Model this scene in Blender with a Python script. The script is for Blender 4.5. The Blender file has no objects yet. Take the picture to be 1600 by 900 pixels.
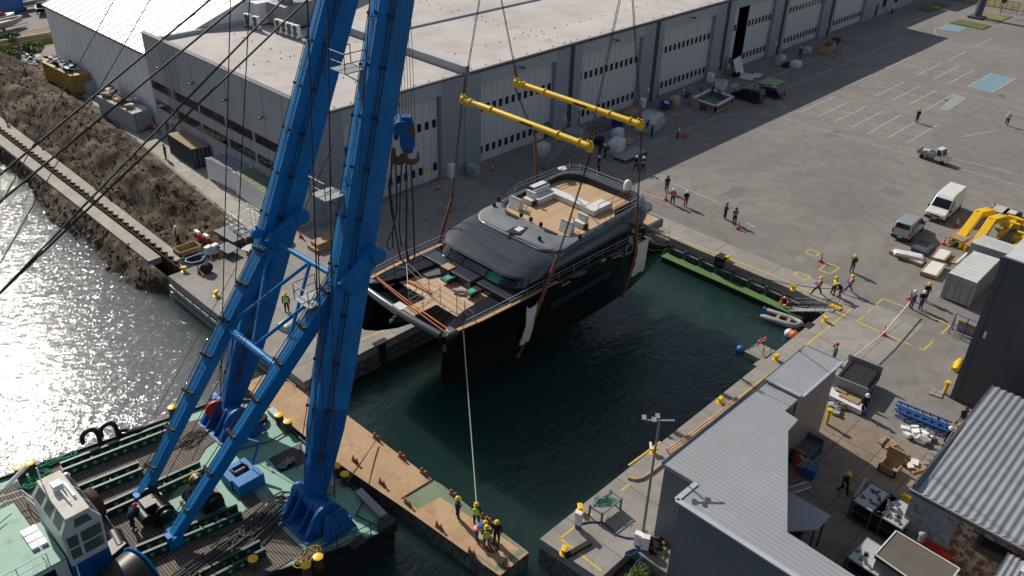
import bpy, bmesh, math, random
from mathutils import Vector, Matrix, noise, Euler
random.seed(7)
S = bpy.context.scene
COL = S.collection
V = Vector
R = math.radians
# ------------------------------------------------------------------ camera
FPX = 1334.9; HC = 40.0
_p, _r, _y = R(31.644), R(1.687), R(43.603)
CF = V((math.cos(_y)*math.cos(_p), math.sin(_y)*math.cos(_p), -math.sin(_p)))
_r0 = V((math.sin(_y), -math.cos(_y), 0)); _u0 = _r0.cross(CF)
CR = math.cos(_r)*_r0 + math.sin(_r)*_u0
CU = -math.sin(_r)*_r0 + math.cos(_r)*_u0
C0 = V((0, 0, HC))
def ray(px, py): return CF + CR*((px-800)/FPX) - CU*((py-450)/FPX)
def G(px, py, z=0.0):
    d = ray(px, py); return C0 + d*((z-HC)/d.z)
def GX(px, py, X):
    d = ray(px, py); return C0 + d*(X/d.x)
def GY(px, py, Y):
    d = ray(px, py); return C0 + d*(Y/d.y)
def PD(px, py, dep): return C0 + ray(px, py)*dep
cam = bpy.data.cameras.new('camera'); co = bpy.data.objects.new('camera', cam); COL.objects.link(co)
cam.sensor_width = 36; cam.lens = 36*FPX/1600; cam.clip_start = .5; cam.clip_end = 3000
m = Matrix((CR, CU, -CF)).transposed().to_4x4(); m.translation = C0; co.matrix_world = m
S.camera = co
# ------------------------------------------------------------------ light
SAZ, SEL = 83.0, 36.0
w = bpy.data.worlds.new('World'); S.world = w; w.use_nodes = True
nt = w.node_tree; nt.nodes.clear()
out = nt.nodes.new('ShaderNodeOutputWorld'); bg = nt.nodes.new('ShaderNodeBackground'); sky = nt.nodes.new('ShaderNodeTexSky')
sky.sky_type = 'NISHITA'; sky.sun_disc = False; sky.sun_elevation = R(SEL); sky.sun_rotation = R(90-SAZ)
sky.dust_density = 2.0
tc = nt.nodes.new('ShaderNodeTexCoord'); nz = nt.nodes.new('ShaderNodeTexNoise'); nz.inputs['Scale'].default_value = 2.6; nz.inputs['Detail'].default_value = 6
mp = nt.nodes.new('ShaderNodeMapping'); mp.inputs['Scale'].default_value = (1, 1, 2.5)
cr = nt.nodes.new('ShaderNodeValToRGB'); cr.color_ramp.elements[0].position = .44; cr.color_ramp.elements[1].position = .62
cr.color_ramp.elements[0].color = (0, 0, 0, 1); cr.color_ramp.elements[1].color = (.75, .75, .75, 1)
mx = nt.nodes.new('ShaderNodeMix'); mx.data_type = 'RGBA'; mx.inputs[7].default_value = (7.6, 8.6, 10.2, 1)
L = nt.links.new
L(tc.outputs['Generated'], mp.inputs['Vector']); L(mp.outputs[0], nz.inputs['Vector']); L(nz.outputs[0], cr.inputs[0]); L(cr.outputs[0], mx.inputs[0])
L(sky.outputs[0], mx.inputs[6]); L(mx.outputs[2], bg.inputs[0]); L(bg.outputs[0], out.inputs[0])
bg.inputs[1].default_value = .06
sl = bpy.data.lights.new('sun', 'SUN'); sl.energy = 4.9; sl.angle = R(.5); sl.color = (1, .93, .83)
so = bpy.data.objects.new('sun', sl); COL.objects.link(so)
sd = V((math.cos(R(SAZ))*math.cos(R(SEL)), math.sin(R(SAZ))*math.cos(R(SEL)), math.sin(R(SEL))))
so.rotation_euler = sd.to_track_quat('Z', 'Y').to_euler(); so.location = sd*200
S.view_settings.view_transform = 'Standard'; S.view_settings.look = 'None'; S.view_settings.gamma = 1
S.view_settings.exposure = -0.12
# ------------------------------------------------------------------ materials
def newmat(name):
    m = bpy.data.materials.new(name); m.use_nodes = True
    nt = m.node_tree; b = nt.nodes['Principled BSDF']
    return m, nt, b
def N(nt, t, **kw):
    n = nt.nodes.new(t)
    for k, v in kw.items():
        if k.startswith('i_'): n.inputs[k[2:].replace('_', ' ')].default_value = v
        else: setattr(n, k, v)
    return n
def rgba(c, k=1): return (min(1, c[0]*k), min(1, c[1]*k), min(1, c[2]*k), 1)
def mat(name, col, rough=.6, metal=0.0, var=.18, vs=.8, bump=0.0, bs=12.0, spec=.5, col2=None, thr=(.5, .66), coat=0, rib=None):
    """noise-varied paint; col2 = stain/rust colour in blotches; rib=(axis, period, strength) corrugation bump"""
    m, nt, b = newmat(name); L = nt.links.new
    tc = N(nt, 'ShaderNodeTexCoord')
    n1 = N(nt, 'ShaderNodeTexNoise', i_Scale=vs, i_Detail=8.0, i_Roughness=.65); L(tc.outputs['Object'], n1.inputs['Vector'])
    r1 = N(nt, 'ShaderNodeValToRGB'); L(n1.outputs[0], r1.inputs[0])
    r1.color_ramp.elements[0].position = .3; r1.color_ramp.elements[1].position = .7
    r1.color_ramp.elements[0].color = rgba(col, 1-var); r1.color_ramp.elements[1].color = rgba(col, 1+var)
    last = r1.outputs[0]
    if col2 is not None:
        n2 = N(nt, 'ShaderNodeTexNoise', i_Scale=vs*2.3, i_Detail=9.0, i_Roughness=.7); L(tc.outputs['Object'], n2.inputs['Vector'])
        r2 = N(nt, 'ShaderNodeValToRGB'); L(n2.outputs[0], r2.inputs[0])
        r2.color_ramp.elements[0].position = thr[0]; r2.color_ramp.elements[1].position = thr[1]
        mx = N(nt, 'ShaderNodeMix', data_type='RGBA'); L(r2.outputs[0], mx.inputs[0]); L(last, mx.inputs[6]); mx.inputs[7].default_value = rgba(col2)
        last = mx.outputs[2]
    L(last, b.inputs['Base Color'])
    b.inputs['Roughness'].default_value = rough; b.inputs['Metallic'].default_value = metal
    b.inputs['Specular IOR Level'].default_value = spec
    if coat: b.inputs['Coat Weight'].default_value = coat; b.inputs['Coat Roughness'].default_value = .05
    h = None
    if bump:
        n3 = N(nt, 'ShaderNodeTexNoise', i_Scale=bs, i_Detail=6.0); L(tc.outputs['Object'], n3.inputs['Vector'])
        bp = N(nt, 'ShaderNodeBump', i_Strength=bump, i_Distance=.05); L(n3.outputs[0], bp.inputs['Height']); h = bp
    if rib:
        wv = N(nt, 'ShaderNodeTexWave', wave_type='BANDS', bands_direction=rib[0], wave_profile='SIN')
        wv.inputs['Scale'].default_value = 2*math.pi/20/rib[1]; L(tc.outputs['Object'], wv.inputs['Vector'])
        bp2 = N(nt, 'ShaderNodeBump', i_Strength=rib[2], i_Distance=.06); L(wv.outputs[1], bp2.inputs['Height'])
        if h: L(h.outputs[0], bp2.inputs['Normal'])
        h = bp2
    if h: L(h.outputs[0], b.inputs['Normal'])
    return m
def planks(name, col, axis='X', period=.2, dark=.35, rough=.7, var=.25, gap=.12, vs=1.0):
    m, nt, b = newmat(name); L = nt.links.new
    tc = N(nt, 'ShaderNodeTexCoord'); sp = N(nt, 'ShaderNodeSeparateXYZ'); L(tc.outputs['Object'], sp.inputs[0])
    dv = N(nt, 'ShaderNodeMath', operation='DIVIDE'); L(sp.outputs[axis], dv.inputs[0]); dv.inputs[1].default_value = period
    fl = N(nt, 'ShaderNodeMath', operation='FLOOR'); L(dv.outputs[0], fl.inputs[0])
    fr = N(nt, 'ShaderNodeMath', operation='FRACT'); L(dv.outputs[0], fr.inputs[0])
    wn = N(nt, 'ShaderNodeTexWhiteNoise', noise_dimensions='1D'); L(fl.outputs[0], wn.inputs['W'])
    n1 = N(nt, 'ShaderNodeTexNoise', i_Scale=vs, i_Detail=7.0, i_Roughness=.7); L(tc.outputs['Object'], n1.inputs['Vector'])
    ad = N(nt, 'ShaderNodeMath', operation='ADD'); L(wn.outputs[0], ad.inputs[0]); L(n1.outputs[0], ad.inputs[1])
    mr = N(nt, 'ShaderNodeMapRange'); L(ad.outputs[0], mr.inputs[0]); mr.inputs[1].default_value = .2; mr.inputs[2].default_value = 1.6; mr.inputs[3].default_value = 1-var; mr.inputs[4].default_value = 1+var
    lt = N(nt, 'ShaderNodeMath', operation='LESS_THAN'); L(fr.outputs[0], lt.inputs[0]); lt.inputs[1].default_value = gap
    vm = N(nt, 'ShaderNodeVectorMath', operation='SCALE'); vm.inputs[0].default_value = col; L(mr.outputs[0], vm.inputs['Scale'])
    mx = N(nt, 'ShaderNodeMix', data_type='RGBA'); L(lt.outputs[0], mx.inputs[0]); L(vm.outputs[0], mx.inputs[6]); mx.inputs[7].default_value = rgba(col, dark)
    L(mx.outputs[2], b.inputs['Base Color']); b.inputs['Roughness'].default_value = rough
    return m
def ground_mat(name, col, stain, crack=None, joints=None, scl=1.0):
    m, nt, b = newmat(name); L = nt.links.new
    tc = N(nt, 'ShaderNodeTexCoord'); P = tc.outputs['Object']
    def nz(s, d=8.0, r=.6, dist=0.0):
        n = N(nt, 'ShaderNodeTexNoise', i_Scale=s, i_Detail=d, i_Roughness=r, i_Distortion=dist); L(P, n.inputs['Vector']); return n.outputs[0]
    def ramp(x, p0, p1, c0, c1):
        r = N(nt, 'ShaderNodeValToRGB'); L(x, r.inputs[0]); e = r.color_ramp.elements
        e[0].position = p0; e[1].position = p1; e[0].color = c0; e[1].color = c1; return r.outputs[0]
    def mix(f, a, bb, t='MIX'):
        x = N(nt, 'ShaderNodeMix', data_type='RGBA', blend_type=t)
        if isinstance(f, float): x.inputs[0].default_value = f
        else: L(f, x.inputs[0])
        L(a, x.inputs[6])
        if isinstance(bb, tuple): x.inputs[7].default_value = bb
        else: L(bb, x.inputs[7])
        return x.outputs[2]
    c = ramp(nz(.06*scl, 9.0, .62, 1.2), .3, .7, rgba(col, .82), rgba(col, 1.14))
    c = mix(ramp(nz(.35*scl, 10.0, .7, 2.0), .47, .7, (0, 0, 0, 1), (.8, .8, .8, 1)), c, rgba(stain))
    c = mix(.5, c, ramp(nz(14.0, 4.0, .7), .3, .7, (.72, .72, .72, 1), (1.0, 1.0, 1.0, 1)), 'MULTIPLY')
    # arcs left by turning tyres
    wv = N(nt, 'ShaderNodeTexWave', wave_type='RINGS', rings_direction='SPHERICAL', i_Scale=.11, i_Distortion=5.0, i_Detail=3.0); wv.inputs['Detail Scale'].default_value = .6
    mp = N(nt, 'ShaderNodeMapping'); mp.inputs['Location'].default_value = (-75, -33, 0); L(P, mp.inputs[0]); L(mp.outputs[0], wv.inputs['Vector'])
    c = mix(ramp(wv.outputs[1], .72, .98, (0, 0, 0, 1), (.16, .16, .16, 1)), c, rgba(stain, .7))
    sp = None
    if joints:
        sp = N(nt, 'ShaderNodeSeparateXYZ'); L(P, sp.inputs[0])
        for ax, per in joints:
            dv = N(nt, 'ShaderNodeMath', operation='DIVIDE'); L(sp.outputs[ax], dv.inputs[0]); dv.inputs[1].default_value = per
            fr = N(nt, 'ShaderNodeMath', operation='FRACT'); L(dv.outputs[0], fr.inputs[0])
            lt = N(nt, 'ShaderNodeMath', operation='LESS_THAN'); L(fr.outputs[0], lt.inputs[0]); lt.inputs[1].default_value = .07/per
            ml = N(nt, 'ShaderNodeMath', operation='MULTIPLY'); L(lt.outputs[0], ml.inputs[0]); ml.inputs[1].default_value = .75
            c = mix(ml.outputs[0], c, rgba(col, .3))
    L(c, b.inputs['Base Color']); b.inputs['Roughness'].default_value = .85
    bp = N(nt, 'ShaderNodeBump', i_Strength=.25, i_Distance=.03); L(nz(9.0, 8.0, .7), bp.inputs['Height']); L(bp.outputs[0], b.inputs['Normal'])
    return m
M = {}
M['yard'] = ground_mat('asphalt', (.238, .22, .203), (.155, .144, .135))
M['conc'] = ground_mat('quay concrete', (.32, .30, .272), (.215, .2, .18), joints=[('Y', 6.0), ('X', 5.0)], scl=2)
M['slab'] = ground_mat('yard slabs', (.27, .215, .165), (.155, .115, .085), joints=[('Y', 2.45), ('X', 3.3)], scl=3)
M['path'] = ground_mat('path concrete', (.42, .385, .335), (.28, .25, .21), joints=[('Y', 3.0)], scl=3)
M['quayside'] = mat('quay wall', (.13, .125, .115), .9, var=.5, vs=1.5, bump=.5, bs=5, col2=(.03, .035, .03), thr=(.45, .6))
M['white_line'] = mat('line white', (.50, .48, .45), .8, var=.25, vs=3, col2=(.26, .245, .23), thr=(.46, .6))
M['yellow_line'] = mat('line yellow', (.62, .43, .06), .8, var=.25, vs=3, col2=(.3, .26, .18), thr=(.52, .64))
M['blue_bay'] = mat('bay blue', (.17, .29, .36), .8, var=.2, vs=1.5, col2=(.25, .26, .25), thr=(.5, .7))
M['pale_bay'] = mat('bay pale', (.30, .30, .30), .8, var=.2, vs=1.5)
M['clad'] = mat('cladding grey', (.39, .41, .43), .45, var=.05, vs=.2)
M['clad_pier'] = mat('cladding pier', (.30, .32, .35), .45, var=.05, vs=.2)
M['clad_white'] = mat('cladding white', (.80, .81, .82), .5, var=.05, vs=.3)
M['door'] = mat('door grey', (.58, .585, .575), .45, var=.05, vs=.4)
M['roof'] = mat('roof membrane', (.49, .455, .43), .85, var=.16, vs=.12, col2=(.37, .335, .31), thr=(.5, .72))
M['roof_white'] = mat('roof white', (.78, .78, .77), .45, var=.04, vs=.2)
M['trim'] = mat('trim dark', (.075, .085, .1), .5, var=.1)
M['glass'] = mat('window glass', (.012, .014, .018), .08, var=.3, vs=3, spec=.6)
M['glass_sky'] = mat('green glass sky reflection', (.10, .125, .115), .1, var=.2, vs=1)  # wheelhouse panes: sky reflection painted into the pale greenish base colour
M['frame'] = mat('window frame', (.32, .33, .35), .5, var=.05)
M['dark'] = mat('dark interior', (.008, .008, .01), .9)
M['galv'] = mat('galvanised', (.27, .285, .30), .5, metal=.2, var=.2, vs=4)
M['blue'] = mat('crane blue', (.0015, .158, .42), .5, var=.2, vs=.45, col2=(.03, .075, .13), thr=(.66, .74), spec=.3)
M['blue_dark'] = mat('crane blue dark', (.002, .10, .33), .5, var=.2, vs=.8)
M['deckgreen'] = mat('deck green', (.19, .385, .295), .6, var=.14, vs=.35, col2=(.10, .155, .115), thr=(.54, .72))
M['girder'] = mat('girder green', (.006, .055, .037), .5, var=.25, vs=1, col2=(.03, .06, .045), thr=(.55, .7))
M['decking'] = planks('deck timber', (.175, .143, .12), 'X', .17, .25, .85, .3, .42, .8)
M['hullblack'] = mat('hull black', (.012, .013, .014), .55, var=.4, vs=1, col2=(.06, .045, .035), thr=(.6, .72))
M['black'] = mat('black paint', (.012, .012, .013), .45, var=.3)
M['rubber'] = mat('rubber', (.014, .014, .015), .85, var=.3, bump=.2)
M['cable'] = mat('wire rope', (.02, .02, .022), .7, var=.2)
M['rust'] = mat('rusty steel', (.22, .085, .035), .85, var=.35, vs=2, bump=.3)
M['hook'] = mat('worn hook steel', (.12, .055, .03), .7, var=.4, vs=3)
M['rust_dark'] = mat('dark rusty steel', (.09, .045, .026), .9, var=.4, vs=2, bump=.5)
M['tan'] = mat('rusted pontoon deck', (.44, .29, .165), .85, var=.18, vs=.5, col2=(.28, .155, .085), thr=(.52, .74), bump=.15)
M['oldgreen'] = mat('worn green paint', (.15, .20, .125), .8, var=.2, vs=.6, col2=(.33, .22, .12), thr=(.56, .7))
M['yellow'] = mat('yellow paint', (.80, .50, .012), .4, var=.08, vs=1, col2=(.55, .32, .03), thr=(.62, .78))
M['helmet_yellow'] = mat('yellow plastic', (.85, .55, .02), .35, var=.03)
M['wheel_white'] = mat('white paint', (.62, .63, .62), .4, var=.08, vs=2, col2=(.36, .30, .24), thr=(.64, .78))
M['white'] = mat('white', (.72, .72, .70), .45, var=.06)
M['cover'] = mat('white dust sheet', (.62, .62, .62), .8, var=.12, vs=2, bump=.4, bs=5)
M['wrap'] = mat('shrink wrap', (.42, .44, .45), .25, var=.25, vs=2.5, bump=.9, bs=5)
M['canvas'] = mat('canvas', (.62, .60, .54), .85, var=.14, vs=2, bump=.35, bs=4)
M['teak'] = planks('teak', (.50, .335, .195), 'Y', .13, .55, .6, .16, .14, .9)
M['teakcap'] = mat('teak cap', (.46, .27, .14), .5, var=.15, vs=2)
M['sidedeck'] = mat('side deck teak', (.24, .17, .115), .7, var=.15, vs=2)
M['yhull'] = mat('yacht black gelcoat', (.0035, .004, .0048), .05, var=.3, vs=.5, spec=.5)
M['ygrey'] = mat('yacht dark grey', (.042, .05, .062), .22, var=.12, vs=.5, coat=.5)
M['ypanel'] = mat('yacht grey panel', (.185, .195, .21), .35, var=.06, vs=.7)
M['ybeam'] = mat('yacht beam grey', (.085, .095, .11), .25, var=.06, vs=.7, coat=.4)
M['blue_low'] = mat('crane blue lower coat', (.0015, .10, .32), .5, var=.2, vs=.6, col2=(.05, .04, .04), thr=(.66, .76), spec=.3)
M['ypad'] = mat('grey deck pad', (.085, .09, .1), .55, var=.1, vs=1)
M['net'] = mat('trampoline net', (.004, .004, .005), .9, var=.3, vs=2, spec=.05)
M['tint'] = mat('tinted glass', (.012, .022, .032), .05, var=.3, vs=.6, spec=.8, coat=.3)
M['teal'] = mat('teal tray', (.03, .34, .25), .5, var=.1)
M['orange'] = mat('orange', (.75, .13, .015), .55, var=.08)
M['red'] = mat('red', (.55, .03, .02), .5, var=.08)
M['hivis'] = mat('hi vis yellow', (.52, .72, .03), .7, var=.08)
M['hivis_orange'] = mat('hi vis orange', (.85, .16, .02), .7, var=.08)
M['reflect'] = mat('reflective tape', (.6, .6, .58), .4)
M['cloth_black'] = mat('black cloth', (.014, .014, .017), .85, var=.3, vs=5)
M['cloth_navy'] = mat('navy cloth', (.018, .025, .05), .85, var=.3, vs=5)
M['cloth_blue'] = mat('blue cloth', (.03, .10, .3), .85, var=.2, vs=5)
M['cloth_grey'] = mat('grey cloth', (.10, .10, .11), .85, var=.2, vs=5)
M['cloth_red'] = mat('red cloth', (.35, .05, .05), .85, var=.2, vs=5)
M['cloth_white'] = mat('white cloth', (.62, .62, .62), .85, var=.1, vs=5)
M['skin'] = mat('skin', (.48, .27, .19), .55, var=.06, vs=8)
M['boot'] = mat('boots', (.02, .017, .015), .7)
M['wood'] = mat('timber', (.40, .27, .15), .8, var=.25, vs=4)
M['osb'] = mat('plywood', (.34, .23, .14), .8, var=.2, vs=3)
M['skip'] = mat('blue skip', (.015, .07, .25), .5, var=.2, vs=2)
M['tarp_blue'] = mat('blue steel', (.03, .12, .36), .5, var=.2, vs=3)
M['vanwhite'] = mat('van white', (.74, .73, .70), .3, var=.03, coat=.5)
M['vansilver'] = mat('van silver', (.40, .42, .43), .3, metal=.35, var=.05, coat=.5)
M['carblack'] = mat('car black', (.012, .016, .022), .2, var=.1, coat=.7)
M['plastic'] = mat('black plastic', (.02, .02, .022), .6)
M['lamp'] = mat('lamp lens', (.55, .55, .55), .15)
M['taill'] = mat('tail lamp', (.45, .02, .02), .25)
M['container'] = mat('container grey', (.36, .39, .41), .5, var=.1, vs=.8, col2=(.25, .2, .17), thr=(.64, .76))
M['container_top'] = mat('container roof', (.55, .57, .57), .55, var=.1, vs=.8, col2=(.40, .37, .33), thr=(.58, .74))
M['container_y'] = mat('container ochre', (.36, .22, .05), .6, var=.15, vs=.7, col2=(.16, .09, .04), thr=(.62, .74))
M['container_n'] = mat('container navy', (.022, .036, .055), .55, var=.2, vs=.8)
M['shed'] = mat('shed cladding', (.175, .195, .215), .45, var=.06, vs=.3, rib=('X', .25, .3))
M['shed_y'] = mat('shed cladding side', (.175, .195, .215), .45, var=.06, vs=.3, rib=('Y', .25, .3))
M['shedroof'] = mat('shed roof', (.32, .33, .352), .45, var=.08, vs=.4, col2=(.30, .31, .33), thr=(.5, .7))
M['shedwall'] = mat('shed warm wall', (.27, .235, .215), .5, var=.06, vs=.4)
M['darkclad'] = mat('anthracite cladding', (.085, .09, .10), .45, var=.1, vs=.25)
M['flash'] = mat('roof flashing', (.55, .59, .64), .35, metal=.3, var=.08)
M['stone'] = mat('pale stones', (.17, .155, .138), .9, var=.5, vs=1.5)
M['patch_dark'] = mat('patch dark', (.168, .158, .15), .9, var=.2, vs=1.5)
M['patch_mid'] = mat('patch mid', (.195, .184, .175), .9, var=.2, vs=1.5)
M['patch_pale'] = mat('patch pale', (.25, .237, .225), .9, var=.2, vs=1.5)
M['felt'] = mat('roof felt', (.115, .10, .085), .85, var=.2, vs=.8)
M['corr'] = mat('corrugated sheet', (.30, .325, .355), .4, metal=.25, var=.12, vs=.5, col2=(.22, .23, .25), thr=(.55, .75))
M['corr_wall'] = mat('weathered sheet', (.30, .36, .40), .6, var=.2, vs=1.2, col2=(.24, .12, .06), thr=(.54, .62))
M['rustpaint'] = mat('flaking paint', (.45, .43, .38), .8, var=.2, vs=1.2, col2=(.2, .085, .035), thr=(.44, .54))
M['dirt'] = None
M['leaf'] = mat('leaves', (.05, .095, .022), .7, var=.4, vs=2)
M['leaf2'] = mat('leaves yellow green', (.10, .13, .03), .7, var=.4, vs=2)
M['grass'] = mat('grass', (.085, .12, .03), .9, var=.35, vs=.8, col2=(.16, .14, .06), thr=(.48, .68), bump=.4, bs=3)
M['drygrass'] = mat('dry grass', (.22, .18, .07), .9, var=.3, vs=.6, col2=(.12, .14, .04), thr=(.5, .66), bump=.4, bs=3)
M['limegreen'] = mat('float green', (.09, .19, .055), .7, var=.15, vs=.8, col2=(.06, .11, .04), thr=(.5, .7))
M['hose_blue'] = mat('blue hose', (.012, .08, .19), .45, var=.1)
M['hose_tan'] = mat('tan hose', (.52, .33, .20), .7, var=.12, vs=2)
M['rope_green'] = mat('green rope', (.02, .20, .12), .8, var=.2, vs=4)
M['rope_tan'] = mat('manila rope', (.33, .27, .12), .9, var=.3, vs=4)
M['rope_grey'] = mat('grey rope', (.085, .075, .072), .9, var=.3, vs=4)
M['rope_white'] = mat('white rope', (.62, .58, .52), .8, var=.1, vs=4)
M['rope_red'] = mat('orange strop', (.55, .16, .07), .7, var=.15, vs=3)
M['greenplate'] = mat('pale green board', (.30, .42, .19), .7, var=.1)
M['cushion'] = mat('grey tube', (.30, .305, .31), .55, var=.1)
def dirt_mat():
    m, nt, b = newmat('excavated earth'); L = nt.links.new
    tc = N(nt, 'ShaderNodeTexCoord'); P = tc.outputs['Object']
    n1 = N(nt, 'ShaderNodeTexNoise', i_Scale=.3, i_Detail=12.0, i_Roughness=.7, i_Distortion=1.2); L(P, n1.inputs['Vector'])
    r = N(nt, 'ShaderNodeValToRGB'); L(n1.outputs[0], r.inputs[0]); e = r.color_ramp.elements
    e[0].position = .34; e[0].color = (.055, .039, .027, 1); e[1].position = .67; e[1].color = (.40, .30, .205, 1)
    x = e.new(.48); x.color = (.125, .089, .06, 1); x = e.new(.56); x.color = (.18, .147, .118, 1)
    n2 = N(nt, 'ShaderNodeTexNoise', i_Scale=5.0, i_Detail=8.0, i_Roughness=.75); L(P, n2.inputs['Vector'])
    r2 = N(nt, 'ShaderNodeValToRGB'); L(n2.outputs[0], r2.inputs[0]); r2.color_ramp.elements[0].position = .3; r2.color_ramp.elements[0].color = (.5, .5, .5, 1); r2.color_ramp.elements[1].position = .7
    mx = N(nt, 'ShaderNodeMix', data_type='RGBA', blend_type='MULTIPLY'); mx.inputs[0].default_value = .8; L(r.outputs[0], mx.inputs[6]); L(r2.outputs[0], mx.inputs[7])
    L(mx.outputs[2], b.inputs['Base Color']); b.inputs['Roughness'].default_value = .95; b.inputs['Specular IOR Level'].default_value = .15
    bp = N(nt, 'ShaderNodeBump', i_Strength=.8, i_Distance=.2)
    L(n2.outputs[0], bp.inputs['Height']); L(bp.outputs[0], b.inputs['Normal'])
    return m
M['dirt'] = dirt_mat()
def solar_mat():
    m, nt, b = newmat('solar roof'); L = nt.links.new
    tc = N(nt, 'ShaderNodeTexCoord'); br = N(nt, 'ShaderNodeTexBrick', offset=0.0); L(tc.outputs['Object'], br.inputs['Vector'])
    br.inputs['Color1'].default_value = (.014, .022, .036, 1); br.inputs['Color2'].default_value = (.024, .034, .05, 1); br.inputs['Mortar'].default_value = (.048, .058, .072, 1)
    br.inputs['Scale'].default_value = 1.0; br.inputs['Mortar Size'].default_value = .02; br.inputs['Brick Width'].default_value = .26; br.inputs['Row Height'].default_value = 1.05
    nz = N(nt, 'ShaderNodeTexNoise', i_Scale=.7, i_Detail=5.0); L(tc.outputs['Object'], nz.inputs['Vector'])
    mr = N(nt, 'ShaderNodeMapRange'); L(nz.outputs[0], mr.inputs[0]); mr.inputs[3].default_value = .08; mr.inputs[4].default_value = .24
    L(br.outputs[0], b.inputs['Base Color']); L(mr.outputs[0], b.inputs['Roughness']); b.inputs['Coat Weight'].default_value = .5; b.inputs['Coat Roughness'].default_value = .12
    return m
M['solar'] = solar_mat()
def water_mat():
    m, nt, b = newmat('harbour water'); L = nt.links.new
    tc = N(nt, 'ShaderNodeTexCoord'); P = tc.outputs['Object']
    sp = N(nt, 'ShaderNodeSeparateXYZ'); L(P, sp.inputs[0])
    mk = N(nt, 'ShaderNodeMapRange'); L(sp.outputs[0], mk.inputs[0])     # silty river outside, clear dark dock inside
    mk.inputs[1].default_value = 27.5; mk.inputs[2].default_value = 21.0; mk.inputs[3].default_value = 0; mk.inputs[4].default_value = 1
    my = N(nt, 'ShaderNodeMapRange'); L(sp.outputs[1], my.inputs[0]); my.inputs[1].default_value = 36; my.inputs[2].default_value = 52
    mm_ = N(nt, 'ShaderNodeMath', operation='MULTIPLY'); L(mk.outputs[0], mm_.inputs[0]); L(my.outputs[0], mm_.inputs[1]); mk = mm_
    n0 = N(nt, 'ShaderNodeTexNoise', i_Scale=.09, i_Detail=4.0); L(P, n0.inputs['Vector'])
    c1 = N(nt, 'ShaderNodeMix', data_type='RGBA'); L(n0.outputs[0], c1.inputs[0]); c1.inputs[6].default_value = (.009, .026, .026, 1); c1.inputs[7].default_value = (.019, .048, .042, 1)
    c2 = N(nt, 'ShaderNodeMix', data_type='RGBA'); L(mk.outputs[0], c2.inputs[0]); L(c1.outputs[2], c2.inputs[6]); c2.inputs[7].default_value = (.12, .132, .138, 1)
    L(c2.outputs[2], b.inputs['Base Color']); b.inputs['IOR'].default_value = 1.4
    b.subsurface_method = 'BURLEY'; b.inputs['Subsurface Weight'].default_value = .9; b.inputs['Subsurface Radius'].default_value = (.5, 1.0, .85); b.inputs['Subsurface Scale'].default_value = 7.0
    ro = N(nt, 'ShaderNodeMapRange'); L(mk.outputs[0], ro.inputs[0]); ro.inputs[3].default_value = .05; ro.inputs[4].default_value = .07; L(ro.outputs[0], b.inputs['Roughness'])
    def nz(s, d, sc=(1, 1, 1), rot=0, dist=0.0):
        mp = N(nt, 'ShaderNodeMapping'); mp.inputs['Scale'].default_value = sc; mp.inputs['Rotation'].default_value = (0, 0, rot); L(P, mp.inputs[0])
        n = N(nt, 'ShaderNodeTexNoise', i_Scale=s, i_Detail=d, i_Roughness=.55, i_Distortion=dist); L(mp.outputs[0], n.inputs['Vector']); return n.outputs[0]
    st = N(nt, 'ShaderNodeMapRange'); L(mk.outputs[0], st.inputs[0]); st.inputs[3].default_value = .75; st.inputs[4].default_value = .66
    prev = None
    for s, d, sc, rot, dist, ht in ((.10, 3.0, (1, 1.8, 1), .5, 1.8, .16), (.5, 4.0, (1, 2.2, 1), .9, .9, .135), (1.7, 4.0, (1, 1.7, 1), .3, .5, .06), (5.0, 3.0, (1, 1.4, 1), .6, .2, .016)):
        bp = N(nt, 'ShaderNodeBump'); bp.inputs['Distance'].default_value = ht; L(st.outputs[0], bp.inputs['Strength']); L(nz(s, d, sc, rot, dist), bp.inputs['Height'])
        if prev: L(prev.outputs[0], bp.inputs['Normal'])
        prev = bp
    L(prev.outputs[0], b.inputs['Normal'])
    return m
M['water'] = water_mat()
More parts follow.
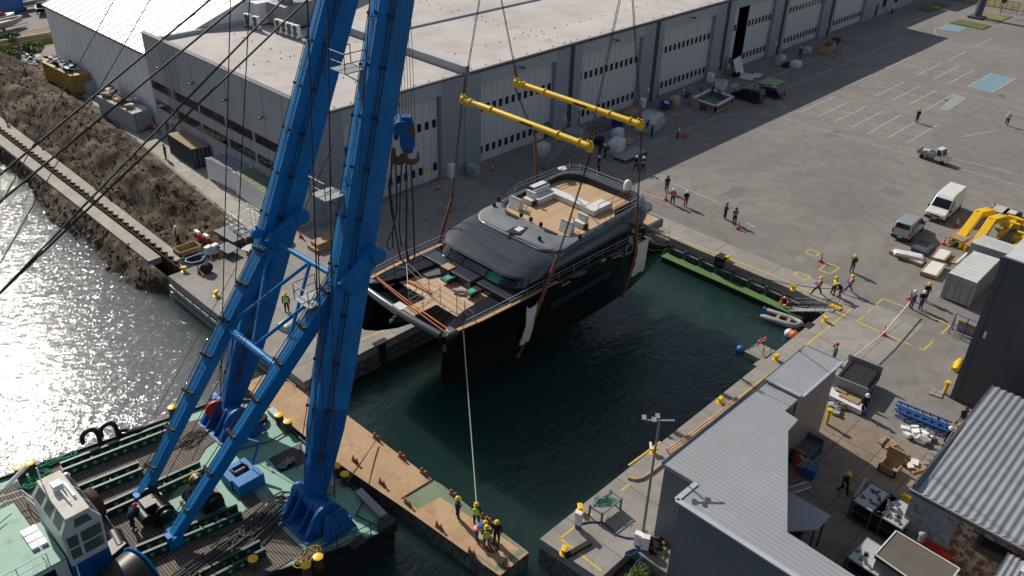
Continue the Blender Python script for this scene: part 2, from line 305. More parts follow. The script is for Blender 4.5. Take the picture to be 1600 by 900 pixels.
# ------------------------------------------------------------------ mesh builder
ORG = {}
class MB:
    def __init__(s): s.v = []; s.f = []; s.m = []
    def add(s, vs, fs, mi=0):
        o = len(s.v); s.v += [V(x) for x in vs]
        for f in fs: s.f.append([i+o for i in f]); s.m.append(mi)
        return s
    def box(s, x0, y0, z0, x1, y1, z1, mi=0):
        vs = [(x0,y0,z0),(x1,y0,z0),(x1,y1,z0),(x0,y1,z0),(x0,y0,z1),(x1,y0,z1),(x1,y1,z1),(x0,y1,z1)]
        return s.add(vs, [(3,2,1,0),(4,5,6,7),(0,1,5,4),(1,2,6,5),(2,3,7,6),(3,0,4,7)], mi)
    def obox(s, c, sz, rz=0, mi=0, rx=0, ry=0):
        M3 = Euler((rx, ry, rz)).to_matrix(); c = V(c); h = V(sz)/2
        vs = [c+M3@V((sx*h.x, sy*h.y, sz_*h.z)) for sz_ in (-1, 1) for sx, sy in ((-1,-1),(1,-1),(1,1),(-1,1))]
        return s.add(vs, [(3,2,1,0),(4,5,6,7),(0,1,5,4),(1,2,6,5),(2,3,7,6),(3,0,4,7)], mi)
    def beam(s, p, q, w, h, mi=0, up=(0, 0, 1), w2=None, h2=None):
        p, q = V(p), V(q); d = (q-p).normalized(); up = V(up)
        if abs(d.dot(up)) > .98: up = V((0, 1, 0))
        a = d.cross(up).normalized(); b = a.cross(d).normalized()
        w2 = w if w2 is None else w2; h2 = h if h2 is None else h2
        vs = [p+a*(i*w/2)+b*(j*h/2) for i, j in ((-1,-1),(1,-1),(1,1),(-1,1))] + [q+a*(i*w2/2)+b*(j*h2/2) for i, j in ((-1,-1),(1,-1),(1,1),(-1,1))]
        return s.add(vs, [(0,1,2,3),(7,6,5,4),(0,4,5,1),(1,5,6,2),(2,6,7,3),(3,7,4,0)], mi)
    def tube(s, pts, r, n=6, mi=0, caps=True, closed=False):
        pts = [V(p) for p in pts]; k = len(pts); vs = []; a = None
        for i, p in enumerate(pts):
            if closed: d = pts[(i+1) % k]-pts[i-1]
            else: d = pts[min(i+1, k-1)]-pts[max(i-1, 0)]
            d = d.normalized() if d.length > 1e-9 else V((0, 0, 1))
            if a is None:
                a = d.cross(V((0, 0, 1)));
                if a.length < .05: a = d.cross(V((1, 0, 0)))
            else: a = a - d*a.dot(d)
            a.normalize(); b = d.cross(a); rr = r[i] if isinstance(r, (list, tuple)) else r
            vs += [p+(a*math.cos(2*math.pi*j/n)+b*math.sin(2*math.pi*j/n))*rr for j in range(n)]
        fs = []
        for i in range(k if closed else k-1):
            i2 = (i+1) % k
            for j in range(n): fs.append((i*n+j, i2*n+j, i2*n+(j+1) % n, i*n+(j+1) % n))
        if caps and not closed: fs.append(tuple(range(n))); fs.append(tuple((k-1)*n+j for j in reversed(range(n))))
        return s.add(vs, fs, mi)
    def lathe(s, prof, c=(0, 0, 0), n=12, mi=0, ax=None):
        c = V(c); Q = Matrix.Identity(3) if ax is None else V((0, 0, 1)).rotation_difference(V(ax)).to_matrix()
        vs = [c+Q@V((r*math.cos(2*math.pi*j/n), r*math.sin(2*math.pi*j/n), z)) for r, z in prof for j in range(n)]
        fs = [(i*n+j, i*n+(j+1) % n, (i+1)*n+(j+1) % n, (i+1)*n+j) for i in range(len(prof)-1) for j in range(n)]
        if prof[0][0] > 1e-4: fs.append(tuple(reversed(range(n))))
        if prof[-1][0] > 1e-4: fs.append(tuple((len(prof)-1)*n+j for j in range(n)))
        return s.add(vs, fs, mi)
    def prism(s, poly, z0, z1, mi=0, mtop=None, mside=None):
        """poly [(x,y)..] ccw; z0/z1 numbers or lists"""
        n = len(poly); Z0 = z0 if isinstance(z0, (list, tuple)) else [z0]*n; Z1 = z1 if isinstance(z1, (list, tuple)) else [z1]*n
        vs = [(p[0], p[1], Z0[i]) for i, p in enumerate(poly)] + [(p[0], p[1], Z1[i]) for i, p in enumerate(poly)]
        s.add(vs, [tuple(range(n, 2*n))], mi if mtop is None else mtop)
        s.add(vs, [tuple(reversed(range(n)))] + [(i, (i+1) % n, n+(i+1) % n, n+i) for i in range(n)], mi if mside is None else mside)
        return s
    def poly(s, pts, mi=0): return s.add(pts, [tuple(range(len(pts)))], mi)
    def loft(s, loops, mi=0, cap0=False, cap1=False, closed=True, mis=None):
        n = len(loops[0]); o = [p for l in loops for p in l]; fs = []
        base = len(s.v); s.v += [V(p) for p in o]
        for i in range(len(loops)-1):
            for j in range(n if closed else n-1):
                s.f.append([base+i*n+j, base+i*n+(j+1) % n, base+(i+1)*n+(j+1) % n, base+(i+1)*n+j]); s.m.append(mis[i] if mis else mi)
        if cap0: s.f.append([base+j for j in reversed(range(n))]); s.m.append(mis[0] if mis else mi)
        if cap1: s.f.append([base+(len(loops)-1)*n+j for j in range(n)]); s.m.append(mis[-1] if mis else mi)
        return s
    def build(s, name, mats, parent=None, org=None, smooth=None, bevel=0, recalc=True):
        if not isinstance(mats, (list, tuple)): mats = [mats]
        if parent is not None: o0 = ORG.get(parent.name, V((0, 0, 0)))
        elif org is not None: o0 = V(org)
        elif s.v:
            xs = [v.x for v in s.v]; ys = [v.y for v in s.v]
            o0 = V(((min(xs)+max(xs))/2, (min(ys)+max(ys))/2, min(v.z for v in s.v)))
        else: o0 = V((0, 0, 0))
        me = bpy.data.meshes.new(name); me.from_pydata([v-o0 for v in s.v], [], s.f)
        for m in mats: me.materials.append(M[m] if isinstance(m, str) else m)
        me.polygons.foreach_set('material_index', s.m)
        if recalc:
            bm = bmesh.new(); bm.from_mesh(me); bmesh.ops.recalc_face_normals(bm, faces=bm.faces); bm.to_mesh(me); bm.free()
        if smooth is not None:
            me.polygons.foreach_set('use_smooth', [True]*len(me.polygons)); me.set_sharp_from_angle(angle=R(smooth))
        ob = bpy.data.objects.new(name, me); COL.objects.link(ob)
        if parent is not None: ob.parent = parent; ORG[ob.name] = o0
        else: ob.location = o0; ORG[ob.name] = o0
        if bevel:
            b = ob.modifiers.new('bevel', 'BEVEL'); b.width = bevel; b.segments = 2; b.limit_method = 'ANGLE'; b.angle_limit = R(35)
        return ob
def tag(o, label=None, cat=None, group=None, kind=None):
    if label: o['label'] = label
    if cat: o['category'] = cat
    if group: o['group'] = group
    if kind: o['kind'] = kind
    return o
def struct(o): o['kind'] = 'structure'; return o
def thing(name, label, cat, loc=(0, 0, 0), rz=0, group=None, local=False):
    o = bpy.data.objects.new(name, None); COL.objects.link(o); o.location = loc; o.rotation_euler = (0, 0, rz); o.empty_display_size = .3
    ORG[o.name] = V((0, 0, 0)) if local else V(loc)
    return tag(o, label, cat, group)
def copy_tree(o, parent=None):
    c = o.copy(); COL.objects.link(c); ORG[c.name] = ORG.get(o.name, V((0, 0, 0)))
    if parent is not None: c.parent = parent
    for ch in list(o.children): copy_tree(ch, c)
    return c
def place(proto, used, loc, rz, label, group=None, scale=None):
    """first call uses the prototype itself, later calls copy it"""
    o = copy_tree(proto) if used[0] else proto
    used[0] = True; o.location = loc; o.rotation_euler = (0, 0, rz); o['label'] = label
    if group: o['group'] = group
    if scale: o.scale = (scale,)*3
    return o
def sag(p, q, s, n=12):
    p, q = V(p), V(q); return [p.lerp(q, i/n) - V((0, 0, s*4*(i/n)*(1-i/n))) for i in range(n+1)]
# ================================================================== SETTING
W = -2.2
# water
b = MB(); b.add([(-400, -400, W), (75, -400, W), (75, 600, W), (-400, 600, W)], [(0, 1, 2, 3)]); struct(b.build('water', 'water', org=(0, 0, 0)))
b = MB(); b.add([(-400, -400, -9), (600, -400, -9), (600, 700, -9), (-400, 700, -9)], [(0, 1, 2, 3)]); struct(b.build('ground', 'dirt', org=(0, 0, 0)))
LAND = {'quay': [[(26, 46.05), (65.3, 46.05), (65.3, 67.3), (26, 67.3)],
                 [(27.6, 23.35), (27.9, 18.9), (31.0, 18.9), (31.0, -100), (65.3, -100), (65.3, 23.35)]],
        'yard': [[(65.3, -200), (420, -200), (420, 67.3), (65.3, 67.3)],
                 [(35.4, 67.3), (420, 67.3), (420, 146), (42.2, 146), (35.9, 74.6)]]}
for nm, polys in LAND.items():
    b = MB()
    for p in polys:
        b.prism(p, -9, -.75, 1); b.prism(p, -.75, 0, 0, mtop=0, mside=2)
    struct(b.build(nm, ['yard', 'quayside', 'conc'], org=(0, 0, 0)))
b = MB()
for p in ([(26, 46.05), (60, 46.05), (60, 66.2), (26, 66.2)], [(60, 46.05), (68.5, 46.05), (68.5, 48.0), (60, 48.0)],
          [(65.3, 23.35), (68.5, 23.35), (68.5, 46.05), (65.3, 46.05)], [(27.6, 23.35), (27.9, 18.9), (52.6, 18.9), (52.6, 16.5), (68.5, 16.5), (68.5, 23.35)]):
    b.add([(x, y, .004) for x, y in p], [tuple(range(len(p)))])
struct(b.build('quay_apron', 'conc', org=(0, 0, 0)))
b = MB(); b.add([(x, y, .004) for x, y in [(33, -30), (52.5, -30), (52.5, 16.4), (33, 16.4)]], [(0, 1, 2, 3)]); struct(b.build('courtyard', 'slab', org=(0, 0, 0)))
def xpath(y): return 37.1+(y-74.6)*5.3/59.4
b = MB(); b.add([(35.6, 67.3, .006), (41.2, 67.3, .006), (41.2, 100, .006), (44, 140, .006), (xpath(140)-1, 140, .006)], [(0, 1, 2, 3, 4)]); struct(b.build('path', 'path', org=(0, 0, 0)))
# painted markings
b = MB()
def mk(p, q, wd=.13, mi=0, z=.009):
    p, q = G(*p), G(*q); d = (q-p).normalized(); s = V((-d.y, d.x, 0))*wd/2
    b.add([(p+s)[:2]+(z,), (q+s)[:2]+(z,), (q-s)[:2]+(z,), (p-s)[:2]+(z,)], [(3, 2, 1, 0)], mi)
def z4(x, y): return (1200+x/4, y/4)
for x0, y0, x1, y1 in [(735,430,895,352),(470,548,650,468),(320,725,510,635),(418,760,625,660),(525,795,725,690),(625,835,830,718),(750,860,920,765),(865,895,1060,780),
    (670,600,848,513),(770,630,950,537),(880,655,1055,562),(990,683,1165,588),(932,470,1090,393),(1030,495,1195,412),(1125,525,1293,434),(1245,543,1397,457),(1395,580,1550,490),(1290,295,1397,242),(1125,380,1240,322),
    (200,700,415,605)]: mk(z4(x0, y0), z4(x1, y1), .16)
for x0, y0, x1, y1 in [(570,508,1170,655),(320,655,960,830),(830,392,1480,535),(840,250,1240,322),(1125,380,1600,480),(0,710,520,865)]: mk(z4(x0, y0), z4(x1, y1), .11)
for p, q in [((1219,142),(1410,61)),((1010,198),(1457,20)),((1020,224),(1092,195)),((1362,225),(1600,292)),((1420,232),(1600,274)),((1010,270),(1120,315)),((1165,348),(1180,355)),
    ((1007,302),(1040,312)),((1000,170),(1042,185)),((1040,172),(1060,179)),((1500,214),(1560,203))]: mk(p, q, .13)
for arc in ([(1105,190),(1120,183),(1138,179),(1160,177),(1182,176),(1200,178)], [(1214,152),(1215,158),(1221,165),(1233,171),(1250,175)], [(1463,42),(1460,48),(1464,56),(1474,62),(1490,67)]):
    for i in range(len(arc)-1): mk(arc[i], arc[i+1], .13)
def zz(x0, y0, k, pts): return [(x0+x/k, y0+y/k) for x, y in pts]
for ps in (zz(1200, 225, 4, [(230,680),(260,657),(325,680),(297,705),(230,680)]), zz(1200, 225, 4, [(320,788),(370,745),(447,772),(390,812),(320,788)]), zz(1200, 225, 4, [(155,825),(190,797),(268,830),(240,850),(155,825)]),
           zz(1200, 450, 4, [(680,100),(720,65),(860,122)]), zz(1200, 450, 4, [(900,135),(1140,232),(1080,290)]), zz(1200, 450, 4, [(1030,335),(970,390),(940,375)]), zz(1200, 450, 4, [(900,360),(740,290)]), zz(1200, 450, 4, [(690,270),(555,210),(600,175)]), zz(1200, 450, 4, [(615,160),(645,130)]),
           [(1330,483),(1200,587)], [(1153,622),(1200,586)], [(1040,365),(1200,427)], [(1200,427),(1322,480)], [(562,532),(600,516)], zz(800, 675, 4, [(500,510),(300,665),(560,870)]), zz(800, 675, 4, [(680,370),(735,325)]), [(982,727),(1032,690)]):
    for i in range(len(ps)-1): mk(ps[i], ps[i+1], .14, 1)
for pts, mi in ((((1245,543),(1397,457),(1550,490),(1395,580)), 2), (((1055,180),(1110,150),(1245,170),(1190,200)), 2), (((1060,690),(1165,590),(1245,610),(1130,690)), 3)):
    b.poly([G(*z4(*p))[:2]+(.006,) for p in pts], mi)
struct(b.build('parking_lines', ['white_line', 'yellow_line', 'blue_bay', 'pale_bay'], org=(0, 0, 0)))
rp_ = random.Random(4); b = MB()
for px, py, sx, sy, rz, mi in ((1150, 300, 3.2, 1.6, .1, 0), (1260, 290, 1.6, 2.6, 0, 1), (1330, 330, 4.5, 1.2, .05, 0), (1210, 360, 2.0, 1.4, 0, 1), (1395, 300, 2.2, 2.2, 0, 0), (1530, 240, 5, 1.4, .02, 1), (1420, 500, 1.5, 1.5, 0, 2), (1468, 520, 1.3, 1.3, 0, 1), (1100, 250, 3, 1.2, 0, 1), (1300, 210, 3.4, 1.0, 0, 0), (700, 330, 2.4, 1.2, 0, 1), (1250, 405, 1.2, 1.0, 0, 2), (1565, 150, .8, .8, 0, 3), (1288, 100, .8, .8, 0, 3), (1332, 101, .8, .8, 0, 3), (1478, 157, .9, .5, 0, 3)):
    g = G(px, py); b.obox((g.x, g.y, .0035+.001*mi), (sx, sy, .003), rz, mi)
for k in range(34):      # thin crack sealing lines
    x, y = rp_.uniform(70, 140), rp_.uniform(14, 52); a = rp_.choice([0, 1.57])+rp_.uniform(-.25, .25); pts = []
    for q in range(rp_.randint(4, 9)): pts.append((x, y)); x += 1.3*math.cos(a); y += 1.3*math.sin(a); a += rp_.uniform(-.35, .35)
    for (xa, ya), (xb, yb) in zip(pts, pts[1:]): b.obox(((xa+xb)/2, (ya+yb)/2, .0025), (math.hypot(xb-xa, yb-ya), .05, .002), math.atan2(yb-ya, xb-xa), 0)
struct(b.build('yard_patches', ['patch_dark', 'patch_mid', 'patch_pale', 'trim'], org=(0, 0, 0)))
# lawns at the far end
def gslab(name, pts, h, m, kerb=True):
    b = MB(); P = [G(*p) for p in pts]
    if sum(P[i].x*P[(i+1) % len(P)].y-P[(i+1) % len(P)].x*P[i].y for i in range(len(P))) < 0: P.reverse()
    b.prism([(p.x, p.y) for p in P], .0, h, 0); return struct(b.build(name, m, org=(0, 0, 0)))
gslab('lawn', [(1432,14),(1462,4),(1484,9),(1452,20)], .12, 'grass'); gslab('lawn', [(1484,36),(1500,31),(1548,41),(1535,47)], .12, 'grass')
gslab('lawn', [(1510,25),(1528,19),(1582,26),(1556,37)], .12, 'drygrass')
# ---- excavated shore behind the sheet piles
def nz(x, y, s, o=3): return noise.fractal(V((x*s, y*s, 1.7)), .9, 2.1, o)
def dirt_h(u, y):
    x0, x1 = 28.0, xpath(y)-.9; x = x0+(x1-x0)*u
    ridge = 1.5*math.exp(-((u-.6)/.2)**2) + .6*math.exp(-((u-.2)/.09)**2) - .5*math.exp(-((u-.34)/.07)**2)
    if y < 84: ridge *= max(.25, (y-68)/16)
    h = -.55 + .55*u + ridge + .85*nz(x, y*.5, .35, 5) + .34*nz(x+9, y*.6, .8, 6)*(u > .08) - .25*abs(nz(x*2, y*.7, 1.3, 3))
    if u < .12: h = -.7+.1*nz(x, y, .8)
    e = min(1, (1-u)*5); return x, y, h*e + (1-e)*.0 - (.35 if u < .001 else 0)
b = MB(); NU, NV = 44, 210
ys = [67.6+(146-67.6)*j/NV for j in range(NV+1)]
vs = [dirt_h(i/NU, y) for y in ys for i in range(NU+1)]
b.add(vs, [(j*(NU+1)+i, j*(NU+1)+i+1, (j+1)*(NU+1)+i+1, (j+1)*(NU+1)+i) for j in range(NV) for i in range(NU)])
struct(b.build('earth', 'dirt', org=(0, 0, 0), smooth=60))
b = MB(); NU = 26
def bank(u, y):
    wdt = 3.0+1.4*noise.noise(V((y*.13, 3.3, 0)))+.5*noise.noise(V((y*.6, 1.3, 0))); wdt *= min(1, max(.25, (104-y)/14 if y > 90 else 1))*min(1, max(.2, (y-67)/4))
    x = 26.2-wdt*u; z = -.45-3.0*u**1.25+.55*u*(1.15-u)*2*nz(x*2, y, .5, 5)+.22*nz(x, y, 1.6, 4)*min(1, u*4)
    return x, y, z
vs = [bank(i/NU, y) for y in ys for i in range(NU+1)]
b.add(vs, [(j*(NU+1)+i, (j+1)*(NU+1)+i, (j+1)*(NU+1)+i+1, j*(NU+1)+i+1) for j in range(NV) for i in range(NU)])
struct(b.build('shore', 'dirt', org=(0, 0, 0), smooth=60))
b = MB(); b.prism([(26.1, 71.5), (27.35, 71.5), (27.35, 146), (26.1, 146)], -.9, -.28); b.prism([(28.0, 68), (28.9, 68), (29.3, 100), (29.6, 146), (28.0, 146)], -1.2, -.42)
struct(b.build('concrete_strip', 'path', org=(0, 0, 0)))
# sheet pile wall (zig-zag)
b = MB(); p = []; y = 67.0; k = 0
while y < 146: p.append((27.42+(.42 if (k//2) % 2 else 0), y)); y += .38 if k % 2 else .2; k += 1
vs = [(x, y, -4) for x, y in p]+[(x, y, .12) for x, y in p]+[(x+.12, y, .12) for x, y in p]; n = len(p)
b.add(vs, [(i, i+1, n+i+1, n+i) for i in range(n-1)]+[(n+i, n+i+1, 2*n+i+1, 2*n+i) for i in range(n-1)])
b.box(27.36, 67, -.1, 27.42, 146, .02)
tag(b.build('sheet_pile_wall', 'rust_dark', org=(27.6, 67, -2.2)), 'rusty zigzag sheet pile wall running along the excavated river bank', 'wall')
# loose clods and stones on the dug earth
rc = random.Random(11); bs_ = [MB(), MB()]
ico = [V((0, 0, 1)), V((.9, 0, .3)), V((.2, .85, .35)), V((-.75, .5, .2)), V((-.7, -.55, .3)), V((.3, -.85, .2)), V((.5, .5, -.6)), V((-.6, .1, -.6)), V((.1, -.5, -.7))]
icf = [(0, 1, 2), (0, 2, 3), (0, 3, 4), (0, 4, 5), (0, 5, 1), (1, 6, 2), (2, 6, 3), (3, 6, 7), (3, 7, 4), (4, 7, 8), (4, 8, 5), (5, 8, 1), (1, 8, 6), (6, 8, 7)]
def clod(bb, c, s):
    q = Euler((rc.uniform(0, 6), rc.uniform(0, 6), rc.uniform(0, 6))).to_matrix()
    bb.add([V(c)+q@V((p.x*s*rc.uniform(.7, 1.2), p.y*s*rc.uniform(.7, 1.2), p.z*s*.8*rc.uniform(.7, 1.2))) for p in ico], icf)
for k in range(2000):
    y = rc.uniform(68.5, 142); u = rc.choice([rc.uniform(.1, .98), rc.gauss(.62, .13), rc.gauss(.25, .06)])
    if not .08 < u < .97: continue
    clod(bs_[0 if k % 5 else 1], dirt_h(u, y), .07+.24*rc.random()**3)
for k in range(900):
    y = rc.uniform(68.5, 112); u = rc.random()**.7; clod(bs_[0], bank(u, y), .08+.36*rc.random()**3)
for bb, mm in zip(bs_, ('dirt', 'stone')): tag(bb.build('earth_clods' if mm == 'dirt' else 'stones', mm, org=(0, 0, 0)), ('loose dark clods of dug earth scattered over the bank' if mm == 'dirt' else 'pale stones scattered over the dug earth'), 'rubble', None, 'stuff')
# ditch, wall and rough ground beyond the yard
b = MB(); b.prism([(30, 151.5), (420, 151.5), (420, 420), (-60, 420), (-60, 156), (20, 153)], -9, -.2, 0); struct(b.build('field', 'drygrass', org=(0, 0, 0)))
b = MB(); b.prism([(36, 146), (420, 146), (420, 148), (36, 148.4)], -9, -.5); struct(b.build('bank', 'grass', org=(0, 0, 0)))
b = MB(); b.prism([(20, 152.4), (420, 150.9), (420, 151.5), (20, 153.0)], -3, .3); tag(b.build('ditch_wall', 'conc'), 'low concrete wall along the far side of the ditch', 'wall')
b = MB(); b.prism([(30, 157), (75, 157), (75, 200), (30, 200)], -.19, -.17); struct(b.build('gravel', 'yard', org=(0, 0, 0)))
# ================================================================== HALLS
EZ, DZ, FY, RY = 11.1, 9.62, 66.35, 66.9
def hall_door(par, x0, x1, n=12, gap=None, lab=None):
    b = MB(); lw = (x1-x0)/n
    for i in range(n):
        if gap and i in gap: continue
        b.box(x0+i*lw+.025, RY, .06, x0+(i+1)*lw-.025, RY+.1, DZ)
    b.box(x0, RY+.1, .02, x1 if not gap else x0+gap[0]*lw, RY+.14, DZ, 1)
    if gap: b.box(x0+(gap[-1]+1)*lw, RY+.1, .02, x1, RY+.14, DZ, 1)
    d = b.build('door', ['door', 'trim'], par, bevel=0)
    return d, lw
pane_mesh = {}
def panes(door, x0, lw, n, cnt, rows, skip=()):
    for zc in rows:
        for i in range(n):
            if i in skip: continue
            if cnt[0] < 98:
                bb = MB(); xc = x0+(i+.5)*lw; bb.box(xc-.26, RY-.035, zc-.45, xc+.26, RY-.003, zc+.45)
                bb.build('window', 'glass', door); cnt[0] += 1
            else: cnt[1].append((x0+(i+.5)*lw, zc))
def lintel_lights(par, xs):
    for x in xs:
        b = MB(); b.beam((x, FY, 10.35), (x, FY-.45, 10.4), .12, .1); b.obox((x, FY-.62, 10.38), (.5, .4, .14), 0, 0, R(10)); b.build('floodlight', 'trim', par)
def fixings(par, rows, z):
    b = MB()
    for (ax, ay, bx, by, st) in rows:
        n = int(math.hypot(bx-ax, by-ay)/st)
        for i in range(n+1):
            x = ax+(bx-ax)*i/n; y = ay+(by-ay)*i/n; b.lathe([(.08, 0), (.08, .08), (.03, .11)], (x, y, z), 5)
    o = b.build('roof_fixing', 'trim', par); o['kind'] = 'stuff'
# main hall
hall = thing('shipyard_hall', 'long grey shipyard hall with a row of tall folding doors and flat pale roof', 'hall', (113, 90, 0))
DOORS = [(63.8, 76.2), (81.0, 93.4), (98.1, 110.8), (115.9, 128.1), (132.7, 145.4), (150.2, 162.6)]
b = MB(); xs = 61.4
for x0, x1 in DOORS+[(166, 166)]:
    b.box(xs, FY, 0, x0, RY+.5, EZ, 1)
    if x1 > x0: b.box(x0, FY, DZ+.02, x1, RY+.5, EZ, 0)
    xs = x1
b.box(61.4, RY+.5, 0, 62.0, 128, EZ, 0); b.box(165.4, RY+.5, 0, 166, 128, EZ, 0); b.box(61.4, 128, 0, 166, 128.5, EZ, 0)
b.build('wall', ['clad', 'clad_pier'], hall)
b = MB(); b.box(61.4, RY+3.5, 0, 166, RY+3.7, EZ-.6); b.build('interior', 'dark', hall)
b = MB(); b.box(61.9, FY+.25, EZ, 166, 128.4, EZ+.18); b.build('roof', 'roof', hall)
b = MB(); b.box(61.4, FY-.06, EZ-.12, 166.05, FY+.25, EZ+.22); b.box(62.2, 84, EZ+.18, 166, 84.35, EZ+.4, 1); b.build('roof_edge', ['trim', 'clad'], hall)
b = MB(); b.box(61.3, FY-.1, 0, 61.95, 99.4, EZ+.95); b.box(61.2, FY-.14, EZ+.951, 62.05, 99.5, EZ+1.03, 1); b.build('parapet', ['clad_pier', 'flash'], hall)
for x in (79.2, 96.6, 114, 131.3, 148.7):
    b = MB(); b.tube([(x, FY-.13, 0), (x, FY-.13, EZ-.1)], .13, 8); b.box(x-.45, FY-.10, 0, x-.17, FY-.002, EZ-.14, 0); b.build('downpipe', 'trim', hall)
cnt = [0, []]
for i, (x0, x1) in enumerate(DOORS):
    gp = (1, 2) if i == 3 else None
    gp = (2, 3, 4) if i == 3 else None
    d, lw = hall_door(hall, x0, x1, 12, gp); panes(d, x0, lw, 12, cnt, (6.55, 1.55), gp or ())
    for px in ((x0+.5*lw,) if i else (x0+11.4*lw,)):
        bb = MB(); bb.box(px-.4, RY-.06, .05, px+.4, RY-.037, 2.1); bb.box(px-.2, RY-.075, 1.1, px+.2, RY-.0605, 1.7, 1); bb.build('wicket_door', ['trim', 'cloth_white'], d)
if cnt[1]:
    bb = MB()
    for xc, zc in cnt[1]: bb.box(xc-.26, RY-.035, zc-.45, xc+.26, RY-.003, zc+.45)
    o = bb.build('window', 'glass', hall); o['kind'] = 'stuff'
lintel_lights(hall, [x0+6 for x0, x1 in DOORS])
for x in (78.2, 95.4, 112.9, 130.2, 147.6):
    b = MB(); b.box(x-.25, FY-.03, 1.9, x+.25, FY-.003, 2.5, 0); b.box(x+.35, FY-.03, 1.5, x+.7, FY-.003, 2.0, 1); b.build('notice', ['yellow', 'white'], hall)
fixings(hall, [(63, FY+.8, 165, FY+.8, 2.2), (63, 72.4, 165, 72.4, 2.4), (78, 67, 78, 127, 2.2), (79.4, 67, 79.4, 127, 2.2), (113, 67, 113, 127, 2.2), (63, 98, 165, 98, 2.4)], EZ+.18)
# office front block
off = thing('office_block', 'grey office end of the hall with two strips of dark windows and a wall ladder', 'building', (51, 82, 0))
OX = 41.3
b = MB(); b.box(OX, FY, 0, 45.2, RY+.5, EZ, 1); b.box(57.9, FY, 0, 61.3, RY+.5, EZ, 1); b.box(45.2, FY, DZ+.02, 57.9, RY+.5, EZ, 0)
b.box(OX, RY+.5, 0, OX+.5, 99.5, 12.35, 0); b.box(OX+.5, 99.0, 0, 61.3, 99.5, EZ+.5, 0); b.box(OX-.06, FY+1, 12.351, OX+.56, 99.55, 12.43, 2)
b.box(OX-.3, FY-.25, 0, OX+.6, FY-.002, EZ-.3, 1)
for y in [70.5+k*3.6 for k in range(8)]: b.box(OX-.012, y, 0, OX-.001, y+.05, 12.3, 3)
b.build('wall', ['clad', 'clad_pier', 'trim', 'trim'], off)
b = MB(); b.box(OX+.5, FY+.25, EZ-.6, 61.25, 99.0, EZ+.05); b.build('roof', 'roof', off)
b = MB(); b.box(OX, FY-.06, EZ+.001, 61.25, FY+.25, EZ+.2); b.build('roof_edge', 'trim', off)
d, lw = hall_door(off, 45.3, 57.8, 12); c2 = [0, []]; panes(d, 45.3, lw, 12, c2, (6.55, 1.55))
bb = MB(); bb.box(55.6, RY-.06, .05, 56.5, RY-.037, 2.2); bb.box(55.85, RY-.075, 1.2, 56.25, RY-.0605, 1.8, 1); bb.build('wicket_door', ['cloth_white', 'yellow'], d)
lintel_lights(off, [51.5])
fixings(off, [(43, FY+.9, 61, FY+.9, 2.0), (OX+1, 68, OX+1, 98, 1.5), (43, 84, 60, 84, 1.6), (51, 68, 51, 98, 2)], EZ+.05)
for zc in (6.4, 4.1):
    for y0, y1 in ((94.6, 100 if zc > 5 else 98.9), (88.4, 93.9), (82.6, 87.8), (77.0, 82.0), (71.6, 76.4), (67.8, 71.0)):
        y1 = min(y1, 99.2)
        b = MB(); b.box(OX-.035, y0, zc-.5, OX-.002, y1, zc+.5); wn = b.build('window', 'glass', off)
        f = MB(); n = max(2, int((y1-y0)/1.3))
        for k in range(n+1): yy = y0+(y1-y0)*k/n; f.box(OX-.06, yy-.03, zc-.5, OX-.037, yy+.03, zc+.5)
        f.box(OX-.09, y0-.05, zc-.6, OX-.002, y1+.05, zc-.505, 1); f.build('frame', ['trim', 'frame'], wn)
for y in (74, 81, 88, 95.5):
    b = MB(); b.beam((OX, y, 9.3), (OX-.4, y, 9.3), .1, .1); b.obox((OX-.55, y, 9.28), (.35, .5, .14)); b.build('floodlight', 'trim', off)
b = MB()   # caged ladder
for yy in (92.9, 93.4): b.tube([(OX-.25, yy, .6), (OX-.25, yy, 13.2)], .03, 5)
for k in range(30): b.tube([(OX-.25, 92.9, .9+k*.4), (OX-.25, 93.4, .9+k*.4)], .02, 4)
for k in range(12):
    zc = 3+k*.85; b.tube([(OX-.25+(-.65*math.sin(t)), 93.15+.42*math.cos(t), zc) for t in [math.pi*i/6 for i in range(7)]], .025, 4)
for t in (.5, 1.2, 1.57, 2.0, 2.6): b.tube([(OX-.25-.65*math.sin(t), 93.15+.42*math.cos(t), 3), (OX-.25-.65*math.sin(t), 93.15+.42*math.cos(t), 12.5)], .02, 4)
b.build('ladder', 'galv', off)
for ya, yb, zd in ((96.8, 97.8, 2.2), (95, 96.2, 2.3), (69, 70.4, 2.6)): b = MB(); b.box(OX-.05, ya, .05, OX-.002, yb, zd); b.build('door', 'trim', off)
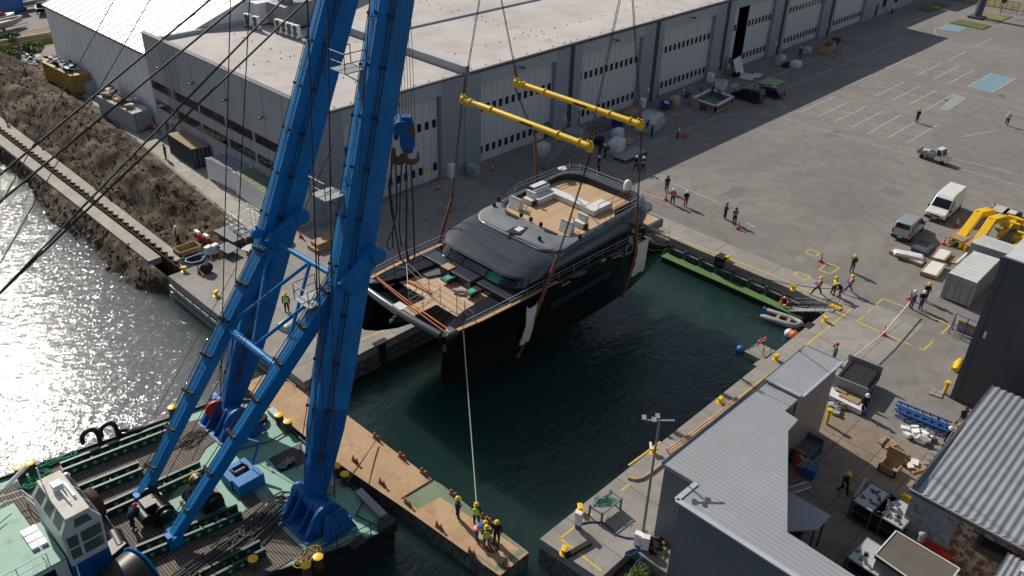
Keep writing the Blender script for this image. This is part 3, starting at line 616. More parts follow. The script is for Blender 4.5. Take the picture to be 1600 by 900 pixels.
# white halls behind
wh = thing('white_hall', 'white panelled hall with a bright standing seam pitched roof behind the office', 'hall', (52, 116, 0))
x0, x1, y0, y1, ze, zr = 42.0, 62.0, 99.6, 132.0, 9.3, 16.3
b = MB(); b.box(x0, y0, 0, x0+.3, y1, ze); b.poly([(x0+.3, y1, 0), (82, y1, 0), (82, y1, ze), (x1, y1, zr), (x0+.3, y1, ze)]); b.poly([(x0+.3, y0, 0), (82, y0, 0), (82, y0, ze), (x1, y0, zr), (x0+.3, y0, ze)], 0)
for k in range(18): yy = y0+1.8*k; b.box(x0-.012, yy, 0, x0-.001, yy+.05, ze, 1)
b.build('wall', ['clad_white', 'frame'], wh)
b = MB()
for s, xa in ((1, x0-.25), (-1, 82.25)):
    b.add([(xa, y0-.1, ze), (x1, y0-.1, zr), (x1, y1+.2, zr), (xa, y1+.2, ze), (xa, y0-.1, ze+.15), (x1, y0-.1, zr+.15), (x1, y1+.2, zr+.15), (xa, y1+.2, ze+.15)], [(3,2,1,0),(4,5,6,7),(0,1,5,4),(2,3,7,6),(3,0,4,7)])
    for k in range(19): yy = y0+1.8*k; b.beam((xa, yy, ze+.17), (x1, yy, zr+.17), .06, .08, 1)
b.build('roof', ['roof_white', 'frame'], wh)
b = MB(); b.box(x0-.3, y0, ze-.1, x0-.26, y1, ze+.16); b.build('gutter', 'trim', wh)
b = MB(); b.box(x0-.06, 111, 0, x0-.002, 117.5, 4.6); b.box(x0-.1, 110.9, 4.601, x0-.002, 117.6, 4.7); b.build('door', 'clad_white', wh)
w2 = thing('white_hall', 'second white roofed hall partly behind the roof plant, beyond the office', 'hall', (110, 125, 0))
b = MB(); b.box(84, 131, 0, 150, 160, 13.5); b.build('wall', 'clad', w2); b = MB(); b.prism([(83.6, 130.6), (150, 130.6), (150, 160), (83.6, 160)], [13.501, 13.501, 17, 17], [13.8, 13.8, 17.3, 17.3]); b.build('roof', 'roof_white', w2)
# roof plant
def rp(px, py, z=EZ+.05): return G(px, py, z)
pl = thing('air_handling_unit', 'large pale roof air handling unit with rounded duct on the office roof', 'roof unit', rp(440, 40))
c = rp(448, 46); b = MB(); b.box(c.x-.5, c.y-1, c.z+.3, c.x+6.5, c.y+3.2, c.z+2.9); b.build('casing', 'galv', pl, bevel=.06)
b = MB(); b.tube([(c.x+1, c.y+1.2, c.z+2.9), (c.x+1, c.y+1.2, c.z+4), (c.x+2.4, c.y+1.2, c.z+4.9), (c.x+5.5, c.y+1.2, c.z+4.9), (c.x+6.3, c.y+1.2, c.z+4), (c.x+6.3, c.y+1.2, c.z+.4)], .95, 12); b.build('duct', 'galv', pl, smooth=50)
b = MB(); b.box(c.x-1.8, c.y+3.4, c.z+.2, c.x+1.4, c.y+7.4, c.z+2.6); b.box(c.x-1.9, c.y+3.3, c.z+2.61, c.x+1.5, c.y+7.5, c.z+2.75); b.build('cabinet', 'clad_white', pl)
used = [False]
b0 = thing('condenser', '', 'roof unit', (0, 0, 0), 0, 'condensers on the office roof', local=True)
b = MB(); b.box(-.2, -.5, .35, .25, .5, 1.75); b.build('casing', 'clad_white', b0, bevel=.03)
b = MB(); b.lathe([(.36, 0), (.36, .02), (.1, .03)], (-.2, 0, .75), 12, 0, (-1, 0, 0)); b.lathe([(.36, 0), (.36, .02), (.1, .03)], (-.2, 0, 1.35), 12, 0, (-1, 0, 0)); b.build('fan', 'trim', b0)
for yy in (-.4, .4): b = MB(); b.box(-.3, yy-.04, 0, .35, yy+.04, .35); b.build('stand', 'galv', b0)
for i, (px, py) in enumerate([(437, 53), (446, 56), (455, 59), (464, 62), (389, 44), (402, 48)]):
    g = rp(px, py); place(b0, used, (g.x, g.y, g.z), .25, ['white twin fan condenser at the left end of the row of four', 'second white twin fan condenser from the left in the row of four', 'third white twin fan condenser from the left in the row of four', 'white twin fan condenser at the right end of the row of four', 'left one of the pair of white condensers standing apart on the office roof', 'right one of the pair of white condensers standing apart on the office roof'][i])
# low buildings at the far end of the hall
an = thing('annex_building', 'low pale grey annex with windows past the far end of the hall', 'building', (176, 69, 0))
b = MB(); b.box(166.1, 66.6, 0, 186, 80, 5.2); b.build('wall', 'container', an); b = MB(); b.box(166.1, 66.4, 5.2, 186.2, 80, 5.5); b.build('roof', 'roof', an)
for x in (171, 176.5, 181):
    b = MB(); b.box(x, 66.54, 1.4, x+1.6, 66.597, 2.9); b.build('window', 'glass', an)
b = MB(); b.box(168, 66.54, 0, 169.3, 66.597, 2.3); b.build('door', 'trim', an)
an = thing('gatehouse', 'dark grey low building beside the lawn beyond the annex', 'building', (196, 70, 0))
b = MB(); b.box(187, 66.8, 0, 206, 80, 6.5); b.build('wall', 'clad_pier', an); b = MB(); b.box(186.8, 66.6, 6.5, 206.2, 80, 6.8); b.build('roof', 'roof', an)
b = MB(); b.box(190, 66.74, 1.2, 194, 66.797, 2.6); b.build('window', 'glass', an)
# ================================================================== YACHT
YC = 41.45
yt = thing('catamaran_yacht', 'black and dark grey catamaran yacht with teak flybridge hanging in slings above the dock', 'yacht', (44, YC, 0))
HST = [(31.55, 2.3, 6.05, 4.75, 4.70, 4.72, 4.72), (31.9, 1.9, 6.1, 4.95, 4.45, 4.74, 4.6), (33, 1.35, 6.12, 5.12, 3.85, 4.8, 4.35), (35, .75, 6.14, 5.27, 3.35, 4.85, 4.1), (38, .35, 6.15, 5.35, 3.1, 4.85, 4.0),
       (43, .1, 6.15, 5.38, 3.0, 4.85, 4.0), (48, .05, 6.1, 5.4, 3.0, 4.85, 4.0), (52, .2, 6.0, 5.4, 3.0, 4.85, 4.0), (54.5, .55, 5.6, 5.38, 3.1, 4.8, 4.05), (56.4, 1.2, 4.6, 5.32, 3.25, 4.75, 4.15), (57.6, 2.0, 3.95, 5.25, 3.4, 4.7, 4.2), (58.7, 3.0, 3.75, 5.15, 3.5, 4.6, 4.25)]
for s in (-1, 1):
    b = MB(); loops = []
    for x, zk, zt, oo, oi, ob, ib in HST:
        d = zt-zk; xt = x+(.18 if x < 31.7 else 0)
        prof = [(oi, zt), (oi, zk+d*.55), (ib-.02, zk+d*.16), ((ob+ib)/2, zk), (ob, zk+d*.14), (oo-.12, zk+d*.58), (oo-.02, zk+d*.64), (oo, zk+d*.9), (oo-.05, zt)]
        loops.append([(xt if z > zk+d*.5 else x, YC+s*o, z) for o, z in prof])
    b.loft(loops, 0, True, True); b.build('hull', 'yhull', yt, smooth=40)
b = MB(); b.box(34.6, YC-3.8, 3.7, 56.2, YC+3.8, 5.55); b.build('bridgedeck', 'ygrey', yt)
b = MB()  # crossbeam
b.tube([(32.05, YC-4.2, 5.8), (31.85, YC-2, 5.85), (31.8, YC, 5.85), (31.85, YC+2, 5.85), (32.05, YC+4.2, 5.8)], [.26, .3, .32, .3, .26], 10); b.build('crossbeam', 'ybeam', yt, smooth=50)
b = MB(); b.box(31.7, YC-.25, 6.175, 32.4, YC+.7, 6.2); b.build('crossbeam_plate', 'cover', yt)
b = MB(); b.loft([[(30.9, YC-.12, 5.3), (30.9, YC+.12, 5.3), (30.9, YC+.12, 5.55), (30.9, YC-.12, 5.55)], [(34.8, YC-.6, 4.4), (34.8, YC+.6, 4.4), (34.8, YC+.6, 5.6), (34.8, YC-.6, 5.6)]], 0, True, True)
b.box(31.2, YC-.1, 5.56, 31.6, YC+.1, 5.7); b.build('bow_nacelle', 'ygrey', yt)
# nets
for y0, y1 in ((YC-3.75, YC-.95), (YC+.35, YC+3.5)):
    b = MB(); n = 8
    b.loft([[(32.3+2.3*i/n, y0+(y1-y0)*j/n, 5.66-.18*math.sin(math.pi*i/n)*math.sin(math.pi*j/n)) for j in range(n+1)] for i in range(n+1)], closed=False)
    o = b.build('trampoline_net', 'net', yt)
    b = MB()
    for k in range(1, 5): yy = y0+(y1-y0)*k/5; b.tube([(32.3, yy, 5.62), (33.4, yy, 5.5), (34.6, yy, 5.62)], .02, 4)
    b.build('lashing', 'plastic', o)
# teak foredeck
b = MB()
b.box(34.55, YC-4.95, 5.6, 40.2, YC+4.95, 5.72); b.box(32.1, YC-.9, 5.6, 34.549, YC+.3, 5.72)
b.box(33.3, YC+3.55, 5.6, 34.549, YC+4.9, 5.72); b.box(33.3, YC-4.9, 5.6, 34.549, YC-3.8, 5.72)
b.build('foredeck', 'teak', yt)
b = MB()   # pale seam lines of the deck margins
for p, q in (((36.2, YC-4.6), (37.3, YC+4.2)), ((34.75, YC-4.7), (34.75, YC-1.2)), ((34.75, YC+.6), (34.75, YC+4.4))): b.beam((*p, 5.727), (*q, 5.727), .07, .01)
b.build('deck_margin', 'canvas', yt)
for s in (-1, 1):
    b = MB(); b.prism([(31.9, YC+s*4.75-.14), (33.0, YC+s*4.45-.42), (33.0, YC+s*4.45+.45), (31.9, YC+s*4.75+.14)], 5.95, 6.13); b.build('bow_locker', 'ygrey', yt, bevel=.03)
    b = MB(); b.box(32.45, YC+s*4.5-.3, 6.131, 32.95, YC+s*4.5+.3, 6.16, 0); b.build('hatch', 'ypad', yt)
    b = MB(); b.lathe([(.09, 0), (.09, .14), (.05, .2)], (32.3, YC+s*4.75, 6.13), 8); b.lathe([(.07, 0), (.07, .12)], (32.4, YC+s*4.45, 6.13), 8); b.build('cleat', 'white', yt)
    # bulwark and cap
    b = MB(); pts = [(33.0, 4.98), (35, 5.2), (38, 5.29), (43, 5.33), (48, 5.35), (52, 5.35)]
    for i in range(len(pts)-1):
        zt0 = 6.13 if i < 4 else 6.08; b.beam((pts[i][0], YC+s*pts[i][1]-s*.12, zt0), (pts[i+1][0], YC+s*pts[i+1][1]-s*.12, 6.13 if i < 3 else (6.08 if i == 3 else 5.98)), .3, .09, 0 if i < 3 else 1)
    b.build('bulwark_cap', ['teakcap', 'ygrey'], yt)
    b = MB(); b.beam((33.5, YC+s*4.75, 5.86), (38, YC+s*5.0, 5.86), .08, .42); b.build('bulwark', 'ygrey', yt)
    # rail
    b = MB(); rp_ = [(33.4, 5.0, 6.15), (33.7, 5.05, 6.75), (36, 5.22, 6.82), (38, 5.26, 6.85), (43, 5.28, 6.87), (48, 5.3, 6.85), (52, 5.3, 6.75), (53.6, 5.3, 6.5)]
    b.tube([(x, YC+s*o, z) for x, o, z in rp_], .035, 6); b.tube([(x, YC+s*o, z-.3) for x, o, z in rp_[1:]], .02, 5)
    for x in [34.5+k*1.75 for k in range(11)]: b.tube([(x, YC+s*5.2, 6.1), (x, YC+s*5.22, 6.83)], .025, 5)
    b.build('guard_rail', 'galv', yt)
    # side deck
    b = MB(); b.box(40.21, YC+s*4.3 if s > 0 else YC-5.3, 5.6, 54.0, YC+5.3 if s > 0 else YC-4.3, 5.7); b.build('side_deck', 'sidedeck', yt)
# foredeck furniture
def gq(px, py, z): g = G(px, py, z); return g.x, g.y
b = MB(); b.prism([gq(*p, 5.9) for p in ((642,418),(668,403),(697,420),(690,428),(667,432))][::-1], 5.72, 5.9); b.build('sun_pad', 'ypad', yt, bevel=.04)
b = MB(); b.prism([gq(*p, 5.9) for p in ((743,478),(750,470),(766,464),(792,474),(799,480),(772,492))][::-1], 5.72, 5.9); b.build('sun_pad', 'ypad', yt, bevel=.04)
b = MB(); b.box(37.75, YC-1.1, 5.72, 38.95, YC+2.0, 6.45); b.box(38.0, YC+1.0, 5.73, 39.3, YC+4.8, 6.3); b.box(38.2, YC-5.0, 5.73, 39.4, YC-1.3, 6.32); b.build('lounge_seat', 'ygrey', yt, bevel=.05)
b = MB(); b.box(37.6, YC+1.15, 5.73, 38.4, YC+2.15, 6.5); t = b.build('deck_box', 'ygrey', yt); b = MB(); b.box(37.62, YC+1.2, 6.501, 38.38, YC+2.1, 6.54); b.build('lid', 'teakcap', t)
for yy in (YC+.75, YC-1.9):
    b = MB(); b.box(36.75, yy-.35, 6.0, 38.0, yy+.45, 6.2); b.box(37.1, yy-.1, 5.72, 37.6, yy+.2, 6.0); t = b.build('deck_table', 'black', yt, bevel=.05)
    b = MB(); b.box(36.9, yy-.22, 6.201, 37.5, yy+.32, 6.24); b.build('tray', 'teal', t)
b = MB(); b.tube([(36.6, YC-.5, 5.95), (36.7, YC-.9, 5.95), (37.0, YC-1.2, 5.95)], .16, 8); b.build('rolled_tarp', 'cushion', yt)
# scaffold guard rail left on the foredeck
b = MB(); zs = 5.72
posts = [G(636, 428, zs), G(671, 462, zs), G(688, 472, zs), G(714, 489, zs), G(726, 498, zs), G(740, 509, zs), G(639, 478, zs), G(661, 484, zs), G(616, 425, zs)]
for p in posts: b.tube([p, p+V((0, 0, 1.5))], .03, 5)
for i, j in ((0, 1), (1, 2), (2, 3), (3, 4), (4, 5), (0, 8), (6, 7), (6, 1), (7, 2)):
    for h in (.55, 1.1): b.tube([posts[i]+V((0, 0, h)), posts[j]+V((0, 0, h))], .022, 5)
for i, j in ((6, 7), (7, 2), (6, 0)): b.tube([posts[i]+V((0, 0, .1)), posts[j]+V((0, 0, 1.2))], .022, 5)
b.build('scaffold_rail', 'galv', yt)
b = MB(); b.obox(G(655, 448, 5.8), (.25, 2.6, .12), .05); b.build('strop_bundle', 'rope_red', yt)
# saloon glass block
def rr(x0, x1, y0, y1, r, z, n=6, zf=None, rb=None):
    """rounded rectangle loop; zf = z at x0 side (linear to z at x1); rb aft radius"""
    rb = r if rb is None else rb; pts = []
    for cx, cy, a0, rad in ((x1-rb, y1-rb, 0, rb), (x0+r, y1-r, 90, r), (x0+r, y0+r, 180, r), (x1-rb, y0+rb, 270, rb)):
        for k in range(n+1):
            a = R(a0+90*k/n); pts.append((cx+rad*math.cos(a), cy+rad*math.sin(a)))
    z0 = z if zf is None else zf
    return [(x, y, z0+(z-z0)*min(1, max(0, (x-x0)/(x1-x0)))) for x, y in pts]
b = MB(); b.loft([rr(39.2, 54.2, YC-4.45, YC+4.45, 1.5, 5.6), rr(39.0, 54.2, YC-4.55, YC+4.55, 1.5, 6.42)], 0); b.build('coachroof', 'ygrey', yt, smooth=40)
b = MB(); b.loft([rr(39.05, 54.0, YC-4.5, YC+4.5, 1.5, 6.421), rr(40.1, 54.0, YC-4.45, YC+4.45, 1.4, 7.42)], 0, True, True); sg = b.build('saloon_window', 'tint', yt, smooth=40)
for k in range(9):
    x = 42.6+1.25*k
    for o in (-4.5, 4.5): b = MB(); b.box(x-.05, YC+o-.03, 6.0, x+.05, YC+o+.03, 7.4); b.build('mullion', 'plastic', sg)
for yy in (YC-3.0, YC-1.3, YC+1.3, YC+3): b = MB(); b.beam((39.02, yy, 6.43), (40.08, yy, 7.42), .07, .05); b.build('mullion', 'plastic', sg)
b = MB(); b.add([(39.0+.02, YC-3.0+1.35, 6.46), (39.02, YC-1.5-1.3, 6.46), (39.95, YC-1.4-1.25, 7.3), (39.95, YC-1.75, 7.3)], [(0, 1, 2, 3)]); b.build('hatch_window', 'teal', sg)
# hardtop: lip, solar field, coaming
A = (YC-.35)
lp = [rr(40.4, 54.4, A-4.55, A+4.55, 1.5, 7.43), rr(39.3, 55.0, A-4.95, A+4.95, 2.2, 7.45, zf=7.3), rr(39.05, 55.2, A-5.1, A+5.1, 2.3, 7.6, zf=7.42), rr(39.2, 55.3, A-5.12, A+5.12, 2.3, 7.85, zf=7.55)]
b = MB(); b.loft(lp, 0, True); b.build('hardtop_lip', 'ygrey', yt, smooth=50)
b = MB(); b.loft([lp[-1], rr(40.2, 55.5, A-5.05, A+5.05, 2.2, 8.1, zf=7.85), rr(41.4, 55.5, A-4.9, A+4.9, 2.1, 8.3, zf=8.1), rr(42.6, 55.4, A-4.72, A+4.72, 2.0, 8.5, zf=8.26)], 0)
me = b.build('solar_roof', ['solar', 'ygrey'], yt, smooth=50)
for p in me.data.polygons:   # panels only on the forward slope
    if p.center.x+44 > 42.9 and (abs(p.normal.y) > .3 or p.center.x+44 > 50): p.material_index = 1
b = MB(); b.loft([rr(42.55, 55.4, A-4.74, A+4.74, 2.0, 8.501, zf=8.261), rr(42.6, 55.45, A-4.7, A+4.7, 2.0, 8.62, zf=8.36), rr(42.9, 55.4, A-4.62, A+4.62, 2.0, 8.95, zf=8.44), rr(45.1, 55.1, A-4.45, A+4.45, 1.9, 9.02, zf=8.55), rr(45.25, 54.5, A-4.12, A+4.12, 1.7, 9.0, zf=8.56)], 0)
cm = b.build('flybridge_coaming', ['ygrey', 'ypanel'], yt, smooth=45)
for p in cm.data.polygons:
    if p.center.x+44 < 45.4 and p.normal.z > .8: p.material_index = 1
b = MB(); b.loft([rr(45.26, 54.49, A-4.11, A+4.11, 1.7, 8.99, zf=8.555), rr(45.3, 54.4, A-4.05, A+4.05, 1.7, 8.3)], 0); b.build('coaming_liner', 'black', yt, smooth=45)
b = MB(); b.loft([rr(42.75, 44.8, A-4.0, A+4.0, .8, 8.52, zf=8.46), rr(42.9, 44.75, A-3.9, A+3.9, .8, 8.56, zf=8.5)], 0, False, True); b.build('dash_panel', 'ypanel', yt, smooth=40)
b = MB(); b.add([(*q, 8.42) for q in [(p[0], p[1]) for p in rr(45.28, 54.45, A-4.08, A+4.08, 1.7, 0)]], [tuple(range(28))]); b.build('flybridge_deck', 'teak', yt)
b = MB(); b.add([(*gq(px, py, 8.6), 8.6) for px, py in ((789, 362), (803, 354), (826, 354), (812, 366))], [(0, 1, 2, 3)]); hh = b.build('roof_hatch', 'black', yt)
b = MB(); b.add([(*gq(px, py, 8.61), 8.61) for px, py in ((803, 357.5), (812, 353.5), (820, 357), (810, 362))], [(0, 1, 2, 3)]); b.build('pane', 'cover', hh)
for px, py, h in ((814.5, 338, .3), (829.5, 345, .3), (845, 353, .3), (906, 372, .3), (779, 313, .35), (772, 321, .25), (843, 374, .25)):
    g = G(px, py, 8.6); b = MB(); b.lathe([(.16, 0), (.17, h*.7), (.12, h)], g, 10); b.build('vent', 'black', yt)
b = MB()
for pts in (((788, 327), (795, 331), (811, 339), (808, 341), (790, 334)), ((847, 355), (852, 356), (872, 365), (868, 366), (850, 360))): b.add([(*gq(*p, 8.63), 8.63) for p in pts], [tuple(range(5))])
b.build('air_slot', 'black', yt)
# fly rail
b = MB(); pr_ = [p for p in rr(46.5, 55.0, A-4.35, A+4.35, 1.9, 9.0, n=5)]
lo = [p for p in pr_]; seg = lo[0:12]   # far and aft side
seg = [(55.0, A-2.6, 9.0)]+lo[0:9]+[(46.6, A+4.1, 8.7)]
for h in (.3, .62): b.tube([(x, y, z+h) for x, y, z in seg], .028, 5)
for x, y, z in seg: b.tube([(x, y, z), (x, y, z+.62)], .022, 5)
seg = [(50.6, A-4.3, 8.95), (52.6, A-4.3, 8.95), (54.2, A-4.1, 9.0), (54.9, A-3.2, 9)]
for h in (.3, .62): b.tube([(x, y, z+h) for x, y, z in seg], .028, 5)
for x, y, z in seg: b.tube([(x, y, z), (x, y, z+.62)], .022, 5)
b.build('flybridge_rail', 'galv', yt)
b = MB(); b.box(51.3, A-3.75, 8.42, 54.0, A-3.6, 9.1); b.build('stair_screen', 'rust_dark', yt)
b = MB(); q = [(50.4, A-2.6, 8.42), (54.1, A-2.6, 8.42), (54.1, A-3.7, 8.42), (50.4, A-3.9, 8.42)]
for i in range(3):
    for h in (.5, 1.0): b.tube([V(q[i])+V((0, 0, h)), V(q[i+1])+V((0, 0, h))], .025, 5)
for p in q+[(52.2, A-2.6, 8.42)]: b.tube([p, V(p)+V((0, 0, 1.0))], .025, 5)
b.build('stair_rail', 'trim', yt)
# covered furniture on flybridge
FD = 8.43
def covered(name, parts, m='cover', bev=.06):
    b = MB()
    for (x0, y0, z0, x1, y1, z1) in parts: b.box(x0, y0, FD+z0, x1, y1, FD+z1)
    return b.build(name, m, yt, bevel=bev)
def at(px, py, z=FD): g = G(px, py, z); return g.x, g.y
x, y = at(905, 318); covered('sofa', [(50.0, A-1.4, 0, 50.9, A+2.7, .52), (48.1, A+1.9, .0, 50.0, A+2.75, .5), (49.9, A-2.6, 0, 52.2, A-1.41, .5)])
x, y = at(857, 304); b = MB(); b.box(48.4, A+2.9, FD, 50.4, A+3.6, FD+1.05); w0 = b.build('wet_bar', 'black', yt); b = MB(); b.box(48.36, A+2.75, FD+.1, 50.3, A+2.89, FD+1.0); b.box(48.6, A+2.95, FD+1.051, 50.2, A+3.5, FD+1.12); b.build('cover', 'cover', w0)
for yy in (A+2.9, A-2.75):
    b = MB(); b.loft([[(46.0, yy-.62, FD), (46.6, yy-.62, FD), (46.6, yy+.62, FD), (46.0, yy+.62, FD)], [(46.25, yy-.66, FD+.75), (46.75, yy-.5, FD+.6), (46.75, yy+.5, FD+.6), (46.25, yy+.66, FD+.75)], [(46.3, yy-.6, FD+1.0), (46.42, yy-.5, FD+.98), (46.42, yy+.5, FD+.98), (46.3, yy+.6, FD+1.0)]], 0, True, True); hl = b.build('helm_console', 'cover', yt, bevel=.06)
    b = MB(); b.tube([(46.95+.1*math.cos(a), yy+.3*math.cos(a), FD+.75+.3*math.sin(a)) for a in [2*math.pi*k/12 for k in range(12)]], .03, 5, closed=True); b.build('wheel', 'black', hl)
    b = MB(); b.box(47.5, yy-.75, FD, 48.0, yy+.3, FD+.5); b.box(47.9, yy-.75, FD+.5, 48.1, yy+.3, FD+1.1); b.build('helm_seat', 'cover', yt, bevel=.07); b = MB(); b.box(47.45, yy-.8, FD, 48.05, yy-.76, FD+.45); b.build('seat_base', 'rust_dark', yt)
# aerials
b = MB(); b.lathe([(.32, 0), (.36, .15), (.36, .55), (.27, .8), (.1, .93), (0, .95)], (55.0, A-2.0, 9.05), 14); b.build('satellite_dome', 'white', yt, smooth=60)
b = MB(); b.lathe([(.3, 0), (.42, .08), (.38, .18), (0, .22)], (53.6, A+4.2, 9.3), 14); b.build('radar_dome', 'white', yt, smooth=60)
for x, y in ((54.9, A+3.3), (55.2, A+1.6), (55.2, A-2.6), (54.3, A+4.0)):
    b = MB(); b.tube([(x, y, 9), (x, y, 9.75)], .035, 5); b.build('aerial', 'white', yt)
# aft: roof overhang above cockpit, cockpit deck, stern
b = MB(); b.loft([rr(52.5, 56.4, A-3.9, A+4.4, .8, 7.35), rr(52.5, 56.6, A-4.1, A+4.6, .9, 7.5), rr(52.5, 56.6, A-4.1, A+4.6, .9, 7.8)], 0, True, True); b.build('aft_canopy', 'ygrey', yt, smooth=40)
b = MB(); b.box(55.6, YC-3.9, 5.56, 58.2, YC+3.6, 5.75); b.build('aft_deck', 'teak', yt)
b = MB(); b.box(55.7, YC-4.15, 5.0, 58.25, YC-3.91, 5.74); b.box(58.21, YC-4.15, 5.0, 58.4, YC+3.6, 5.74); b.build('aft_bulwark', 'ygrey', yt)
for s in (-1, 1):
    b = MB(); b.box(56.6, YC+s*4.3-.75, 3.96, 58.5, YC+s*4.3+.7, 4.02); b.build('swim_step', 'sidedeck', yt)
    b = MB(); q = [(54.4, 5.2, 5.7), (56.2, 5.1, 4.75), (57.5, 5.0, 4.0), (58.6, 4.9, 3.85)]
    for i in range(3):
        for h in (.45, .9): b.tube([(q[i][0], YC+s*q[i][1], q[i][2]+h), (q[i+1][0], YC+s*q[i+1][1], q[i+1][2]+h)], .022, 5)
    for x, o, z in q: b.tube([(x, YC+s*o, z), (x, YC+s*o, z+.9)], .022, 5)
    b.tube([(58.6, YC+s*4.9, 4.75), (58.6, YC+s*3.6, 4.75)], .022, 5)
    b.build('stern_rail', 'galv', yt)
    b = MB(); b.tube([(56.0, YC+s*3.3, 5.9), (56.3, YC+s*4.6, 5.6), (57.2, YC+s*4.8, 4.9)], .14, 8); b.build('fender_roll', 'cushion', yt, smooth=50)
b = MB(); b.beam((55.2, YC-4.4, 7.4), (53.6, YC-4.5, 5.7), .12, .12); b.beam((55.2, YC+4.4, 7.4), (53.6, YC+4.5, 5.7), .12, .12); b.build('canopy_post', 'black', yt)
# hull side details: windows, boarding frames
b = MB(); b.box(42.2, YC-5.44, 4.0, 49.5, YC-5.39, 4.55); b.build('hull_window', 'tint', yt)
for px, py in ((974, 407), ):
    g = G(px, py, 5.9); b = MB(); b.box(51.3, YC-5.5, 5.35, 51.36, YC-5.4, 6.1); b.box(52.2, YC-5.5, 5.35, 52.26, YC-5.4, 6.1); b.box(51.3, YC-5.5, 5.3, 52.26, YC-5.4, 5.36); b.box(51.3, YC-5.5, 6.1, 52.26, YC-5.4, 6.16); b.build('gate_frame', 'galv', yt)
for xa in (43.4, 49.6): b = MB(); b.box(xa, YC-5.48, 5.62, xa+.95, YC-5.405, 5.72); b.build('fairlead', 'galv', yt)
# ================================================================== LIFTING GEAR
def rope(name, pts, r, m, label, cat, group=None, n=6):
    b = MB(); b.tube(pts, r, n); return tag(b.build(name, m, smooth=60), label, cat, group)
ZB = 17.1
beams = [(44.4, 48.2, 35.2, (811, -99), 'yellow tubular spreader beam, the nearer one, above the foredeck slings'), (50.55, 48.3, 35.4, (941, -128), 'yellow tubular spreader beam, the farther one, above the stern slings')]
for x, y0, y1, hk, lab in beams:
    t = thing('spreader_beam', lab, 'lifting beam', (x, YC, ZB), 0, 'spreader beams above the yacht')
    b = MB(); b.tube([(x, y0, ZB), (x, y1, ZB)], .25, 14); b.build('tube', 'yellow', t, smooth=50)
    for yy in (y0-.9, y1+.9, y1+2.9, y0-3.2):
        b = MB(); b.lathe([(.28, -.07), (.34, -.05), (.34, .05), (.28, .07)], (x, yy, ZB), 14, 0, (0, 1, 0)); b.build('flange', 'yellow', t, smooth=30)
    for yy, s in ((y0, 1), (y1, -1)):
        b = MB(); b.box(x-.06, yy-.26, ZB-.4, x+.06, yy+.26, ZB+.42); b.lathe([(.3, -.2), (.34, -.12), (.34, .12), (.2, .2)], (x, yy, ZB), 14, 0, (0, 1, 0)); b.build('end_lug', 'yellow', t, smooth=30)
    b = MB(); b.box(x-.283, YC-1.0, ZB-.06, x-.271, YC+.3, ZB+.12); b.build('plate', 'black', t)
hooksL, hooksR = V((47.3, 48.4, 28.6)), V((47.3, 35.4, 29.6))
NM = {(0, 0): 'far end of the nearer', (0, 1): 'near end of the nearer', (1, 0): 'far end of the farther', (1, 1): 'near end of the farther'}
for i, (x, y0, y1, hk, lab) in enumerate(beams):
    for j, (yy, hp) in enumerate(((y0, hooksL), (y1, hooksR))):
        p = V((x, yy, ZB+.4)); d = (hp-p).normalized()
        t = thing('lifting_wire', 'black wire rope rising from the %s yellow beam' % NM[(i, j)], 'wire rope', p)
        b = MB(); b.tube([p+d*1.2+V((0, s, 0)) for s in (.06,)]+[hp+V((0, .06, 0))], .026, 6); b.tube([p+d*1.2+V((0, -.06, 0)), hp+V((0, -.06, 0))], .026, 6); b.build('rope', 'cable', t)
        b = MB()
        for k in range(4): c = p+d*(.1+.3*k); b.tube([c+V((.12*math.cos(a), .09*math.sin(a)*(k % 2), .16*math.sin(a))) for a in [2*math.pi*q/10 for q in range(10)]], .05, 5, closed=True)
        b.build('shackle', 'rust_dark', t)
# slings: wire then rust coloured sleeve down to the keel
SL = [((44.4, 35.0), (42.35, YC-5.75, 8.9), (40.2, YC-5.55, 4.2), (39.6, YC-4.5, .35), 'near sling in a rust brown sleeve by the bow of the black hull'),
      ((44.4, 48.4), (42.2, YC+5.75, 9.6), (40.2, YC+5.55, 5.5), (39.6, YC+4.5, .35), 'far sling in a rust brown sleeve over the foredeck rail'),
      ((50.55, 35.2), (51.9, YC-5.75, 9.3), (52.6, YC-5.6, 5), (52.8, YC-4.5, .25), 'near sling in a rust brown sleeve by the stern of the black hull'),
      ((50.55, 48.5), (51.9, YC+5.75, 12.2), (52.6, YC+5.6, 5.5), (52.8, YC+4.5, .25), 'far sling in a rust brown sleeve behind the flybridge')]
for (bx, by), a, c, e, lab in SL:
    p = V((bx, by, ZB-.45)); a, c, e = V(a), V(c), V(e); t = thing('hull_sling', lab, 'sling', e, 0, 'slings under the yacht')
    b = MB()
    for s in (-.07, .07): b.tube([p+V((s, 0, 0)), a+V((s, 0, 0))], .033, 6)
    b.build('wire', 'cable', t)
    b = MB(); b.tube([a+V((0, 0, .3)), a, c, e], [.07, .14, .16, .2], 8); b.build('sleeve', 'rust', t, smooth=60)
    b = MB(); b.tube([a+V((.12*math.cos(q), 0, .2+.22*math.sin(q))) for q in [2*math.pi*k/10 for k in range(10)]], .05, 5, closed=True); b.build('shackle', 'rust_dark', t)
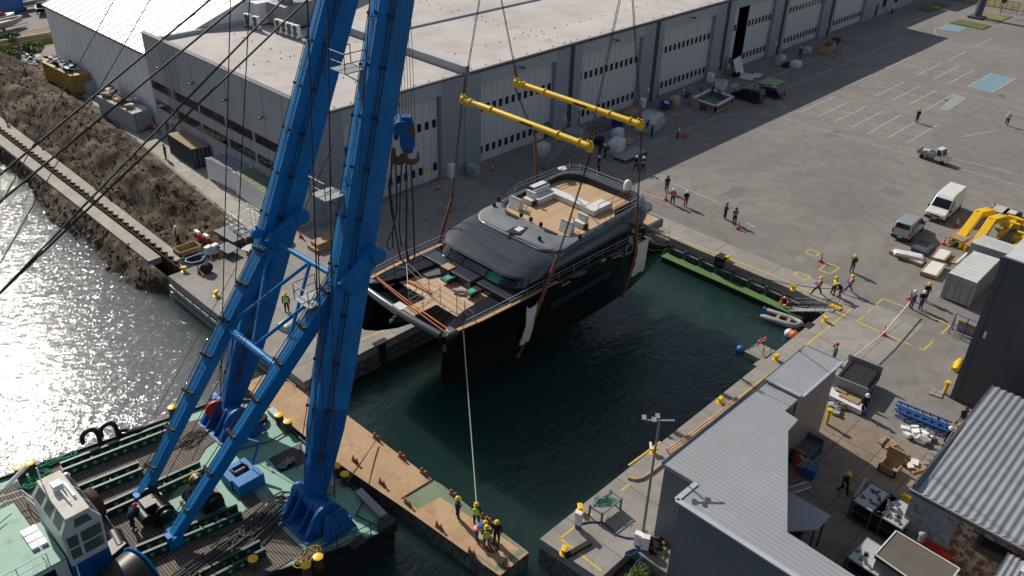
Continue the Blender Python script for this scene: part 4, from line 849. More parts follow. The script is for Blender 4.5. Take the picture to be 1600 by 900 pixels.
def pad(x0, x1, ztop, zbot, lab, sx):
    b = MB(); n = 10; loops = []
    for i in range(n+1):
        f = i/n; z = ztop+(zbot-ztop)*f; o = 5.46 - (max(0, 3.9-z)*.19 if z < 3.9 else 0) + .12
        row = []
        for j in range(n+1):
            g = j/n; wv = .05*math.sin(9*g+5*f)+.05*noise.noise(V((g*3, f*4, x0)))
            taper = 1-.25*f if sx else 1-.1*f; row.append((x0+(x1-x0)*(g-.5)*taper+(x1-x0)*.5 + (-.35*f if sx else .1*f), YC-o-wv-.03, z+(.35*(abs(g-.5)*2)**3 if i == 0 else 0)))
        loops.append(row)
    b.loft(loops, closed=False); loops2 = [[(x, y+.05, z) for x, y, z in r] for r in loops]; b.loft(loops2, closed=False)
    tag(b.build('canvas_pad', 'canvas', smooth=60), lab, 'canvas sheet')
pad(39.3, 40.5, 5.3, 2.0, 'off white canvas pad under the bow sling on the black hull', True)
pad(52.5, 54.3, 5.9, 2.6, 'wide off white canvas pad under the stern sling on the black hull', False)
# ================================================================== FLOATING CRANE
cr = thing('floating_crane', 'floating crane barge with green timber covered deck and blue twin leg boom', 'crane barge', (10, 40, W))
BP = [(21.9, 30.3), (22.4, 46.4), (20.0, 48.4), (8.6, 50.4), (-14, 54.6), (-16, 37.6), (14.9, 32.2), (20.9, 30.2)]
BP2 = [(21.7, 29.9), (22.65, 46.5), (20.1, 48.65), (8.6, 50.65), (-14, 54.9), (-16, 37.2), (14.9, 31.8), (20.9, 29.8)]
b = MB(); b.prism(BP, W-1, -.04, 0); b.prism(BP2, -.75, -.25, 0)
for (x0, y0), (x1, y1) in zip(BP[4:]+BP[:1], BP[5:]+BP[:2]): pass
b.build('hull', 'hullblack', cr)
b = MB(); b.prism(BP, -.04, 0, 0); b.build('deck', 'deckgreen', cr)
b = MB()
for p, q in zip(BP, BP[1:]+BP[:1]): b.beam((*p, .1), (*q, .1), .12, .22)
b.build('bulwark', 'hullblack', cr)
def sheet(pts, z, z1, m, name):
    b = MB(); P = [G(*p) for p in pts]; a = sum(P[i].x*P[(i+1) % len(P)].y-P[(i+1) % len(P)].x*P[i].y for i in range(len(P)))
    if a < 0: P.reverse()
    b.prism([(p.x, p.y) for p in P], z, z1); return b.build(name, m, cr)
sheet([(345, 648), (360, 672), (322, 700), (300, 735), (345, 800), (402, 793), (478, 862), (430, 891), (330, 930), (90, 1020), (-60, 800), (60, 735), (190, 683)], .001, .05, 'decking', 'timber_deck')
sheet([(302, 735), (370, 745), (395, 790), (340, 830), (262, 838), (248, 800)], .051, .075, 'deckgreen', 'winch_plate')
sheet([(372, 778), (396, 768), (425, 805), (397, 816)], .076, .1, 'decking', 'hatch_grating')
for pts in ([(420, 717), (470, 692), (480, 722), (438, 739)], [(387, 735), (398, 730), (412, 752), (400, 760)]): sheet(pts, .004, .03, 'black', 'deck_hatch')
# perforated girders along the deck
def girder(p, q, h=.75, rails=2, gap=.72):
    p, q = G(*p), G(*q); d = (q-p).normalized(); s = V((-d.y, d.x, 0)); L_ = (q-p).length
    g = MB(); hl = MB()
    for k in range(rails):
        o = s*(k-.5*(rails-1))*gap; a, c = p+o, q+o
        g.beam(a+V((0, 0, h/2+.05)), c+V((0, 0, h/2+.05)), .08, h); g.beam(a+V((0, 0, h+.08)), c+V((0, 0, h+.08)), .17, .05); g.beam(a+V((0, 0, .1)), c+V((0, 0, .1)), .2, .05)
        n = int(L_/.62)
        for i in range(1, n):
            c2 = a+d*(L_*i/n)
            for sd_ in (-1, 1): hl.lathe([(.13, 0), (.13, .012)], c2+V((0, 0, h*.52))+s*sd_*.041, 10, 0, s*sd_)
            pass
    for i in range(0, int(L_/1.8)+1): c2 = p+d*(i*1.8); g.beam(c2-s*gap/2+V((0, 0, h/2)), c2+s*gap/2+V((0, 0, h/2)), .08, h*.8)
    g.add(hl.v, hl.f, 1); g.build('girder', ['girder', 'deckgreen'], cr)
girder((100, 741), (268, 676), .6); girder((128, 775), (222, 737), .5); girder((168, 805), (318, 737), .55); girder((218, 872), (376, 806), .55); girder((318, 912), (412, 862), .55)
# wheelhouse
wx0, wx1, wy0, wy1 = 6.35, 8.45, 38.0, 42.1
b = MB()
b.loft([[(wx0+.05, wy0+.35, 2.3), (wx1-.05, wy0+.35, 2.3), (wx1-.05, wy1, 2.3), (wx0+.05, wy1, 2.3)], [(wx0, wy0, 4.95), (wx1, wy0, 4.95), (wx1, wy1, 4.95), (wx0, wy1, 4.95)], [(wx0+.45, wy0-.05, 5.9), (wx1-.5, wy0-.05, 5.9), (wx1-.5, wy1-.4, 5.9), (wx0+.45, wy1-.4, 5.9)]], 0, True, False)
whs = b.build('wheelhouse', 'wheel_white', cr)
b = MB(); b.prism([(wx0+.4, wy0-.12), (wx1-.45, wy0-.12), (wx1-.45, wy1-.35), (wx0+.4, wy1-.35)], 5.9, 6.0); b.build('roof', 'canvas', whs)
def panel(pts, off, name, m, par):
    P = [V(p) for p in pts]; n = (P[1]-P[0]).cross(P[2]-P[0]).normalized()*off; b = MB(); b.add([p+n for p in P], [tuple(range(len(P)))]); return b.build(name, m, par, recalc=False)
def bil(q, u0, u1, v0, v1):
    q = [V(p) for p in q]; f = lambda u, v: q[0].lerp(q[1], u).lerp(q[3].lerp(q[2], u), v)
    return [f(u0, v0), f(u1, v0), f(u1, v1), f(u0, v1)]
fr = [(wx0+.05, wy0+.35, 2.3), (wx1-.05, wy0+.35, 2.3), (wx1, wy0, 4.95), (wx0, wy0, 4.95)]
for u0, u1, v0, v1 in ((.08, .34, .18, .48), (.08, .34, .53, .86), (.42, .93, .18, .48), (.42, .93, .53, .86)): panel(bil(fr, u0, u1, v0, v1), .012, 'window', 'glass_sky', whs)
fr = [(wx0, wy0, 4.95), (wx1, wy0, 4.95), (wx1-.5, wy0-.05, 5.9), (wx0+.45, wy0-.05, 5.9)]; panel(bil(fr, .33, .8, .12, .75), .012, 'window', 'glass_sky', whs)
fl = [(wx0, wy1, 4.95), (wx0, wy0, 4.95), (wx0+.45, wy0-.05, 5.9), (wx0+.45, wy1-.4, 5.9)]
for k in range(3): panel(bil(fl, .08+.31*k, .3+.31*k, .12, .85), .012, 'window', 'glass_sky', whs)
fl = [(wx1, wy0, 4.95), (wx1, wy1, 4.95), (wx1-.5, wy1-.4, 5.9), (wx1-.5, wy0-.05, 5.9)]
for k in range(3): panel(bil(fl, .06+.31*k, .32+.31*k, .1, .88), .012, 'window', 'glass_sky', whs)
fl = [(wx1-.05, wy0+.35, 2.3), (wx1-.05, wy1, 2.3), (wx1, wy1, 4.95), (wx1, wy0, 4.95)]
for k in range(3): panel(bil(fl, .06+.31*k, .32+.31*k, .4, .9), .012, 'window', 'glass_sky', whs)
b = MB(); b.box(wx0+.02, wy0+.4, 0, wx1-.02, wy1, 2.28); b.build('base_house', 'blue_dark', cr)
b = MB(); b.tube([(7.35, 41, 6.05), (7.35, 40.2, 6.3), (7.4, 38.8, 6.15)], .05, 6); b.obox((7.35, 40.3, 6.3), (.5, .5, .35)); b.lathe([(.2, 0), (.22, .3), (.1, .45)], (8.2, 41.7, 5.2), 8); b.obox((7.75, 39.8, 6.12), (.12, 1.4, .12)); b.tube([(6.9, 41.3, 6.05), (6.9, 41.3, 7.2)], .04, 5); b.build('roof_gear', 'clad_white', whs)
# lower accommodation left of the wheelhouse
b = MB(); b.box(-2, 38.6, 0, 6.3, 41.4, 2.9); hs = b.build('deckhouse', 'wheel_white', cr)
b = MB(); b.box(-2, 38.45, 2.9, 6.3, 42, 3.02); b.build('roof', 'deckgreen', hs)
for k in range(4):
    x = 5.0-1.75*k; b = MB(); b.box(x-.65, 38.56, 1.5, x+.65, 38.597, 2.55); b.build('window', 'glass', hs)
b = MB(); b.box(-2, 42.1, 0, 5.9, 45.5, 2.2); b.box(3.6, 42.3, 2.2, 5.9, 44.0, 2.3); b.build('deckhouse', 'deckgreen', cr)
b = MB(); 
for k in range(3): b.prism([(5.2, 40.1+k*.62), (6.0, 40.05+k*.62), (6.0, 40.6+k*.62), (5.2, 40.6+k*.62)], 3.03, 3.2)
b.build('skylight', 'clad_white', hs)
b = MB(); pl_ = [(-2, 38.5), (2, 38.5), (5.0, 38.5)]
for h in (3.5, 4.0): b.tube([(-2, 38.5, h), (5.5, 38.5, h), (5.5, 40.0, h)], .03, 5); b.tube([(-2, 42.2, h-.8), (5.6, 45.4, h-.8)], .03, 5)
for x in (-2, 0, 2, 4, 5.5): b.tube([(x, 38.5, 3.0), (x, 38.5, 4.0)], .03, 5)
for h in (.5, 1.0): b.tube([(6.4, 37.3, h+1.3), (4.2, 36.9, h+1.3), (2, 36.8, h+1.3)], .035, 5); b.tube([(6.4, 37.3, h+1.3), (6.6, 38.3, h+1.3)], .035, 5)
for x in (6.4, 5.3, 4.2, 3): b.tube([(x, 37.1, 1.2), (x, 37.1, 2.4)], .03, 5)
for h in (.6, 1.1): b.tube([(2.5, 48.6, h), (6.8, 47.6, h), (7.1, 45.8, h)], .035, 5)
for p in ((2.5, 48.6), (4.6, 48.1), (6.8, 47.6), (7.1, 45.8)): b.tube([(*p, 0), (*p, 1.1)], .035, 5)
b.build('handrail', 'clad_white', cr)
b = MB(); b.box(-2, 36.6, .06, 6.0, 38.4, 1.2); b.build('deckhouse', 'girder', cr)
b = MB(); b.tube([G(8, 762, 1.8), G(42, 728, 2.6)], .13, 8); b.build('boom_pole', 'clad_white', cr)
# winches
def winch(p, q, r, mats=('black', 'yellow')):
    p, q = V(p), V(q); d = (q-p).normalized(); L_ = (q-p).length; s = V((-d.y, d.x, 0))
    b = MB(); b.lathe([(r*.75, 0), (r*.75, L_*.12), (r, L_*.12), (r, L_*.16), (r*.62, L_*.2), (r*.66, L_*.5), (r*.62, L_*.78), (r, L_*.82), (r, L_*.86), (r*.8, L_*.88), (r*.8, L_)], p, 18, 0, d); w_ = b.build('winch', mats[0], cr, smooth=40)
    b = MB(); b.lathe([(r*.7, 0), (r*.72, .05), (r*.72, .2), (r*.45, .3)], p+d*L_*.99, 18, 0, d); b.build('drum_cap', mats[1], w_, smooth=40)
    b = MB(); b.beam(p+d*.4-V((0, 0, p.z*.55)), q-d*.4-V((0, 0, p.z*.55)), r*2.2, p.z*.7); c = p.lerp(q, .45); b.tube([c+s*1.0-d*.9+V((0, 0, .1)), c+s*1.0+d*.6+V((0, 0, .1))], r*.62, 12); b.obox(c+s*.5+V((0, 0, .2)), (.9, .7, 1.0), math.atan2(d.y, d.x)); b.build('motor', 'black', w_, smooth=40)
a, c = G(262, 808, .9), G(228, 768, .9); winch(a, c, .62)
a, c = G(338, 788, .9), G(307, 750, .9); winch(a, c, .6)
a, c = G(190, 845, .8), G(170, 862, .8)
b = MB(); b.tube([G(178, 835, 1), G(190, 858, 1)], .45, 14); b.obox(G(178, 866, .8), (1.2, 1.0, 1.2), .3); b.build('winch', 'black', cr, smooth=40)
b = MB(); g = G(190, 885, .9); b.lathe([(1.35, -.9), (1.45, -.8), (1.45, .8), (1.35, .9)], (8.35, 36.4, 1.1), 28, 0, (1, .25, 0)); b.build('cable_drum', 'black', cr, smooth=40)
b = MB(); b.lathe([(1.5, -.06), (1.55, 0), (1.5, .06)], (9.3, 36.65, 1.12), 28, 0, (1, .25, 0)); b.build('drum_flange', 'blue', cr, smooth=40)
b = MB(); g = G(148, 790, .8); b.lathe([(.95, -.25), (1.0, -.2), (1.0, .2), (.95, .25)], (g.x, g.y, 1.0), 24, 0, (1, .1, 0)); b.build('cable_drum', 'rust_dark', cr, smooth=40)
# blue mooring winch
g = G(383, 752); b = MB(); b.box(g.x-1.0, g.y-1.2, .05, g.x+.8, g.y-.3, 1.0); b.box(g.x-1.1, g.y-.3, .05, g.x-.6, g.y+1.1, .9); b.box(g.x+.4, g.y-.3, .05, g.x+.8, g.y+1.2, .8); b.box(g.x-.7, g.y+.9, .05, g.x+.6, g.y+1.3, .7)
b.beam((g.x+.7, g.y+.2, .6), (g.x+1.6, g.y+.5, 2.0), .14, .14); b.beam((g.x+1.6, g.y+.5, 2.0), (g.x+1.0, g.y+1.7, 2.05), .14, .14); mw = b.build('mooring_winch', 'blue', cr, bevel=.04)
b = MB(); b.lathe([(.5, -.5), (.5, -.42), (.28, -.4), (.28, .4), (.5, .42), (.5, .5)], (g.x-.1, g.y+.3, .6), 14, 0, (1, 0, 0)); b.build('drum', 'black', mw, smooth=40)
# bollards, railing, fenders on deck
def bitts(px, py, n=2, d=(.9, -.3)):
    g = G(px, py, .05)
    for k in range(n):
        b = MB(); b.lathe([(.27, 0), (.27, .75), (.3, .78), (.3, .85)], (g.x+d[0]*k, g.y+d[1]*k, 0.0), 14); t = b.build('bollard', 'rust_dark', cr, smooth=40)
        b = MB(); b.lathe([(.3, 0), (.3, .03), (.2, .06)], (g.x+d[0]*k, g.y+d[1]*k, .851), 14); b.build('cap', 'yellow', t, smooth=40)
bitts(527, 742, 2, (-.05, -1.0)); bitts(438, 662, 2, (.05, -1.0)); bitts(398, 888, 1); bitts(480, 898, 1); bitts(499, 885, 1); bitts(52, 738, 1); bitts(34, 745, 1); bitts(272, 650, 1)
b = MB(); q = [G(500, 872), G(528, 862), G(556, 849), G(580, 838), G(597, 826)]
for h in (.5, 1.0): b.tube([p+V((0, 0, h)) for p in q], .03, 5)
for p in q: b.tube([p, p+V((0, 0, 1))], .03, 5)
b.build('handrail', 'hullblack', cr)
for q, sz in ((G(560, 853, .35), (1.0, .6, .7)), (G(605, 822, .4), (.9, .8, .8))): b = MB(); b.obox(q, sz); b.build('corner_fairlead', 'hullblack', cr)
for p0, p1 in ((G(560, 768, .2), G(600, 808, .2)), (G(423, 640, .2), G(445, 662, .2))): b = MB(); b.beam(p0, p1, .5, .35); b.build('rubbing_timber', 'galv', cr)
for px, py, k in ((150, 690, 0), (178, 680, 0)):
    g = G(px+8, py+5, 0); b = MB(); b.tube([g, g+V((0, 0, 1.0))]+[g+V((-.5+.5*math.cos(a), .1, 1.0+.5*math.sin(a))) for a in [math.pi*q/6 for q in range(1, 7)]]+[g+V((-1.0, .1, .7))], .16 if k == 0 else .12, 8); b.build('vent_pipe', 'hullblack', cr, smooth=60)
# ---- boom
T1, F1 = G(614, 0, 28.3), G(489, 790, .9); T2, F2 = G(528, 0, 27.3), G(357, 645, .9)
def axis(F, T): d = (T-F); return F, d/ d.z
def onaxis(F, T, z): return F+(T-F)*((z-F.z)/(T.z-F.z))
def findz(F, T, py):
    best = min([i*.05 for i in range(0, 700)], key=lambda z: abs(proj(onaxis(F, T, z))[1]-py)); return best
def proj(P):
    q = P-C0; d = q.dot(CF); return 800+FPX*q.dot(CR)/d, 450-FPX*q.dot(CU)/d
ZT = 50.0
def leg(F, T):
    b = MB(); loops = []
    for z, wy, wx in ((F.z, .62, 1.0), (F.z+1.6, .85, 1.45), (5.5, 1.25, 2.0), (6.6, 1.27, 2.05), (8.5, 1.32, 2.15), (40, 1.3, 2.1), (ZT, 1.1, 1.6)):
        c = onaxis(F, T, z); d = (T-F).normalized(); v = V((.24, .97, 0)); v = (v-d*v.dot(d)).normalized(); u = v.cross(d)
        k = .06
        loops.append([c+u*(sx*wx/2)+v*(sy*wy/2) for sx, sy in ((-1, -1+2*k), (-1+k, -1), (1-k, -1), (1, -1+2*k), (1, 1-2*k), (1-k, 1), (-1+k, 1), (-1, 1-2*k))])
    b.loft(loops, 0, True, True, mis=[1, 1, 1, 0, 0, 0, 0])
    for z in [6.6]+[10.5+4.2*k for k in range(9)]:      # weld seams
        f = [q for q in (0, 1, 2, 3, 4, 5) if loops[q][0].z <= z+.9][-1]; sec = []
        for zz_ in (z-.06, z+.06): cc = onaxis(F, T, zz_); l0 = loops[4]; c0 = sum(l0, V((0, 0, 0)))/8; k0 = .99 if z < 8 else 1.008; sec.append([cc+(p-c0)*k0 for p in l0])
        if z > 8: b.loft(sec, 0)
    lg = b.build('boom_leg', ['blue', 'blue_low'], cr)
    # pipe runs with clamps on the side of the leg
    d = (T-F).normalized(); v = V((.24, .97, 0)); v = (v-d*v.dot(d)).normalized(); u = v.cross(d); b = MB(); bl = MB()
    for (du, dv) in ((-1.22, .35), (-1.15, -.4), (-.45, -.78), (-.2, -.76)):
        s = -1 if u.x < 0 else 1
        pts = [onaxis(F, T, z)+u*s*du*1.0+v*dv for z in (3, 8, 14, 20, 26, 34, 48)]; b.tube(pts, .032 if du > -1 else .028, 5)
        for z in [4+2.6*k for k in range(12)]:
            c = onaxis(F, T, z)+u*s*du+v*dv; bl.beam(c-d*.08, c+d*.08, .13, .13)
    b.v_o = len(b.v); b.add(bl.v, bl.f); b.build('pipe_run', 'cable', lg)
    return lg
l1, l2 = leg(F1, T1), leg(F2, T2)
H1, H2 = onaxis(F1, T1, ZT), onaxis(F2, T2, ZT)
b = MB(); b.beam(H1, H2, 1.2, 1.2); b.beam(H1.lerp(H2, .5), (47.3, 48.4, ZT+1), .8, .8); b.beam(H1.lerp(H2, .5), (47.3, 35.4, ZT+1), .8, .8); b.build('boom_head', 'blue', cr)
z2 = findz(F2, T2, 345); z1 = findz(F1, T1, 405)
SA, SB = onaxis(F2, T2, z2), onaxis(F1, T1, z1); fA, fB = G(222, 775, .85), G(272, 838, .85)
for f, s_ in ((fA, SA), (fB, SB)):
    b = MB(); b.beam(f, s_, .62, .62, 0, (0, 0, 1), 1.0, 1.0); st = b.build('strut', 'blue', cr, bevel=.04)
    d = (s_-f).normalized(); a = d.cross(V((0, 0, 1))).normalized(); n = a.cross(d); b = MB()
    for o in (-.28, .0): b.tube([f+d*1+n*.62+a*o, s_-d*1+n*.72+a*o], .03, 5)
    for k in range(7): c = f.lerp(s_, .1+.13*k)+n*.55; b.beam(c-a*.5, c+a*.5, .14, .2)
    b.tube([f+d*1+n*.9+a*.6, s_-d*1+n*1.1+a*.75], .025, 5); b.build('pipe_run', 'cable', st)
    b = MB(); b.beam(f-V((0, 0, .8)), f+V((0, 0, .3)), .9, .5); b.lathe([(.35, -.5), (.35, .5)], f, 12, 0, (0, 1, 0)); b.build('strut_hinge', 'blue', st)
mA, mB = fA.lerp(SA, .60), fB.lerp(SB, .60)
tA, tB = fA.lerp(SA, .93), fB.lerp(SB, .93)
b = MB(); b.tube([tA, tB], .17, 10); b.tube([mA, mB], .24, 10)
mt, mm = tA.lerp(tB, .6), mA.lerp(mB, .5)
for p, q in ((mt, mA), (mt, mB), (mm, tB), (mm, tA)): b.tube([p, q], .12, 8)
b.build('bracing', 'blue', cr, smooth=50)
# strut head joints
for c, F, T in ((SA, F2, T2), (SB, F1, T1)):
    b = MB(); b.beam(c+V((-1.3, -.5, -1.1)), c+V((1.0, -.95, .6)), .95, 1.0); b.lathe([(.5, -.8), (.5, .8)], c+V((.9, -.8, .5)), 16, 0, (0, 1, 0)); b.build('strut_joint', 'blue', cr, bevel=.08, smooth=40)
c = SA+V((-1.9, -.4, -.3)); b = MB(); b.lathe([(.4, 0), (.44, .15), (.36, .42), (.18, .56), (0, .6)], c, 14); b.lathe([(.1, .6), (.1, .75)], c, 8); b.build('lamp_housing', 'blue', cr, smooth=50)
# foot brackets
for F, sg in ((F1, 1), (F2, 1)):
    x, y = F.x, F.y
    for k, yy in enumerate((y-1.25, y-.55, y+.5, y+1.2)):
        out = [(-1.6, 0), (-1.5, .25), (-.65, 1.4), (-.4, 1.7), (.0, 1.85), (.4, 1.7), (.65, 1.4), (1.35, .25), (1.45, 0)]
        b = MB(); t_ = .14 if k in (1, 2) else .3; n = len(out)
        vs = [(x+px, yy-t_/2, pz) for px, pz in out]+[(x+px, yy+t_/2, pz) for px, pz in out]
        b.add(vs, [tuple(range(n)), tuple(reversed(range(n, 2*n)))]+[(i, n+i, n+(i+1) % n, (i+1) % n) for i in range(n)]); b.build('foot_bracket', 'blue_dark', cr)
    b = MB(); b.lathe([(.5, -1.6), (.5, 1.6)], (x, y, 1.3), 16, 0, (0, 1, 0)); b.lathe([(1.05, -.09), (1.05, .09)], (x-.2, y-1.75, 1.3), 24, 0, (0, 1, 0)); b.lathe([(.8, -.1), (.8, .1)], (x+.3, y-2.05, 1.0), 20, 0, (0, 1, 0)); b.box(x-1.7, y-1.7, .01, x+1.6, y+1.5, .1)
    b.loft([[(x-.45, y-1.95, 1.7), (x+.75, y-1.95, 1.7), (x+.75, y-2.1, 1.6), (x-.45, y-2.1, 1.6)], [(x-1.0, y-2.35, .1), (x+1.35, y-2.35, .1), (x+1.35, y-2.55, .1), (x-1.0, y-2.55, .1)]], 0, True, True)
    for k in range(6): b.beam((x-.35+.2*k, y-2.12, 1.6), (x-.9+.43*k, y-2.62, .12), .06, .1)
    b.build('hinge', 'blue_dark', cr, smooth=40)
b = MB(); g = G(338, 640, 1.2); b.lathe([(.75, -.08), (.75, .08)], g, 22, 0, (0.3, 1, 0)); b.build('sheave', 'red', cr, smooth=40)
# access platforms on leg
for (px, py), F, T in (((574, 95), F1, T1), ((538, 290), F1, T1), ((505, 455), F1, T1)):
    z = findz(F, T, py); c = onaxis(F, T, z)+V((-1.75, .45, -.3)); b = MB(); b.box(c.x-.75, c.y-.2, c.z-.04, c.x+.75, c.y+1.3, c.z); pf = b.build('platform', 'galv', cr)
    b = MB(); q = [(c.x+.75, c.y-.2), (c.x-.75, c.y-.2), (c.x-.75, c.y+1.3), (c.x+.75, c.y+1.3)]
    for i in range(3):
        for h in (.55, 1.1): b.tube([(*q[i], c.z+h), (*q[i+1], c.z+h)], .03, 5)
    for p in q: b.tube([(*p, c.z), (*p, c.z+1.1)], .03, 5)
    b.beam((c.x+1.6, c.y+.2, c.z-1.6), (c.x-.6, c.y+.4, c.z-.05), .06, .06); b.build('rail', 'trim', pf)
# luffing ropes to the stern (seen as diagonal black lines)
def wire(name, p, q, r, lab, m='cable', cat='wire rope', grp='guy and hoist wires of the crane'):
    b = MB(); b.tube([p, q], r, 5); return b.build('wire', m, cr, smooth=60)
def ext(p, q, k): return (p[0]+(q[0]-p[0])*k, p[1]+(q[1]-p[1])*k)
for p, q, r in (((-60, 323), (328, 0), .052), ((-50, 356), (381, 0), .052), ((5, 452), (442, 0), .05), ((0, 458), (480, 0), .05), ((2, 317), (178, 0), .024), ((0, 412), (234, 0), .024)):
    q2 = ext(p, q, 1.5); p2 = ext(q, p, 2.0); b = MB(); b.tube([PD(*p2, 33.4), PD(*q2, 46)], r, 6); b.build('luffing_wire', 'cable', cr)
for p, q, r, d0, d1 in (((344, 640), (360, 0), .035, 56, 47), ((362, 560), (390, 0), .032, 57, 46), ((496, 470), (480, 0), .045, 49, 43), ((523, 780), (512, 0), .04, 48, 42), ((509, 770), (500, 480), .035, 49, 45), ((300, 720), (470, 340), .022, 50, 46), ((252, 760), (395, 500), .022, 49, 46), ((240, 650), (340, 470), .018, 56, 52), ((560, 285), (578, 0), .03, 43, 41)):
    b = MB(); b.tube([PD(*p, d0), PD(*ext(p, q, 1.3), d1)], r, 6); b.build('hoist_wire', 'cable', cr)
# auxiliary hook block
hb = thing('hook_block', 'blue hook block with rusty ram horn hook hanging beside the boom', 'hook block', PD(633, 255, 47))
def hp(px, py, d=47): return PD(px, py, d)
c = hp(636, 208); fwd = (C0-c); fwd.z = 0; fwd.normalize(); sx = V((-fwd.y, fwd.x, 0))
b = MB()
for k in range(5): b.lathe([(.44, -.05), (.44, .05)], c-sx*.3+V((0, 0, .45))+fwd*(-.5+.25*k), 18, 0, fwd)
b.loft([[c+sx*a*.42+fwd*e+V((0, 0, z)) for a, z in ((-1, .5), (-.6, 1.0), (.6, 1.0), (1, .5), (1, -.55), (.55, -1.1), (-.55, -1.1), (-1, -.55))] for e in (-.25, .25)], 0, True, True); b.build('block', 'blue_dark', hb)
b = MB(); b.loft([[c+fwd*.26+sx*(a*.5)+V((0, 0, z)) for a, z in ((-.8, .4), (.8, .55), (.9, 0), (-.7, -.1))], [c+fwd*.27+sx*(a*.5)+V((0, 0, z)) for a, z in ((-.8, .4), (.8, .55), (.9, 0), (-.7, -.1))]], 0, True, True); b.build('worn_patch', 'rust', hb)
c2 = hp(633, 246); b = MB(); b.tube([c+V((0, 0, -1)), c2+V((0, 0, .1))], .13, 8)
for s in (-1, 1): b.tube([c2+V((0, 0, .1))]+[c2+sx*s*(.36-.36*math.cos(a))+V((0, 0, -.12-.28*math.sin(a)+.12)) for a in [math.pi*k/7 for k in range(1, 8)]]+[c2+sx*s*.72+V((0, 0, .32))], [.14, .16, .17, .18, .17, .15, .12, .08, .04], 8)
b.build('ram_horn_hook', 'hook', hb, smooth=60)
c3 = hp(615, 243); b = MB(); b.tube([c3+V((0, 0, .5)), c3, c3+sx*.25+V((0, 0, -.25)), c3+sx*.5+V((0, 0, .1))], [.1, .16, .15, .06], 8); b.build('side_hook', 'hook', hb, smooth=60)
b = MB()
for k in range(7): o = sx*(-.5+.16*k); b.tube([c+o+V((0, 0, .8)), c+o*.8+V((0, 0, 22))], .018, 4)
b.build('hoist_rope', 'rust_dark', hb)
# slings hanging in loops from the hook
for pts, lab in (([(615, 245), (607, 290), (611, 330), (616, 352), (604, 380), (607, 390), (614, 388), (613, 360), (620, 330), (620, 300), (618, 248)], 'black wire sling hanging in the leftmost loop from the side hook'),
                 ([(612, 245), (610, 300), (616, 350), (622, 385), (626, 405), (634, 411), (640, 409), (634, 385), (636, 320), (634, 260)], 'black wire sling hanging in the long middle loop below the ram horn hook'),
                 ([(628, 248), (625, 300), (624, 360), (627, 385)], 'single straight black wire sling end hanging left of the ram horn hook'),
                 ([(642, 255), (645, 310), (647, 370), (648, 400), (643, 411), (637, 411), (635, 390), (635, 255)], 'black wire sling hanging in the rightmost loop from the ram horn hook')):
    b = MB(); b.tube([PD(x, y, 47-.02*i) for i, (x, y) in enumerate(pts)], .045, 6); tag(b.build('wire_sling', 'cable', smooth=70), lab, 'sling')
# loose gear on the deck
def tyre(px, py, r, ax, label, z=.3):
    g = G(px, py, z); b = MB(); n = 16; ax = V(ax).normalized(); u = ax.cross(V((0, 0, 1))); u = u.normalized() if u.length > .1 else V((1, 0, 0)); v = ax.cross(u)
    b.tube([g+(u*math.cos(a)+v*math.sin(a))*r for a in [2*math.pi*k/n for k in range(n)]], r*.36, 8, closed=True); tag(b.build('tyre', 'rubber', smooth=60), label, 'tyre')
tyre(214, 672, .5, (.2, .5, .8), 'black fender tyre lying on the river side edge of the crane deck', .45); tyre(403, 655, .5, (0, .1, 1), 'black fender tyre lying on green deck by the far boom foot', .25); tyre(194, 676, .35, (.3, .6, .3), 'smaller black tyre standing by the vent pipes of the crane deck', .4)
def coil(name, cx, cy, a, bx, rot, n, r, m, label, cat='rope pile', z=.08, loops=5):
    g = G(cx, cy, z if z > .5 else 0); b = MB(); rnd = random.Random(int(cx*7+cy))
    for k in range(n):
        ox, oy = rnd.uniform(-.25, .25)*a, rnd.uniform(-.4, .4)*bx; aa, bb = a*rnd.uniform(.6, 1), bx*rnd.uniform(.35, .7); ph = rnd.uniform(0, 6)
        pts = []
        for q in range(14):
            t = ph+2*math.pi*q/13*.92; x = ox+aa*math.cos(t); y = oy+bb*math.sin(t)+.12*math.sin(3*t)
            pts.append((g.x+x*math.cos(rot)-y*math.sin(rot), g.y+x*math.sin(rot)+y*math.cos(rot), z+r+r*.45*k))
        b.tube(pts, r, 5)
    return tag(b.build(name, m, smooth=70), label, cat)
coil('rope_pile', 412, 822, 2.6, 1.1, .25, 12, .06, 'rope_grey', 'heap of grey wire slings by the near boom foot'); coil('rope_pile', 335, 880, 3.2, .9, .12, 12, .06, 'rope_grey', 'long bundle of grey wire slings along the near side of the timber deck')
coil('rope_pile', 482, 873, .9, .6, .3, 9, .05, 'rope_tan', 'coiled tan mooring rope beside the near bollards'); coil('rope_pile', 88, 722, 1.4, .4, -.2, 6, .05, 'rope_green', 'green rope stretched along the river side of the deck behind the wheelhouse'); coil('rope_pile', 55, 752, .9, .6, .4, 8, .05, 'rope_green', 'green rope heap beside the wheelhouse railing')
coil('rope_pile', 300, 688, 1.1, .7, .3, 5, .03, 'cable', 'dark wire loops on the timber deck between the struts'); coil('rope_pile', 508, 770, .5, .4, 0, 4, .05, 'rope_tan', 'small rope coil behind the near boom leg'); coil('rope_pile', 200, 662+30, .2, .2, 0, 3, .12, 'girder', 'small coil of dark green hose at the river side bulwark')
coil('shackle_set', 448, 725, .5, .35, .2, 6, .05, 'galv', 'steel shackles laid out on the black hatch cover', 'shackles', .06)
